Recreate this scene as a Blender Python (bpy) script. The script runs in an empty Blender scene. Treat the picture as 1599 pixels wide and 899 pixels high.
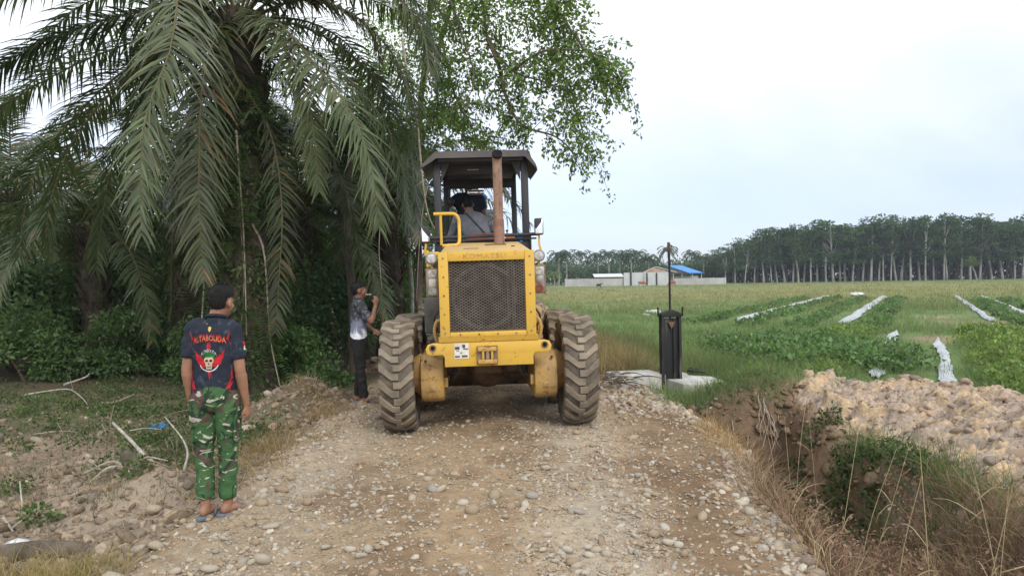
import bpy, bmesh, math, random
import numpy as np
from mathutils import Vector, Matrix, Euler
from mathutils.bvhtree import BVHTree

R = math.radians
random.seed(7)
scene = bpy.context.scene
COL = scene.collection

# ---------------------------------------------------------------- camera
CAM_Z, PITCH, ROLL, FPX = 1.68, 0.69, -0.9, 1200.0
cam_data = bpy.data.cameras.new('camera')
cam_data.sensor_width = 36.0
cam_data.lens = 36.0 * FPX / 1599.0
cam_data.clip_start, cam_data.clip_end = 0.05, 6000.0
cam = bpy.data.objects.new('camera', cam_data)
COL.objects.link(cam)
CAM_M = Matrix.Translation((0, 0, CAM_Z)) @ Matrix.Rotation(R(90 - PITCH), 4, 'X') @ Matrix.Rotation(R(ROLL), 4, 'Z')
cam.matrix_world = CAM_M
scene.camera = cam

# ---------------------------------------------------------------- sky
SUN_EL, SUN_AZ = 39.0, 158.0          # azimuth from +Y towards +X
world = bpy.data.worlds.new('World')
scene.world = world
world.use_nodes = True
wn, wl = world.node_tree.nodes, world.node_tree.links
wn.clear()
w_out = wn.new('ShaderNodeOutputWorld')
w_bg = wn.new('ShaderNodeBackground')
w_bg.inputs['Strength'].default_value = 0.12
w_sky = wn.new('ShaderNodeTexSky')
w_sky.sky_type = 'NISHITA'
w_sky.sun_disc = False
w_sky.sun_elevation = R(SUN_EL)
w_sky.sun_rotation = R(SUN_AZ)
w_sky.air_density, w_sky.dust_density, w_sky.ozone_density = 1.0, 0.4, 1.5
w_tc = wn.new('ShaderNodeTexCoord')
w_sep = wn.new('ShaderNodeSeparateXYZ')
wl.new(w_tc.outputs['Generated'], w_sep.inputs[0])
def w_math(op, a, b=None, clamp=False):
    n = wn.new('ShaderNodeMath'); n.operation = op; n.use_clamp = clamp
    for i, v in enumerate((a, b)):
        if v is None: continue
        if isinstance(v, (int, float)): n.inputs[i].default_value = v
        else: wl.new(v, n.inputs[i])
    return n.outputs[0]
zc = w_math('MAXIMUM', w_sep.outputs['Z'], 0.0)
den = w_math('ADD', zc, 0.35)
w_comb = wn.new('ShaderNodeCombineXYZ')
wl.new(w_math('DIVIDE', w_sep.outputs['X'], den), w_comb.inputs['X'])
wl.new(w_math('DIVIDE', w_sep.outputs['Y'], den), w_comb.inputs['Y'])
w_n = wn.new('ShaderNodeTexNoise')
w_n.inputs['Scale'].default_value = 0.62
w_n.inputs['Detail'].default_value = 5.0
w_n.inputs['Roughness'].default_value = 0.5
w_n.inputs['Distortion'].default_value = 0.5
w_map = wn.new('ShaderNodeMapping')
w_map.inputs['Scale'].default_value = (0.75, 1.35, 1.0)
w_map.inputs['Location'].default_value = (0.3, 0.4, 0.0)
wl.new(w_comb.outputs[0], w_map.inputs['Vector'])
wl.new(w_map.outputs[0], w_n.inputs['Vector'])
w_ramp = wn.new('ShaderNodeValToRGB')
w_ramp.color_ramp.elements[0].position = 0.34
w_ramp.color_ramp.elements[0].color = (0.62, 0.62, 0.62, 1)
w_ramp.color_ramp.elements[1].position = 0.56
w_ramp.color_ramp.elements[1].color = (1, 1, 1, 1)
wl.new(w_n.outputs['Fac'], w_ramp.inputs['Fac'])
# thin cloud sheet: thinner towards the horizon, where the blue veil shows
thin = w_math('MULTIPLY', zc, 3.0, True)
cover = w_math('MULTIPLY', w_ramp.outputs['Color'], w_math('ADD', w_math('MULTIPLY', thin, 0.62), 0.36), True)
w_mix = wn.new('ShaderNodeMixRGB')
wl.new(cover, w_mix.inputs['Fac'])
w_mix.inputs['Color2'].default_value = (9.9, 10.3, 10.6, 1)
w_hs = wn.new('ShaderNodeMixRGB'); w_hs.blend_type = 'MULTIPLY'; w_hs.inputs['Fac'].default_value = 1.0
wl.new(w_sky.outputs[0], w_hs.inputs['Color1'])
w_hs.inputs['Color2'].default_value = (0.57, 0.64, 0.92, 1)
wl.new(w_hs.outputs[0], w_mix.inputs['Color1'])
wl.new(w_mix.outputs[0], w_bg.inputs['Color'])
wl.new(w_bg.outputs[0], w_out.inputs['Surface'])

# ---------------------------------------------------------------- sun behind thin cloud
sun_d = bpy.data.lights.new('sun', 'SUN')
sun_d.energy = 1.5
sun_d.angle = R(20)
sun_d.color = (1.0, 0.95, 0.86)
sun = bpy.data.objects.new('sun', sun_d)
COL.objects.link(sun)
_sd = Vector((math.cos(R(SUN_EL)) * math.sin(R(SUN_AZ)), math.cos(R(SUN_EL)) * math.cos(R(SUN_AZ)), math.sin(R(SUN_EL))))
sun.rotation_euler = (-_sd).to_track_quat('-Z', 'Y').to_euler()

vs = scene.view_settings
vs.view_transform = 'Standard'
vs.look = 'None'
vs.exposure = 0.28
vs.gamma = 1.0
vs.use_curve_mapping = False
scene.cycles.max_bounces = 6
scene.cycles.transparent_max_bounces = 8
scene.cycles.use_denoising = True
# ================================================================ helpers
def P(px, py, Y):
    """point at world depth Y that the photograph shows at pixel (px, py)"""
    d = CAM_M.to_3x3() @ Vector(((px - 799.5) / FPX, -(py - 449.5) / FPX, -1.0))
    t = Y / d.y
    return Vector((0, 0, CAM_Z)) + d * t

def tag(o, label=None, cat=None, group=None, kind=None):
    if label: o['label'] = label
    if cat: o['category'] = cat
    if group: o['group'] = group
    if kind: o['kind'] = kind
    return o

def empty(name, loc=(0, 0, 0), rot=(0, 0, 0), scale=1.0):
    o = bpy.data.objects.new(name, None)
    o.location = loc; o.rotation_euler = rot; o.scale = (scale,) * 3
    o.empty_display_size = 0.2
    COL.objects.link(o)
    return o

def link(name, me, parent=None, mats=None, loc=None, rot=None, scale=None):
    o = bpy.data.objects.new(name, me)
    if mats is not None and len(me.materials) == 0:
        for m in (mats if isinstance(mats, (list, tuple)) else [mats]): me.materials.append(m)
    if parent is not None: o.parent = parent
    if loc is not None: o.location = loc
    if rot is not None: o.rotation_euler = rot
    if scale is not None: o.scale = scale if hasattr(scale, '__len__') else (scale,) * 3
    COL.objects.link(o)
    return o

def copy_tree(o, parent=None):
    c = o.copy()
    COL.objects.link(c)
    if parent is not None: c.parent = parent
    for ch in list(o.children): copy_tree(ch, c)
    return c

def mesh_np(name, V, F, col=None, smooth=False):
    """fast mesh from arrays; F is (n,k)"""
    V = np.ascontiguousarray(V, np.float32); F = np.ascontiguousarray(F, np.int32)
    me = bpy.data.meshes.new(name)
    n, k = F.shape
    me.vertices.add(len(V)); me.vertices.foreach_set('co', V.ravel())
    me.loops.add(n * k); me.loops.foreach_set('vertex_index', F.ravel())
    me.polygons.add(n); me.polygons.foreach_set('loop_start', np.arange(0, n * k, k, dtype=np.int32))
    if smooth: me.polygons.foreach_set('use_smooth', np.ones(n, dtype=bool))
    me.update(calc_edges=True)
    if col is not None:
        a = me.color_attributes.new('Col', 'FLOAT_COLOR', 'POINT')
        c = np.ones((len(V), 4), np.float32); c[:, :3] = col
        a.data.foreach_set('color', c.ravel())
    return me

class MB:
    """collects shapes into one mesh"""
    def __init__(s): s.v = []; s.f = []; s.m = []; s.mat = 0
    def add(s, V, F):
        b = len(s.v)
        s.v.extend([tuple(p) for p in V])
        for f in F:
            s.f.append(tuple(i + b for i in f)); s.m.append(s.mat)
        return s
    def bm(s, bm):
        bm.verts.ensure_lookup_table(); bm.verts.index_update()
        s.add([v.co[:] for v in bm.verts], [[v.index for v in f.verts] for f in bm.faces]); bm.free()
        return s
    def box(s, c, d, bev=0.0, rot=None, seg=2, taper=None):
        b = bmesh.new(); bmesh.ops.create_cube(b, size=1.0)
        for v in b.verts:
            v.co = Vector((v.co.x * d[0], v.co.y * d[1], v.co.z * d[2]))
            if taper and v.co.z > 0: v.co.x *= taper[0]; v.co.y *= taper[1]
        if bev: bmesh.ops.bevel(b, geom=b.edges[:], offset=bev, segments=seg, affect='EDGES', profile=0.5)
        if rot is not None: bmesh.ops.rotate(b, verts=b.verts[:], cent=(0, 0, 0), matrix=Euler(rot).to_matrix())
        bmesh.ops.translate(b, verts=b.verts[:], vec=Vector(c))
        return s.bm(b)
    def prism(s, poly, a, b, axis='y', bev=0.0):
        """polygon of 2-D points extruded from a to b along axis (x: (y,z), y: (x,z), z: (x,y))"""
        def pt(p, t): return {'x': (t, p[0], p[1]), 'y': (p[0], t, p[1]), 'z': (p[0], p[1], t)}[axis]
        B = bmesh.new()
        v0 = [B.verts.new(pt(p, a)) for p in poly]; v1 = [B.verts.new(pt(p, b)) for p in poly]
        n = len(poly)
        B.faces.new(v0); B.faces.new(v1[::-1])
        for i in range(n): B.faces.new((v0[i], v0[(i + 1) % n], v1[(i + 1) % n], v1[i]))
        bmesh.ops.recalc_face_normals(B, faces=B.faces[:])
        if bev: bmesh.ops.bevel(B, geom=B.edges[:], offset=bev, segments=2, affect='EDGES', profile=0.5)
        return s.bm(B)
    def tube(s, pts, r, n=8, caps=True):
        pts = [Vector(p) for p in pts]
        rs = r if hasattr(r, '__len__') else [r] * len(pts)
        up = None; V = []; F = []
        for i, p in enumerate(pts):
            t = (pts[min(i + 1, len(pts) - 1)] - pts[max(i - 1, 0)])
            t = t.normalized() if t.length > 1e-9 else Vector((0, 0, 1))
            if up is None:
                up = t.orthogonal().normalized()
            up = (up - t * up.dot(t))
            up = up.normalized() if up.length > 1e-6 else t.orthogonal().normalized()
            sd = t.cross(up)
            for k in range(n):
                a = 2 * math.pi * k / n
                V.append(p + (up * math.cos(a) + sd * math.sin(a)) * rs[i])
        for i in range(len(pts) - 1):
            for k in range(n):
                F.append((i * n + k, i * n + (k + 1) % n, (i + 1) * n + (k + 1) % n, (i + 1) * n + k))
        if caps: F.append(tuple(range(n))[::-1]); F.append(tuple((len(pts) - 1) * n + k for k in range(n)))
        return s.add(V, F)
    def lathe(s, prof, c=(0, 0, 0), axis='z', n=24, close=False):
        """profile of (radius, height)"""
        V = []; F = []; m = len(prof)
        for k in range(n):
            a = 2 * math.pi * k / n; ca, sa = math.cos(a), math.sin(a)
            for r, h in prof:
                p = {'z': (r * ca, r * sa, h), 'x': (h, r * ca, r * sa), 'y': (r * sa, h, r * ca)}[axis]
                V.append((p[0] + c[0], p[1] + c[1], p[2] + c[2]))
        for k in range(n):
            q = (k + 1) % n
            for i in range(m - 1 + (1 if close else 0)):
                j = (i + 1) % m
                F.append((k * m + i, q * m + i, q * m + j, k * m + j))
        if not close:
            F.append(tuple(k * m for k in range(n))[::-1]); F.append(tuple(k * m + m - 1 for k in range(n)))
        return s.add(V, F)
    def loft(s, rings):
        """rings: list of equal-length point lists, closed with caps"""
        n = len(rings[0]); V = [p for r in rings for p in r]; F = []
        for i in range(len(rings) - 1):
            for k in range(n):
                F.append((i * n + k, i * n + (k + 1) % n, (i + 1) * n + (k + 1) % n, (i + 1) * n + k))
        F.append(tuple(range(n))[::-1]); F.append(tuple((len(rings) - 1) * n + k for k in range(n)))
        return s.add(V, F)
    def ball(s, c, r, n=10, m=7, rot=None):
        r = r if hasattr(r, '__len__') else (r, r, r)
        B = bmesh.new(); bmesh.ops.create_uvsphere(B, u_segments=n, v_segments=m, radius=1.0)
        for v in B.verts: v.co = Vector((v.co.x * r[0], v.co.y * r[1], v.co.z * r[2]))
        if rot is not None: bmesh.ops.rotate(B, verts=B.verts[:], cent=(0, 0, 0), matrix=Euler(rot).to_matrix())
        bmesh.ops.translate(B, verts=B.verts[:], vec=Vector(c))
        return s.bm(B)
    def mesh(s, name, smooth=None):
        me = bpy.data.meshes.new(name)
        me.from_pydata(s.v, [], s.f)
        me.polygons.foreach_set('material_index', s.m)
        B = bmesh.new(); B.from_mesh(me)
        bmesh.ops.recalc_face_normals(B, faces=B.faces[:])
        if smooth is not None:
            for f in B.faces: f.smooth = True
            for e in B.edges:
                if len(e.link_faces) == 2 and e.calc_face_angle(0) > smooth: e.smooth = False
        B.to_mesh(me); B.free()
        return me
    def build(s, name, mats, parent=None, smooth=R(38), **kw):
        return link(name, s.mesh(name, smooth), parent, mats, **kw)

def crom(pts, n):
    """Catmull-Rom through points, n samples"""
    p = np.array([tuple(q) for q in pts], float)
    p = np.vstack([2 * p[0] - p[1], p, 2 * p[-1] - p[-2]])
    m = len(p) - 3
    t = np.linspace(0, m - 1e-6, n); i = t.astype(int); u = (t - i)[:, None]
    a, b, c, d = p[i], p[i + 1], p[i + 2], p[i + 3]
    return 0.5 * ((2 * b) + (-a + c) * u + (2 * a - 5 * b + 4 * c - d) * u ** 2 + (-a + 3 * b - 3 * c + d) * u ** 3)

# ---- lattice noise
def _hash(ix, iy, seed):
    h = (ix.astype(np.int64) * 374761393 + iy.astype(np.int64) * 668265263 + seed * 1442695041) & 0x7fffffff
    h = ((h ^ (h >> 13)) * 1274126177) & 0x7fffffff
    return ((h ^ (h >> 16)) & 0xffff) / 65535.0
def vnoise(x, y, seed=0):
    x = np.asarray(x, float); y = np.asarray(y, float)
    ix, iy = np.floor(x), np.floor(y); fx, fy = x - ix, y - iy
    fx = fx * fx * (3 - 2 * fx); fy = fy * fy * (3 - 2 * fy)
    a, b = _hash(ix, iy, seed), _hash(ix + 1, iy, seed)
    c, d = _hash(ix, iy + 1, seed), _hash(ix + 1, iy + 1, seed)
    return (a * (1 - fx) + b * fx) * (1 - fy) + (c * (1 - fx) + d * fx) * fy
def fbm(x, y, seed=0, oct=4, gain=0.5):
    v = 0; a = 1; t = 0
    for o in range(oct):
        v = v + a * vnoise(x * 2 ** o + 17.3 * o, y * 2 ** o - 9.1 * o, seed + o); t += a; a *= gain
    return v / t
def sstep(a, b, x):
    t = np.clip((np.asarray(x, float) - a) / (b - a), 0, 1)
    return t * t * (3 - 2 * t)

# ---- materials
def new_mat(name):
    m = bpy.data.materials.new(name); m.use_nodes = True
    nt = m.node_tree; nt.nodes.clear()
    o = nt.nodes.new('ShaderNodeOutputMaterial')
    b = nt.nodes.new('ShaderNodeBsdfPrincipled')
    nt.links.new(b.outputs[0], o.inputs['Surface'])
    return m, nt, b
def nd(nt, t, **kw):
    n = nt.nodes.new('ShaderNode' + t)
    for k, v in kw.items():
        if k in n.inputs.keys(): n.inputs[k].default_value = v
        else: setattr(n, k, v)
    return n
def noise(nt, scale, detail=4.0, rough=0.55, dist=0.0, coord='Object', vec=None, squash=None):
    n = nd(nt, 'TexNoise', Scale=scale, Detail=detail, Roughness=rough, Distortion=dist)
    if vec is None:
        vec = nd(nt, 'TexCoord').outputs[coord]
    if squash:
        mp = nd(nt, 'Mapping'); mp.inputs['Scale'].default_value = squash
        nt.links.new(vec, mp.inputs['Vector']); vec = mp.outputs[0]
    nt.links.new(vec, n.inputs['Vector'])
    return n
def ramp(nt, fac, stops, interp='LINEAR'):
    r = nd(nt, 'ValToRGB'); cr = r.color_ramp; cr.interpolation = interp
    while len(cr.elements) < len(stops): cr.elements.new(0.5)
    for e, (p, c) in zip(cr.elements, stops):
        e.position = p; e.color = (*c, 1) if hasattr(c, '__len__') else (c, c, c, 1)
    nt.links.new(fac, r.inputs['Fac'])
    return r.outputs['Color']
def mix(nt, fac, a, b, mode='MIX'):
    n = nd(nt, 'MixRGB', blend_type=mode)
    for k, v in (('Fac', fac), ('Color1', a), ('Color2', b)):
        if isinstance(v, (int, float)): n.inputs[k].default_value = v if k == 'Fac' else (v, v, v, 1)
        elif isinstance(v, tuple): n.inputs[k].default_value = (*v, 1)
        else: nt.links.new(v, n.inputs[k])
    return n.outputs[0]
def bump(nt, b, h, strength=0.3, dist=0.02):
    n = nd(nt, 'Bump', Strength=strength, Distance=dist)
    nt.links.new(h, n.inputs['Height']); nt.links.new(n.outputs[0], b.inputs['Normal'])
def attr(nt, name='Col'):
    return nd(nt, 'Attribute', attribute_name=name).outputs['Color']

def m_plain(name, c1, c2=None, scale=6.0, rough=0.7, metal=0.0, bs=0.15, bscale=None, coord='Object', spec=0.3, squash=None, detail=5.0, lo=0.35, hi=0.65):
    """two-tone noisy surface"""
    m, nt, b = new_mat(name)
    c2 = c2 or tuple(x * 0.75 for x in c1)
    n = noise(nt, scale, detail, 0.6, 0.2, coord, squash=squash)
    nt.links.new(ramp(nt, n.outputs['Fac'], [(lo, c2), (hi, c1)]), b.inputs['Base Color'])
    b.inputs['Roughness'].default_value = rough; b.inputs['Metallic'].default_value = metal
    b.inputs['Specular IOR Level'].default_value = spec
    if bs:
        n2 = noise(nt, bscale or scale * 4, 4, 0.6, 0, coord, squash=squash)
        bump(nt, b, n2.outputs['Fac'], bs, 0.01)
    return m

def m_attr(name, rough=0.8, var=0.25, scale=20.0, bs=0.2, spec=0.2, trans=0.0, tint=(1, 1, 1)):
    """colour from the mesh's own Col attribute, with grain; trans > 0 gives leaves their translucency"""
    m, nt, b = new_mat(name)
    n = noise(nt, scale, 4, 0.6)
    g = ramp(nt, n.outputs['Fac'], [(0.3, 1 - var), (0.7, 1 + var * 0.4)])
    c = mix(nt, 1.0, attr(nt), g, 'MULTIPLY')
    nt.links.new(c, b.inputs['Base Color'])
    b.inputs['Roughness'].default_value = rough; b.inputs['Specular IOR Level'].default_value = spec
    if bs: bump(nt, b, n.outputs['Fac'], bs, 0.01)
    if trans:
        t = nd(nt, 'BsdfTranslucent')
        nt.links.new(mix(nt, 1.0, c, (1.0, 1.15, 0.55), 'MULTIPLY'), t.inputs['Color'])
        mx = nd(nt, 'MixShader'); mx.inputs[0].default_value = trans
        nt.links.new(b.outputs[0], mx.inputs[1]); nt.links.new(t.outputs[0], mx.inputs[2])
        nt.links.new(mx.outputs[0], [x for x in nt.nodes if x.type == 'OUTPUT_MATERIAL'][0].inputs['Surface'])
    return m

MAT = {}
ORD = ['first', 'second', 'third', 'fourth', 'fifth', 'sixth', 'seventh', 'eighth', 'ninth', 'tenth', 'eleventh', 'twelfth', 'thirteenth', 'fourteenth', 'fifteenth', 'sixteenth', 'seventeenth', 'eighteenth', 'nineteenth', 'twentieth']
MAT['leaf'] = m_attr('leaf', 0.55, 0.25, 3.0, 0, 0.25, 0.42)
MAT['palm_leaf'] = m_attr('palm_leaf', 0.40, 0.3, 2.0, 0, 0.45, 0.32)
MAT['blade'] = m_attr('blade', 0.65, 0.2, 3.0, 0, 0.2, 0.35)
MAT['dry'] = m_attr('dry', 0.85, 0.25, 8.0, 0, 0.1, 0.2)
MAT['stone'] = m_attr('stone', 0.78, 0.28, 45.0, 0.35, 0.25)
MAT['clod'] = m_attr('clod', 0.95, 0.4, 30.0, 0.8, 0.1)
MAT['bark'] = m_plain('bark', (0.16, 0.13, 0.10), (0.07, 0.055, 0.04), 9, 0.9, bs=0.7, squash=(1, 1, 0.3))
MAT['pale_bark'] = m_plain('pale_bark', (0.46, 0.44, 0.40), (0.26, 0.24, 0.21), 5, 0.85, bs=0.4, squash=(1, 1, 0.4))
MAT['twig'] = m_plain('twig', (0.44, 0.38, 0.31), (0.24, 0.19, 0.14), 12, 0.9, bs=0.5)
MAT['white_twig'] = m_plain('white_twig', (0.52, 0.48, 0.42), (0.28, 0.24, 0.20), 14, 0.85, bs=0.5)

# ---- foliage builders
def rand_dirs(n, rng):
    v = rng.normal(size=(n, 3)); return v / np.linalg.norm(v, axis=1)[:, None]
def perp(d, rng):
    a = rng.normal(size=d.shape); a -= d * (a * d).sum(1)[:, None]
    return a / np.maximum(np.linalg.norm(a, axis=1), 1e-6)[:, None]
def leaves_np(C, D, L, W, rng, flat=0.0, fold=0.25):
    """one folded leaf per row: base C, direction D, length L, width W -> verts, quads"""
    n = len(C)
    S = perp(D, rng)
    if flat:
        up = np.tile(np.array([[0, 0, 1.0]]), (n, 1)); S2 = np.cross(D, up)
        S = S * (1 - flat) + flat * S2 / np.maximum(np.linalg.norm(S2, axis=1), 1e-4)[:, None]
        S /= np.linalg.norm(S, axis=1)[:, None]
    N = np.cross(D, S)
    L = np.broadcast_to(L, n)[:, None]; W = np.broadcast_to(W, n)[:, None]
    V = np.empty((n, 4, 3))
    V[:, 0] = C; V[:, 2] = C + D * L - N * L * 0.12
    V[:, 1] = C + D * L * 0.45 + S * W * 0.5 + N * W * fold
    V[:, 3] = C + D * L * 0.45 - S * W * 0.5 + N * W * fold
    F = np.arange(n * 4).reshape(n, 4)
    return V.reshape(-1, 3), F
def ribbons_np(B, D, L, W, droop, rng, seg=3, side=None):
    """grass blades / leaflets: base B, start direction D, length, width, droop -> verts, quads"""
    n = len(B); L = np.broadcast_to(L, n)[:, None]; W = np.broadcast_to(W, n)[:, None]
    droop = np.broadcast_to(droop, n)[:, None]
    S = perp(D, rng) if side is None else side
    V = np.empty((n, seg + 1, 2, 3))
    p = B.copy(); d = D.copy()
    for i in range(seg + 1):
        t = i / seg
        w = W * (1.0 - 0.92 * t ** 1.6) * (0.55 + 0.45 * min(1, t * 4))
        V[:, i, 0] = p - S * w * 0.5; V[:, i, 1] = p + S * w * 0.5
        p = p + d * L / seg
        d = d + np.array([[0, 0, -1.0]]) * droop / seg
        d = d / np.linalg.norm(d, axis=1)[:, None]
    k = (seg + 1) * 2
    base = (np.arange(n) * k)[:, None, None]
    q = np.array([[2 * i, 2 * i + 1, 2 * i + 3, 2 * i + 2] for i in range(seg)])[None]
    return V.reshape(-1, 3), (base + q).reshape(-1, 4)
def cat_np(parts):
    """join (V, F, C) triples; C per-vertex colours"""
    Vs, Fs, Cs = [], [], []; b = 0
    for V, F, C in parts:
        Vs.append(V); Fs.append(F + b); b += len(V)
        Cs.append(np.broadcast_to(C, (len(V), 3)))
    return np.vstack(Vs), np.vstack(Fs), np.vstack(Cs)
def tint(n, per, base, rng, v=0.25, h=0.12):
    """n colours about base, each repeated per times"""
    c = np.array(base)[None] * (1 + rng.uniform(-v, v, (n, 1))) * (1 + rng.uniform(-h, h, (n, 3)))
    return np.repeat(np.clip(c, 0, 1), per, axis=0)
# ================================================================ terrain
CREST = np.array([(4.75, 9.9, .14), (5.3, 9.5, .20), (5.5, 8.2, .23), (5.3, 6.6, .24), (4.9, 5.0, .22), (4.6, 3.0, .2), (4.6, 0.0, .2)])
def rl(y): return -2.32 + 0.22 * (vnoise(np.asarray(y) * 0.9, np.asarray(y) * 0 + 3.1, 5) - 0.5)
def rr(y): return 1.66 + 0.22 * (vnoise(np.asarray(y) * 0.8, np.asarray(y) * 0 + 7.7, 6) - 0.5) + 0.46 * sstep(3.8, 8.0, y)
def heap(x, y):
    """distance-based height and mask of the dug-out spoil along the ditch"""
    best = np.full(np.shape(x), 1e9); hh = np.zeros(np.shape(x)); sd = np.zeros(np.shape(x))
    for a, b in zip(CREST[:-1], CREST[1:]):
        d = b[:2] - a[:2]; t = np.clip(((x - a[0]) * d[0] + (y - a[1]) * d[1]) / (d @ d), 0, 1)
        dx, dy = x - a[0] - t * d[0], y - a[1] - t * d[1]
        q = np.hypot(dx, dy); m = q < best
        best = np.where(m, q, best); hh = np.where(m, a[2] + t * (b[2] - a[2]), hh); sd = np.where(m, dx, sd)
    w = np.where(sd < 0, 1.5, 1.25)
    k = np.exp(-(best / w) ** 2.0)
    return (hh + 0.3) * k, k
def road_mask(x, y):
    n = 0.12 * (fbm(x * 2.5, y * 2.5, 21, 3) - 0.5)
    return sstep(-0.25, 0.15, x - rl(y) + n) * sstep(-0.2, 0.15, rr(y) - x + n)
def H(x, y):
    x = np.asarray(x, float); y = np.asarray(y, float)
    rm = sstep(-1.0, 0.05, x - rl(y)) * sstep(-0.6, 0.0, rr(y) - x)
    # road: gentle crown, wheel tracks, lumps
    zr = -0.012 * x * x + 0.022 * (fbm(x * 1.6, y * 1.1, 1, 4) - 0.5) * 2 - 0.035 * np.exp(-((x + 1.25) / .24) ** 2) - 0.03 * np.exp(-((x - 1.15) / .24) ** 2)
    zr = zr + 0.05 * np.exp(-((x - 1.75) / .28) ** 2) * sstep(8, 4, y) * 0 + 0.06 * np.exp(-((x + 2.05) / .3) ** 2) * vnoise(x * 3, y * 3, 9)
    # left: a step down to rough turned soil
    zl = -0.26 + 0.16 * (fbm(x * 1.1, y * 1.1, 2, 5) - 0.5) + 0.07 * (fbm(x * 5, y * 5, 3, 3) - 0.5) * sstep(16, 10, y)
    zl = zl + 0.56 * np.exp(-((x + 2.85) / .75) ** 2 - ((y - 11.1) / .95) ** 2) * (0.8 + 0.5 * fbm(x * 4, y * 4, 4, 4))
    zl = zl + 0.22 * np.exp(-((x + 3.2) / .45) ** 2 - ((y - 7.0) / .5) ** 2) + 0.20 * np.exp(-((x + 3.35) / .3) ** 2 - ((y - 4.75) / .35) ** 2)
    # right: field level, ditch, spoil heap
    zf = -0.33 + 0.10 * (fbm(x * 0.5, y * 0.5, 11, 3) - 0.5) * sstep(200, 20, y)
    hp, hk = heap(x, y)
    jg = 0.3 * (fbm(x * 3.5, y * 3.5, 8, 4) - .5)
    ditch = sstep(rr(y) + 0.04, rr(y) + 0.38, x + jg * .4) * sstep(3.72, 3.30, x + jg) * sstep(10.2, 9.85, y + jg)
    zf = zf + hp * (0.85 + 0.35 * fbm(x * 1.3, y * 1.3, 12, 3))
    clod = np.abs(fbm(x * 3.4, y * 3.4, 13, 4) - 0.5) * 2
    zf = zf + hk * (0.14 * (1 - clod) - 0.10)
    zf = zf + .16 * (fbm(x * 6, y * 6, 19, 4) - .5) * sstep(2.2, 2.5, x) * sstep(4.0, 3.7, x) * sstep(10.4, 10.1, y)
    zf = zf - ditch * (0.42 + 0.46 * sstep(5.2, 7.6, y) + 0.14 * (fbm(x * 2.2, y * 2.2, 15, 4) - 0.5))
    zf = zf + .46 * np.exp(-((x - 3.25) / .95) ** 2 - ((y - 10.6) / .52) ** 2) * (.8 + .4 * fbm(x * 2, y * 2, 18, 3)) * sstep(9.85, 10.25, y)
    side = np.where(x < 0, zl, zf)
    return side * (1 - rm) + zr * rm

def graded(lo, hi, step, far_lo, far_hi, g=1.13):
    c = list(np.arange(lo, hi + 1e-6, step))
    s = step
    while c[-1] < far_hi: s *= g; c.append(c[-1] + s)
    s = step; a = [lo]
    while a[-1] > far_lo: s *= g; a.append(a[-1] - s)
    return np.array(a[:0:-1] + c)
gx = graded(-5.0, 4.6, 0.06, -700, 700, 1.12)
gy = graded(2.6, 12.6, 0.06, -30, 1200, 1.10)
GX, GY = np.meshgrid(gx, gy)
GZ = H(GX, GY)
nx, ny = len(gx), len(gy)
V = np.stack([GX, GY, GZ], -1).reshape(-1, 3)
ii = np.arange((ny - 1) * (nx - 1)); r_, c_ = ii // (nx - 1), ii % (nx - 1)
Fq = np.stack([r_ * nx + c_, r_ * nx + c_ + 1, (r_ + 1) * nx + c_ + 1, (r_ + 1) * nx + c_], -1)
# soil zones: what the ground itself is made of
hp, hk = heap(GX, GY)
def zone_cols(x, y):
    soil = np.array([0.27, 0.205, 0.15]); clay = np.array([0.50, 0.36, 0.225]); grey = np.array([0.42, 0.33, 0.25])
    green = np.array([0.135, 0.195, 0.07]); straw = np.array([0.27, 0.235, 0.095]); humus = np.array([0.12, 0.095, 0.065])
    n1 = fbm(x * 0.8, y * 0.8, 31, 4)[..., None]; n2 = fbm(x * 2.6, y * 2.6, 32, 4)[..., None]
    n3 = fbm(x * 0.06, y * 0.06, 33, 3)[..., None]
    _, k = heap(x, y); k = k[..., None]
    left = soil * (0.75 + 0.6 * n2); left = left + (np.array([0.34, 0.27, 0.20]) - left) * sstep(0.4, 0.65, n1)
    lg = sstep(8.5, 10.5, y + 5 * (n1[..., 0] - .5))[..., None] * 0.6
    left = left * (1 - lg) + np.array([0.10, 0.105, 0.045]) * lg
    hm = sstep(12.5, 15.5, y)[..., None]
    left = left * (1 - hm) + humus * hm
    field = green * (0.75 + 0.6 * n1)
    yb = (sstep(48, 75, y) * sstep(175, 110, y))[..., None]
    field = field * (1 - 0.75 * yb) + straw * 0.75 * yb
    fb = sstep(120, 180, y)[..., None]
    field = field * (1 - 0.6 * fb) + np.array([0.20, 0.20, 0.085]) * 0.6 * fb
    patch = (sstep(0.6, 0.72, fbm(x * 0.22, y * 0.22, 35, 3)) * sstep(60, 40, y))[..., None]
    field = field * (1 - patch) + np.array([0.33, 0.25, 0.16]) * patch
    hcol = clay + (grey - clay) * sstep(0.42, 0.62, n2 * 0.6 + n1 * 0.4)
    near = sstep(11.5, 10.0, y)[..., None]
    field = field * (1 - near) + soil * (0.7 + 0.5 * n2) * near
    dt = (sstep(2.2, 2.4, x) * sstep(3.9, 3.6, x) * sstep(7.0, 8.0, y) * sstep(10.5, 10.2, y))[..., None]
    field = field * (1 - dt) + np.array([0.235, 0.16, 0.105]) * (0.45 + 1.1 * n2) * dt
    field = field + (hcol - field) * sstep(0.25, 0.5, k) * sstep(3.6, 3.95, x)[..., None]
    road = np.array([0.36, 0.27, 0.18]) * (0.8 + 0.4 * n2)
    rm = road_mask(x, y)[..., None]
    s = np.where((x < 0)[..., None], left, field)
    return s * (1 - rm) + road * rm
C = zone_cols(GX, GY).reshape(-1, 3)
m, nt, b = new_mat('ground')
tc = nd(nt, 'TexCoord')
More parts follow.
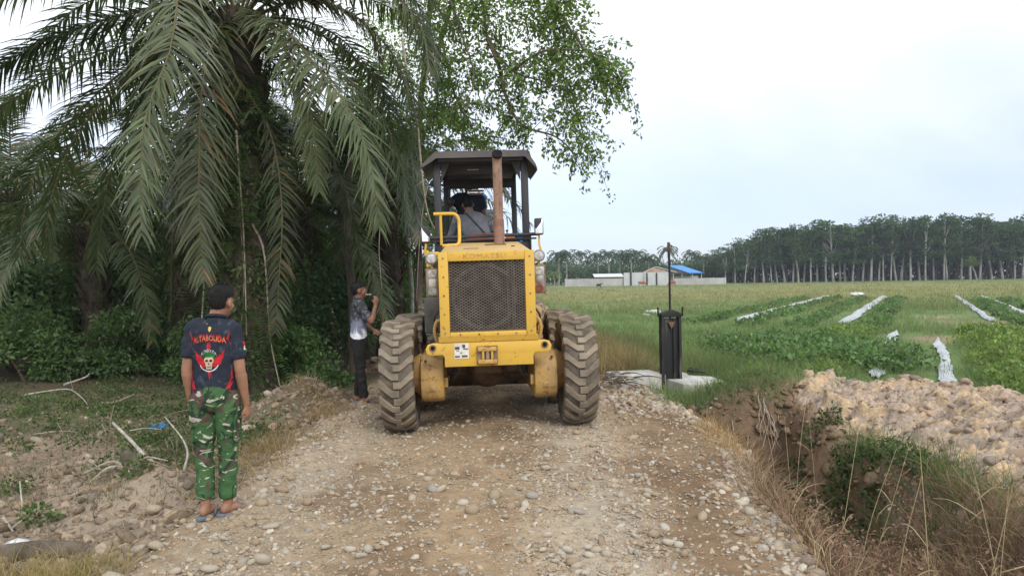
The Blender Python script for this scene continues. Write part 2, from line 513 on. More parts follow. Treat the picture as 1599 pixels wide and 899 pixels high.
n1 = noise(nt, 9.0, 8, 0.65); n2 = noise(nt, 60.0, 4, 0.6); n3 = noise(nt, 0.35, 5, 0.6)
g = mix(nt, 1.0, ramp(nt, n1.outputs['Fac'], [(0.25, 0.62), (0.5, 0.98), (0.75, 1.25)]), ramp(nt, n3.outputs['Fac'], [(0.3, 0.78), (0.7, 1.18)]), 'MULTIPLY')
nt.links.new(mix(nt, 1.0, attr(nt), g, 'MULTIPLY'), b.inputs['Base Color'])
b.inputs['Roughness'].default_value = 0.95; b.inputs['Specular IOR Level'].default_value = 0.1
hsum = nd(nt, 'Math', operation='ADD'); nt.links.new(n1.outputs['Fac'], hsum.inputs[0]); nt.links.new(n2.outputs['Fac'], hsum.inputs[1])
bump(nt, b, hsum.outputs[0], 0.7, 0.03)
MAT['ground'] = m
ground = link('ground', mesh_np('ground', V, Fq, C, True), None, MAT['ground'])
tag(ground, 'open ground of turned soil, grassy field and ditch bank either side of the road', None, kind='structure')

H_exact = H
def H(x, y):
    """height of the ground sheet as built"""
    x = np.asarray(x, float); y = np.asarray(y, float)
    i = np.clip(np.searchsorted(gx, x) - 1, 0, nx - 2); j = np.clip(np.searchsorted(gy, y) - 1, 0, ny - 2)
    u = np.clip((x - gx[i]) / (gx[i + 1] - gx[i]), 0, 1); v = np.clip((y - gy[j]) / (gy[j + 1] - gy[j]), 0, 1)
    return (GZ[j, i] * (1 - u) + GZ[j, i + 1] * u) * (1 - v) + (GZ[j + 1, i] * (1 - u) + GZ[j + 1, i + 1] * u) * v
def HZ(x, y): return float(H(np.array([x]), np.array([y]))[0])

# ---------------------------------------------------------------- spoil heap: crumbled clay in lumps
def cell(x, y, s, seed):
    """nearest-feature distance (in cells) and that cell's random number"""
    x = x / s; y = y / s; ix, iy = np.floor(x), np.floor(y); best = np.full(x.shape, 9.0); rid = np.zeros(x.shape)
    for dx in (-1, 0, 1):
        for dy in (-1, 0, 1):
            cx, cy = ix + dx, iy + dy
            fx_, fy_ = cx + _hash(cx, cy, seed), cy + _hash(cx, cy, seed + 9)
            d = np.hypot(x - fx_, (y - fy_)); m = d < best
            best = np.where(m, d, best); rid = np.where(m, _hash(cx, cy, seed + 5), rid)
    return best, rid
hx_, hy_ = np.arange(2.8, 7.3, 0.03), np.arange(2.6, 11.6, 0.031)
HX, HY = np.meshgrid(hx_, hy_)
_, hk2 = heap(HX, HY)
wx = HX + 0.10 * (fbm(HX * 5, HY * 5, 71, 3) - .5); wy = HY + 0.10 * (fbm(HX * 5, HY * 5, 72, 3) - .5)
d1, r1 = cell(wx, wy, .34, 73); d2, r2 = cell(wx, wy, .15, 74); d3, r3 = cell(wx, wy, .065, 75)
dome = lambda d: np.sqrt(np.clip(1 - (d / .85) ** 2, 0, 1))
big = sstep(.35, .8, r1)
lump = .085 * dome(d1) * big + .075 * dome(d2) * sstep(.3, .9, r2) + .034 * dome(d3) * sstep(.2, .9, r3) + .03 * (fbm(HX * 22, HY * 22, 76, 2) - .5)
HZg = H_exact(HX, HY) + lump * sstep(.2, .55, hk2) + .02 - .18 * (1 - sstep(3.65, 4.0, HX + .5 * (fbm(HX * 2.2, HY * 2.2, 79, 3) - .5))) - .16 * (1 - sstep(.30, .48, hk2 + .16 * (fbm(HX * 3, HY * 3, 77, 3) - .5)))
mh, nh = HX.shape
ii = np.arange((mh - 1) * (nh - 1)); r_, c_ = ii // (nh - 1), ii % (nh - 1)
Fh = np.stack([r_ * nh + c_, r_ * nh + c_ + 1, (r_ + 1) * nh + c_ + 1, (r_ + 1) * nh + c_], -1)
keepf = (hk2[:-1, :-1].ravel() > .16) & (HX[:-1, :-1].ravel() > 3.4)
pal = np.array([(0.52, 0.385, 0.26), (0.47, 0.365, 0.275), (0.42, 0.335, 0.265), (0.54, 0.395, 0.25), (0.45, 0.35, 0.27)])
tone = np.clip(r1 * .5 + r2 * .35 + .5 * fbm(HX * .9, HY * .9, 78, 3) - .2, 0, .999)
Ch = pal[(tone * 5).astype(int)] * (0.82 + .3 * r3)[..., None]
spoil = link('spoil_heap', mesh_np('spoil_heap', np.stack([HX, HY, HZg], -1).reshape(-1, 3), Fh[keepf], Ch.reshape(-1, 3), True), None, MAT['clod'])
tag(spoil, 'long heap of crumbled orange clay dug out along the ditch', None, kind='structure')
def HS(x, y):
    i = np.clip(((np.asarray(x) - hx_[0]) / .03).astype(int), 0, nh - 1); j = np.clip(((np.asarray(y) - hy_[0]) / .031).astype(int), 0, mh - 1)
    return HZg[j, i]

# ---------------------------------------------------------------- gravel road: a bed of its own just above the ground
ry = graded(3.0, 12.5, 0.048, 1.0, 60, 1.08); rx = np.arange(-2.75, 2.45, 0.048)
RX, RY = np.meshgrid(rx, ry)
rmk = road_mask(RX, RY)
rough_ = 0.012 * (fbm(RX * 14, RY * 14, 51, 3) - 0.5) + 0.02 * (fbm(RX * 4, RY * 4, 52, 3) - 0.5)
RZ = H_exact(RX, RY) + 0.012 + rough_ * rmk - 0.06 * (1 - sstep(0.0, 0.5, rmk))
nxr, nyr = len(rx), len(ry)
ii = np.arange((nyr - 1) * (nxr - 1)); r_, c_ = ii // (nxr - 1), ii % (nxr - 1)
Fr = np.stack([r_ * nxr + c_, r_ * nxr + c_ + 1, (r_ + 1) * nxr + c_ + 1, (r_ + 1) * nxr + c_], -1)
def road_white(x, y):
    """where the pale washed stone lies thick: bands left and right, bare earth between and along the right edge"""
    n = fbm(x * 1.2, y * 0.8, 61, 4)
    a = np.exp(-((x + 1.75) / .5) ** 2) * 0.55 + np.exp(-((x - 0.62) / .42) ** 2) * 0.75 + 0.16
    e = rr(y) - .42
    a = a * (1 - 0.92 * np.exp(-((x - e) / .30) ** 2)) + 0.35 * np.exp(-((x - e - .45) / .14) ** 2)
    a = a * (1 - .5 * np.exp(-((x + .45) / .45) ** 2))
    return np.clip(a * (0.45 + 1.1 * n), 0, 1)
wv = road_white(RX, RY)[..., None]
dirt = np.array([0.385, 0.27, 0.16]); pale = np.array([0.46, 0.385, 0.29]); dk = np.array([0.225, 0.148, 0.09])
nn = fbm(RX * 1.5, RY * 1.0, 63, 4)[..., None]
redge = np.exp(-((RX - rr(RY) + .42) / .33) ** 2)[..., None]
Cr = dirt + (pale - dirt) * wv; Cr = Cr + (dk - Cr) * np.clip(sstep(0.52, 0.68, nn) * 0.7 + redge * 0.75, 0, 1)
ROADC = Cr
gravel_road = link('gravel_road', mesh_np('gravel_road', np.stack([RX, RY, RZ], -1).reshape(-1, 3), Fr, Cr.reshape(-1, 3), True), None, MAT['ground'])
tag(gravel_road, 'unpaved road of compacted brown earth and river stones', None, kind='structure')
def HR(x, y): return H(x, y) + 0.012

# ---------------------------------------------------------------- stones
def stone_shape(seed, n=7, m=4, jit=.09):
    rng = np.random.default_rng(seed)
    V = [(0, 0, -1)]
    for j in range(1, m):
        ph = -math.pi / 2 + math.pi * j / m
        for k in range(n):
            a = 2 * math.pi * (k + 0.5 * (j % 2)) / n
            V.append((math.cos(ph) * math.cos(a), math.cos(ph) * math.sin(a), math.sin(ph)))
    V.append((0, 0, 1)); V = np.array(V)
    k1, k2, k3 = rand_dirs(3, rng)
    V = V * (1 + 0.2 * np.sin(V @ k1 * 2.2 + rng.uniform(0, 6)) + 0.13 * np.sin(V @ k2 * 3.7 + rng.uniform(0, 6)))[:, None]
    V = V * (1 + rng.uniform(-jit, jit, (len(V), 1)))
    V[:, 0] *= rng.uniform(0.95, 1.4); V[:, 1] *= rng.uniform(0.75, 1.0); V[:, 2] *= rng.uniform(0.5, 0.75)
    F = []
    for k in range(n): F.append((0, 1 + (k + 1) % n, 1 + k))
    for j in range(m - 2):
        for k in range(n):
            a, b_ = 1 + j * n + k, 1 + j * n + (k + 1) % n; c, d = a + n, b_ + n
            F += [(a, b_, d), (a, d, c)] if j % 2 == 0 else [(a, b_, c), (b_, d, c)]
    e = len(V) - 1; o = 1 + (m - 2) * n
    for k in range(n): F.append((e, o + k, o + (k + 1) % n))
    return V, np.array(F)
STONE_C = np.array([(0.45, 0.39, 0.31), (0.42, 0.345, 0.25), (0.36, 0.28, 0.19), (0.40, 0.31, 0.21), (0.50, 0.44, 0.355), (0.35, 0.32, 0.27), (0.43, 0.37, 0.285), (0.36, 0.26, 0.175)])
def scatter_stones(name, x, y, size, rng, zf, n=6, m=3, cols=STONE_C, mat='stone', sink=0.25, flat=1.0, pvec=None, rough=False):
    N = len(x); shapes = [stone_shape(100 + s, n, m, .24 if rough else .17) for s in range(6)]
    z = zf(x, y); which = rng.integers(0, 6, N)
    parts = []
    for s in range(6):
        i = np.where(which == s)[0]
        if not len(i): continue
        V0, F0 = shapes[s]; nv = len(V0)
        th = rng.uniform(0, 6.283, len(i)); tl = rng.normal(0, 0.3, (len(i), 2))
        Vr = np.repeat(V0[None], len(i), 0) * size[i, None, None]
        Vr[..., 2] *= flat
        c, sn = np.cos(th)[:, None], np.sin(th)[:, None]
        X = Vr[..., 0] * c - Vr[..., 1] * sn; Y = Vr[..., 0] * sn + Vr[..., 1] * c
        Z = Vr[..., 2] + tl[:, :1] * X + tl[:, 1:] * Y
        Vw = np.stack([X + x[i, None], Y + y[i, None], Z + (z[i] + size[i] * (0.45 - sink))[:, None]], -1)
        F = (F0[None] + (np.arange(len(i)) * nv)[:, None, None]).reshape(-1, 3)
        base = cols[rng.choice(len(cols), len(i), p=pvec)] * (1 + rng.uniform(-0.22, 0.2, (len(i), 1)))
        parts.append((Vw.reshape(-1, 3), F, np.repeat(base, nv, 0)))
    V, F, C = cat_np(parts)
    return mesh_np(name, V, F, C, not rough)
rng = np.random.default_rng(11)
def road_pts(n, ylo, yhi, rng, bias=0.35, power=1.6):
    X, Y = [], []; k = 0
    while k < n:
        x = rng.uniform(-2.6, 2.2, n); u = rng.random(n); y = ylo + (yhi - ylo) * u ** power
        keep = rng.random(n) < (bias + road_white(x, y)) * (road_mask(x, y) > 0.25)
        X.append(x[keep]); Y.append(y[keep]); k += keep.sum()
    return np.concatenate(X)[:n], np.concatenate(Y)[:n]
x, y = road_pts(15000, 3.4, 13.0, rng)
sz = np.clip(rng.lognormal(math.log(0.0108), 0.45, len(x)), 0.005, 0.034)
g1 = link('gravel', scatter_stones('gravel', x, y, sz, rng, HR, 5, 4, sink=.38, flat=.85), gravel_road, MAT['stone']); g1['kind'] = 'stuff'
x, y = road_pts(13500, 3.4, 9.0, rng, 0.22, 1.4)
sz = np.clip(rng.lognormal(math.log(0.0065), 0.3, len(x)), 0.003, 0.011)
g2 = link('fine_gravel', scatter_stones('fine_gravel', x, y, sz, rng, HR, 5, 3, STONE_C * .9, sink=.35), gravel_road, MAT['stone']); g2['kind'] = 'stuff'
# the stones one can pick out: each its own object
PICK = [stone_shape(300 + s, 8, 4) for s in range(8)]; PICK_CLOD = [stone_shape(340 + s, 8, 4, .22) for s in range(8)]
pick_me = {}
def stone_obj(parent, x, y, s, ci, rng, zf, name='stone', sink=0.2, mat='stone', cols=STONE_C, zs=1.0):
    k = int(rng.integers(0, 8)); key = (k, ci, mat, id(cols))
    if key not in pick_me:
        V0, F0 = (PICK_CLOD if mat == 'clod' else PICK)[k]
        me = mesh_np(name, V0, F0, np.repeat(cols[ci][None], len(V0), 0), mat != 'clod'); me.materials.append(MAT[mat]); pick_me[key] = me
    z = float(zf(np.array([x]), np.array([y]))[0])
    return link(name, pick_me[key], parent, loc=(x, y, z + s * (0.5 - sink)), rot=(rng.normal(0, .25), rng.normal(0, .25), rng.uniform(0, 6.28)), scale=(s, s, s * zs))
x, y = road_pts(270, 3.7, 9.8, rng, 0.25, 1.5)
edge = rng.random(270) < 0.28
x[edge] = np.where(rng.random(edge.sum()) < 0.72, rl(y[edge]) + rng.normal(0.12, 0.22, edge.sum()), rr(y[edge]) + rng.normal(-0.02, 0.12, edge.sum()))
for i in range(270):
    s = float(np.clip(rng.lognormal(math.log(0.031), 0.28), 0.022, 0.075))
    stone_obj(gravel_road, float(x[i]), float(y[i]), s, int(rng.integers(0, 8)), rng, HR)
for px, py, s, ci in ((674, 767, .052, 5), (674, 742, .055, 2), (443, 766, .062, 7), (838, 729, .045, 2), (723, 789, .04, 4), (820, 795, .042, 4), (996, 738, .04, 5), (423, 820, .055, 6), (410, 872, .06, 6), (240, 762, .07, 1), (330, 885, .055, 6), (900, 888, .045, 6), (180, 888, .065, 6), (215, 842, .06, 6)):
    q = P(px, py, 1.0); d = (q - Vector((0, 0, CAM_Z))); t = CAM_Z / -d.z
    stone_obj(gravel_road, d.x * t, d.y * t, s, ci, rng, HR, zs=0.9)
# ================================================================ motor grader, seen from behind
def m_paint(name, base, dusty, rust=(0.16, 0.07, 0.035), dirt=0.45, rs=0.62):
    m, nt, b = new_mat(name)
    n1 = noise(nt, 2.6, 7, 0.62, 0.4); n2 = noise(nt, 14, 6, 0.7, 0.3); n3 = noise(nt, 5, 8, 0.7, 0.6, squash=(2.2, 2.2, 0.45))
    c = mix(nt, ramp(nt, n1.outputs['Fac'], [(0.35, 0.0), (0.75, dirt)]), base, dusty)
    c = mix(nt, ramp(nt, n3.outputs['Fac'], [(0.56, 0.0), (0.72, 0.4)]), c, tuple(x * 0.55 for x in dusty))
    c = mix(nt, ramp(nt, n2.outputs['Fac'], [(rs, 0.0), (rs + 0.07, 0.75)]), c, rust)
    nt.links.new(c, b.inputs['Base Color'])
    nt.links.new(ramp(nt, n1.outputs['Fac'], [(0.3, 0.38), (0.7, 0.75)]), b.inputs['Roughness'])
    b.inputs['Specular IOR Level'].default_value = 0.35
    bump(nt, b, n2.outputs['Fac'], 0.12, 0.01)
    return m
MAT['yellow'] = m_paint('yellow', (0.70, 0.425, 0.055), (0.55, 0.365, 0.12), dirt=0.6, rs=0.60)
MAT['yellow_worn'] = m_paint('yellow_worn', (0.54, 0.325, 0.085), (0.36, 0.245, 0.14), dirt=1.0, rs=0.555)
MAT['yellow_top'] = m_paint('yellow_top', (0.62, 0.40, 0.13), (0.58, 0.42, 0.24), dirt=0.85, rs=0.66)
MAT['black_steel'] = m_paint('black_steel', (0.028, 0.03, 0.036), (0.09, 0.085, 0.08), (0.14, 0.08, 0.05), 0.5, 0.64)
MAT['roof_steel'] = m_paint('roof_steel', (0.085, 0.075, 0.078), (0.17, 0.145, 0.135), (0.17, 0.10, 0.07), 0.7, 0.6)
MAT['rust_pipe'] = m_paint('rust_pipe', (0.27, 0.155, 0.11), (0.35, 0.235, 0.17), (0.10, 0.05, 0.04), 0.8, 0.55)
MAT['rubber'] = m_plain('rubber', (0.20, 0.165, 0.125), (0.085, 0.073, 0.06), 5, 0.92, bs=0.35, spec=0.15)
MAT['lug'] = m_plain('lug', (0.32, 0.262, 0.195), (0.165, 0.138, 0.108), 4, 0.92, bs=0.35, spec=0.15)
MAT['mud'] = m_plain('mud', (0.20, 0.135, 0.085), (0.09, 0.06, 0.04), 8, 0.95, bs=0.8, spec=0.1)
MAT['rusty'] = m_plain('rusty', (0.22, 0.115, 0.09), (0.33, 0.20, 0.15), 9, .85, bs=.3)
MAT['soot_hole_dark'] = m_plain('soot_hole_dark', (0.012, 0.012, 0.012), (0.006, 0.006, 0.006), 8, 0.95, bs=0)
MAT['dark_core'] = m_plain('dark_core', (0.020, 0.019, 0.020), (0.008, 0.008, 0.009), 7, 0.8, bs=0.2)
MAT['wire'] = m_plain('wire', (0.25, 0.215, 0.18), (0.13, 0.11, 0.09), 9, 0.7, metal=0.2, bs=0.1)
MAT['lamp_glass'] = m_plain('lamp_glass', (0.62, 0.62, 0.60), (0.30, 0.30, 0.29), 30, 0.12, bs=0.3, spec=0.7)
MAT['lamp_metal'] = m_plain('lamp_metal', (0.42, 0.40, 0.37), (0.24, 0.21, 0.18), 9, 0.4, metal=0.7, bs=0.05)
MAT['lamp_frame'] = m_plain('lamp_frame', (0.32, 0.23, 0.15), (0.17, 0.11, 0.07), 8, 0.8, bs=0.2)
m, nt, b = new_mat('mirror'); b.inputs['Base Color'].default_value = (0.9, 0.92, 0.93, 1); b.inputs['Metallic'].default_value = 1.0; b.inputs['Roughness'].default_value = 0.06
MAT['mirror'] = m
MAT['sticker'] = m_plain('sticker', (0.78, 0.76, 0.70), (0.55, 0.52, 0.45), 9, 0.5, bs=0)
MAT['ink'] = m_plain('ink', (0.05, 0.05, 0.05), (0.10, 0.09, 0.08), 20, 0.6, bs=0)
MAT['faded_ink'] = m_plain('faded_ink', (0.42, 0.235, 0.075), (0.58, 0.35, 0.07), 12, 0.7, bs=0, lo=0.42, hi=0.55)
MAT['orange_lens'] = m_plain('orange_lens', (0.85, 0.25, 0.03), (0.6, 0.15, 0.02), 10, 0.3, bs=0)
MAT['blue_plastic'] = m_plain('blue_plastic', (0.04, 0.20, 0.55), (0.03, 0.12, 0.35), 9, 0.5, bs=0.2)
MAT['vinyl'] = m_plain('vinyl', (0.30, 0.10, 0.07), (0.17, 0.06, 0.045), 7, 0.6, bs=0.2)
MAT['cloth_grey'] = m_plain('cloth_grey', (0.16, 0.155, 0.14), (0.09, 0.088, 0.08), 6, 0.95, bs=0.5)

G = empty('motor_grader', (-0.275, 8.85, -0.005), (0, R(-0.85), R(3.0)))
tag(G, 'yellow motor grader with black canopy seen from behind, standing on the gravel road', 'motor grader')

# ---- wheels
TR, TW = 0.635, 0.37
def tyre_meshes():
    t = MB()
    h = TW / 2
    prof = [(0.325, -h * 0.62), (0.36, -h * 0.84), (0.45, -h * 1.0), (0.53, -h * 0.99), (0.575, -h * 0.93), (0.592, -h * 0.80), (0.600, -h * 0.4), (0.603, 0), (0.600, h * 0.4), (0.592, h * 0.80), (0.575, h * 0.93), (0.53, h * 0.99), (0.45, h * 1.0), (0.36, h * 0.84), (0.325, h * 0.62)]
    t.lathe(prof, axis='x', n=48, close=True)
    t.mat = 1
    # staggered chevron lugs: straight middle block, then an arm raked back over the shoulder
    NL = 21
    for sgn in (-1, 1):
        for k in range(NL):
            a0 = 2 * math.pi * (k + (0.5 if sgn > 0 else 0)) / NL
            # (x across, angle offset, half-thickness in angle, top radius)
            st = [(-0.030, 0.000, 0.052, 0.633), (0.045, 0.000, 0.052, 0.634), (0.085, 0.055, 0.056, 0.632), (0.150, 0.150, 0.062, 0.622), (0.184, 0.185, 0.066, 0.600), (0.190, 0.190, 0.060, 0.555)]
            rb = [0.598, 0.598, 0.596, 0.588, 0.575, 0.53]
            rings = []
            for (xx, da, hw, rt), r0 in zip(st, rb):
                X = xx * sgn
                a1, a2 = a0 + da - hw, a0 + da + hw
                b1, b2 = a0 + da - hw * 1.25, a0 + da + hw * 1.25
                rings.append([(X, r0 * math.sin(b1), r0 * math.cos(b1)), (X, rt * math.sin(a1), rt * math.cos(a1)), (X, rt * math.sin(a2), rt * math.cos(a2)), (X, r0 * math.sin(b2), r0 * math.cos(b2))])
            t.loft(rings)
    rim = MB()
    rim.lathe([(0.05, -0.10), (0.24, -0.10), (0.29, -0.115), (0.345, -0.13), (0.345, 0.13), (0.30, 0.125), (0.26, 0.06), (0.14, 0.05), (0.13, 0.12), (0.05, 0.125)], axis='x', n=32)
    for k in range(10):
        a = 2 * math.pi * k / 10
        rim.lathe([(0.014, 0.04), (0.014, 0.075)], (0, 0.2 * math.cos(a), 0.2 * math.sin(a)), axis='x', n=6)
    return t.mesh('tyre', R(35)), rim.mesh('rim', R(35))
TYRE, RIM = tyre_meshes()
for me_, ms in ((TYRE, (MAT['rubber'], MAT['lug'])), (RIM, (MAT['yellow_worn'],))):
    for q in ms: me_.materials.append(q)
rngw = random.Random(3)
def wheel(x, y, side, lean=0):
    w = empty('wheel'); w.parent = G; w.location = (x, y, TR - 0.012); w.rotation_euler = (rngw.uniform(0, 6.28), R(lean), 0)
    link('tyre', TYRE, w); o = link('rim', RIM, w)
    if side < 0: o.rotation_euler = (0, 0, math.pi)
    return w
XW = 1.19 - TW / 2
for s in (-1, 1):
    wheel(s * XW, 0.0, s); wheel(s * XW, 1.52, s)
    wheel(s * (XW - 0.02), 6.1, s, 3 * s)

# ---- tandem cases, each a rounded box with hub flange
for s in (-1, 1):
    t = MB()
    y0, y1, z0, z1 = -0.36, 1.88, 0.33, 0.86
    poly = [(y0 + 0.05, z0 + 0.05), (y0, z0 + 0.16), (y0, z1 - 0.18), (y0 + 0.06, z1 - 0.06), (y0 + 0.2, z1), (y1 - 0.2, z1), (y1, z1 - 0.18), (y1, z0 + 0.16), (y1 - 0.14, z0), (y0 + 0.16, z0)]
    a, c = (0.50, 0.765) if s > 0 else (-0.765, -0.50)
    t.prism(poly, a, c, 'x', 0.035)
    o = t.build('tandem_case', MAT['yellow_worn'], G)
    for yy in (0.0, 1.52):
        hb = MB()
        hb.lathe([(0.22, 0), (0.24, 0.04), (0.20, 0.10), (0.17, 0.14), (0.16, 0.20)], (s * 0.74, yy, 0.62), axis='x', n=24) if s > 0 else hb.lathe([(0.22, 0), (0.24, -0.04), (0.20, -0.10), (0.17, -0.14), (0.16, -0.20)], (s * 0.74, yy, 0.62), axis='x', n=24)
        hb.build('hub', MAT['yellow_worn'], o)
    cv = MB()
    cv.box((s * 0.63, y0 - 0.004, 0.50), (0.07, 0.02, 0.055), 0.006); cv.box((s * 0.63, y0 - 0.014, 0.50), (0.04, 0.02, 0.03), 0.004)
    cv.build('inspection_cover', MAT['yellow_worn'], o)
    pv = MB()
    pv.box((s * 0.485, y0 + 0.14, 0.55), (0.05, 0.14, 0.11), 0.008)
    pv.build('bracket', MAT['yellow_worn'], o)
    bt = MB(); bt.lathe([(0.016, y0 + 0.03), (0.016, y0 + 0.012)], (s * 0.70, 0, 0.80), axis='y', n=8)
    bt.build('bolt', MAT['black_steel'], o)

# ---- rear frame plate with lugs
YB = -0.60
t = MB()
poly = [(-0.60, 1.015), (0.60, 1.015), (0.655, 1.0), (0.678, 0.955), (0.668, 0.90), (0.63, 0.885), (0.50, 0.885), (0.478, 0.86), (0.478, 0.755), (-0.478, 0.755), (-0.478, 0.86), (-0.50, 0.885), (-0.63, 0.885), (-0.668, 0.90), (-0.678, 0.955), (-0.655, 1.0)]
t.prism(poly, YB, YB + 0.05, 'y', 0.008)
fr = t.build('rear_frame_plate', MAT['yellow'], G)
t = MB(); t.box((0, YB + 0.45, 0.93), (0.92, 0.80, 0.16), 0.02); t.box((0, 2.2, 0.96), (0.7, 4.6, 0.20), 0.02)
t.build('chassis', MAT['black_steel'], G)
for s in (-1, 1):
    t = MB(); t.lathe([(0.024, YB - 0.004), (0.024, YB + 0.03)], (s * 0.602, 0, 0.962), axis='y', n=14)
    t.build('tow_hole', MAT['soot_hole_dark'], fr)  # solid black plug stands for the dark inside the hole
    t = MB(); t.lathe([(0.04, YB - 0.006), (0.04, YB + 0.004), (0.026, YB + 0.004), (0.026, YB - 0.006)], (s * 0.602, 0, 0.962), axis='y', n=16, close=True)
    t.build('boss', MAT['lamp_frame'], fr)
# hitch
t = MB()
t.box((-0.02, YB - 0.012, 0.872), (0.225, 0.028, 0.20), 0.006)
t.mat = 1
t.box((-0.02, YB - 0.05, 0.940), (0.20, 0.07, 0.045), 0.012); t.box((-0.02, YB - 0.05, 0.806), (0.20, 0.07, 0.045), 0.012)
t.box((-0.065, YB - 0.045, 0.872), (0.025, 0.06, 0.10), 0.004); t.box((0.03, YB - 0.045, 0.872), (0.025, 0.06, 0.10), 0.004)
for xx in (-0.105, 0.065):
    for zz in (0.80, 0.945): t.lathe([(0.015, YB - 0.05), (0.013, YB - 0.024)], (xx, 0, zz), axis='y', n=6)
hit = t.build('tow_hitch', [MAT['lamp_frame'], MAT['yellow_worn']], fr)
t = MB(); t.lathe([(0.022, 0.79), (0.022, 0.96), (0.03, 0.962), (0.03, 0.975)], (-0.018, YB - 0.055, 0), n=12); t.build('pin', MAT['lamp_frame'], hit)
# sticker with print
t = MB(); t.box((-0.295, YB - 0.003, 0.925), (0.155, 0.004, 0.165)); stk = t.build('sticker', MAT['sticker'], fr)
t = MB()
for xx, zz, w, h in ((-0.34, 0.955, .05, .03), (-0.27, 0.975, .03, .035), (-0.25, 0.945, .05, .012), (-0.34, 0.865, .05, .016), (-0.262, 0.868, .06, .02), (-0.30, 0.905, .02, .012), (-0.335, 0.925, .03, .008)):
    t.box((xx, YB - 0.0065, zz), (w, 0.003, h))
t.build('print', MAT['ink'], stk)

# ---- engine hood: radiator cowl, sloped top
HW = 0.515; ZB, ZT = 1.075, 1.985; YH = -0.63
cowl = MB()
gw, gb, gt = 0.41, 1.125, 1.885
def ring(x0, x1, z0, z1, y0, y1): cowl.box(((x0 + x1) / 2, (y0 + y1) / 2, (z0 + z1) / 2), (x1 - x0, y1 - y0, z1 - z0), 0.007)
ring(-HW, -gw, ZB, ZT, YH, YH + 0.32); ring(gw, HW, ZB, ZT, YH, YH + 0.32)
ring(-gw + 0.0005, gw - 0.0005, gt, ZT, YH + 0.0015, YH + 0.30); ring(-gw + 0.0005, gw - 0.0005, ZB, gb, YH + 0.0015, YH + 0.30)
hood = cowl.build('radiator_cowl', MAT['yellow'], G)
t = MB()
# side + top shell, narrowing a touch and rising to the cab
y0, y1 = YH + 0.012, 1.12
z_a, z_b = ZT - 0.004, 2.155
V = []
for (yy, zz, w) in ((y0, z_a, HW - 0.012), (y1, z_b, HW - 0.03)):
    V += [(-w, yy, ZB + 0.01), (-w, yy, zz - 0.02), (-w + 0.03, yy, zz + 0.004), (w - 0.03, yy, zz + 0.004), (w, yy, zz - 0.02), (w, yy, ZB + 0.01)]
t.add(V, [(i, i + 1, i + 7, i + 6) for i in range(5)] + [tuple(range(6, 12))])
t.build('hood_shell', MAT['yellow_top'], G, R(60))
for xx, yy, w, d in ((-0.16, -0.15, 0.17, 0.03), (0.14, 0.52, 0.26, 0.16)):
    zz = z_a + (z_b - z_a) * (yy - y0) / (y1 - y0) + 0.006
    t = MB(); t.box((xx, yy, zz), (w, d, 0.010), 0.003, rot=(math.atan2(z_b - z_a, y1 - y0), 0, 0))
    t.build('hood_slot', MAT['mud'], G)
t = MB(); t.lathe([(0.022, 0), (0.022, 0.012)], (0.33, 0.1, z_a + 0.075), n=12); t.build('cap', MAT['mud'], G)
# ledge below the grille
t = MB(); t.prism([(YH - 0.0, 1.075), (YH + 0.2, 1.075), (YH + 0.2, 1.012), (YB + 0.01, 1.012), (YB - 0.01, 1.022)], -0.535, 0.535, 'x'); t.build('ledge', MAT['yellow'], hood)
# core and fan shroud behind the screen
t = MB(); t.box((0, YH + 0.26, (gb + gt) / 2), (0.83, 0.02, 0.78)); t.build('radiator_core', MAT['dark_core'], hood)
t = MB(); t.lathe([(0.36, 0.14), (0.36, 0.20), (0.33, 0.20), (0.33, 0.14)], (-0.03, YH, 1.50), axis='y', n=32, close=True); t.tube([(0.29, YH + 0.2, 1.14), (0.29, YH + 0.2, 1.87)], 0.02); t.tube([(0.23, YH + 0.2, 1.14), (0.23, YH + 0.2, 1.87)], 0.012)
t.build('fan_shroud', MAT['black_steel'], hood)
# expanded-metal screen: diamonds of bent strand
t = MB()
nxg, nzg = 16, 50
dx, dz = 2 * gw / nxg, (gt - gb) / nzg
yg = YH + 0.035
rg = random.Random(5)
def strand(p, q, w=0.0029):
    d = Vector((q[0] - p[0], 0, q[2] - p[2])); L = d.length
    nrm = Vector((-d.z, 0, d.x)) / L * w
    a = [Vector(p) + nrm, Vector(p) - nrm, Vector(q) - nrm, Vector(q) + nrm]
    t.add(a + [v + Vector((0, 0.008, 0)) for v in a], [(0, 1, 2, 3), (7, 6, 5, 4), (0, 4, 5, 1), (3, 2, 6, 7)])
for j in range(nzg):
    for i in range(nxg * 2):
        x0, x1 = -gw + i * dx / 2, -gw + (i + 1) * dx / 2
        z0, z1 = gb + j * dz, gb + (j + 1) * dz
        up = (i + j) % 2 == 0
        dent = 0.012 * math.sin(x0 * 5) * math.sin(z0 * 6)
        strand((x0, yg + dent, z0 if up else z1), (x1, yg + 0.012 * math.sin(x1 * 5) * math.sin(z0 * 6), z1 if up else z0))
t.build('grille_mesh', MAT['wire'], hood, None)
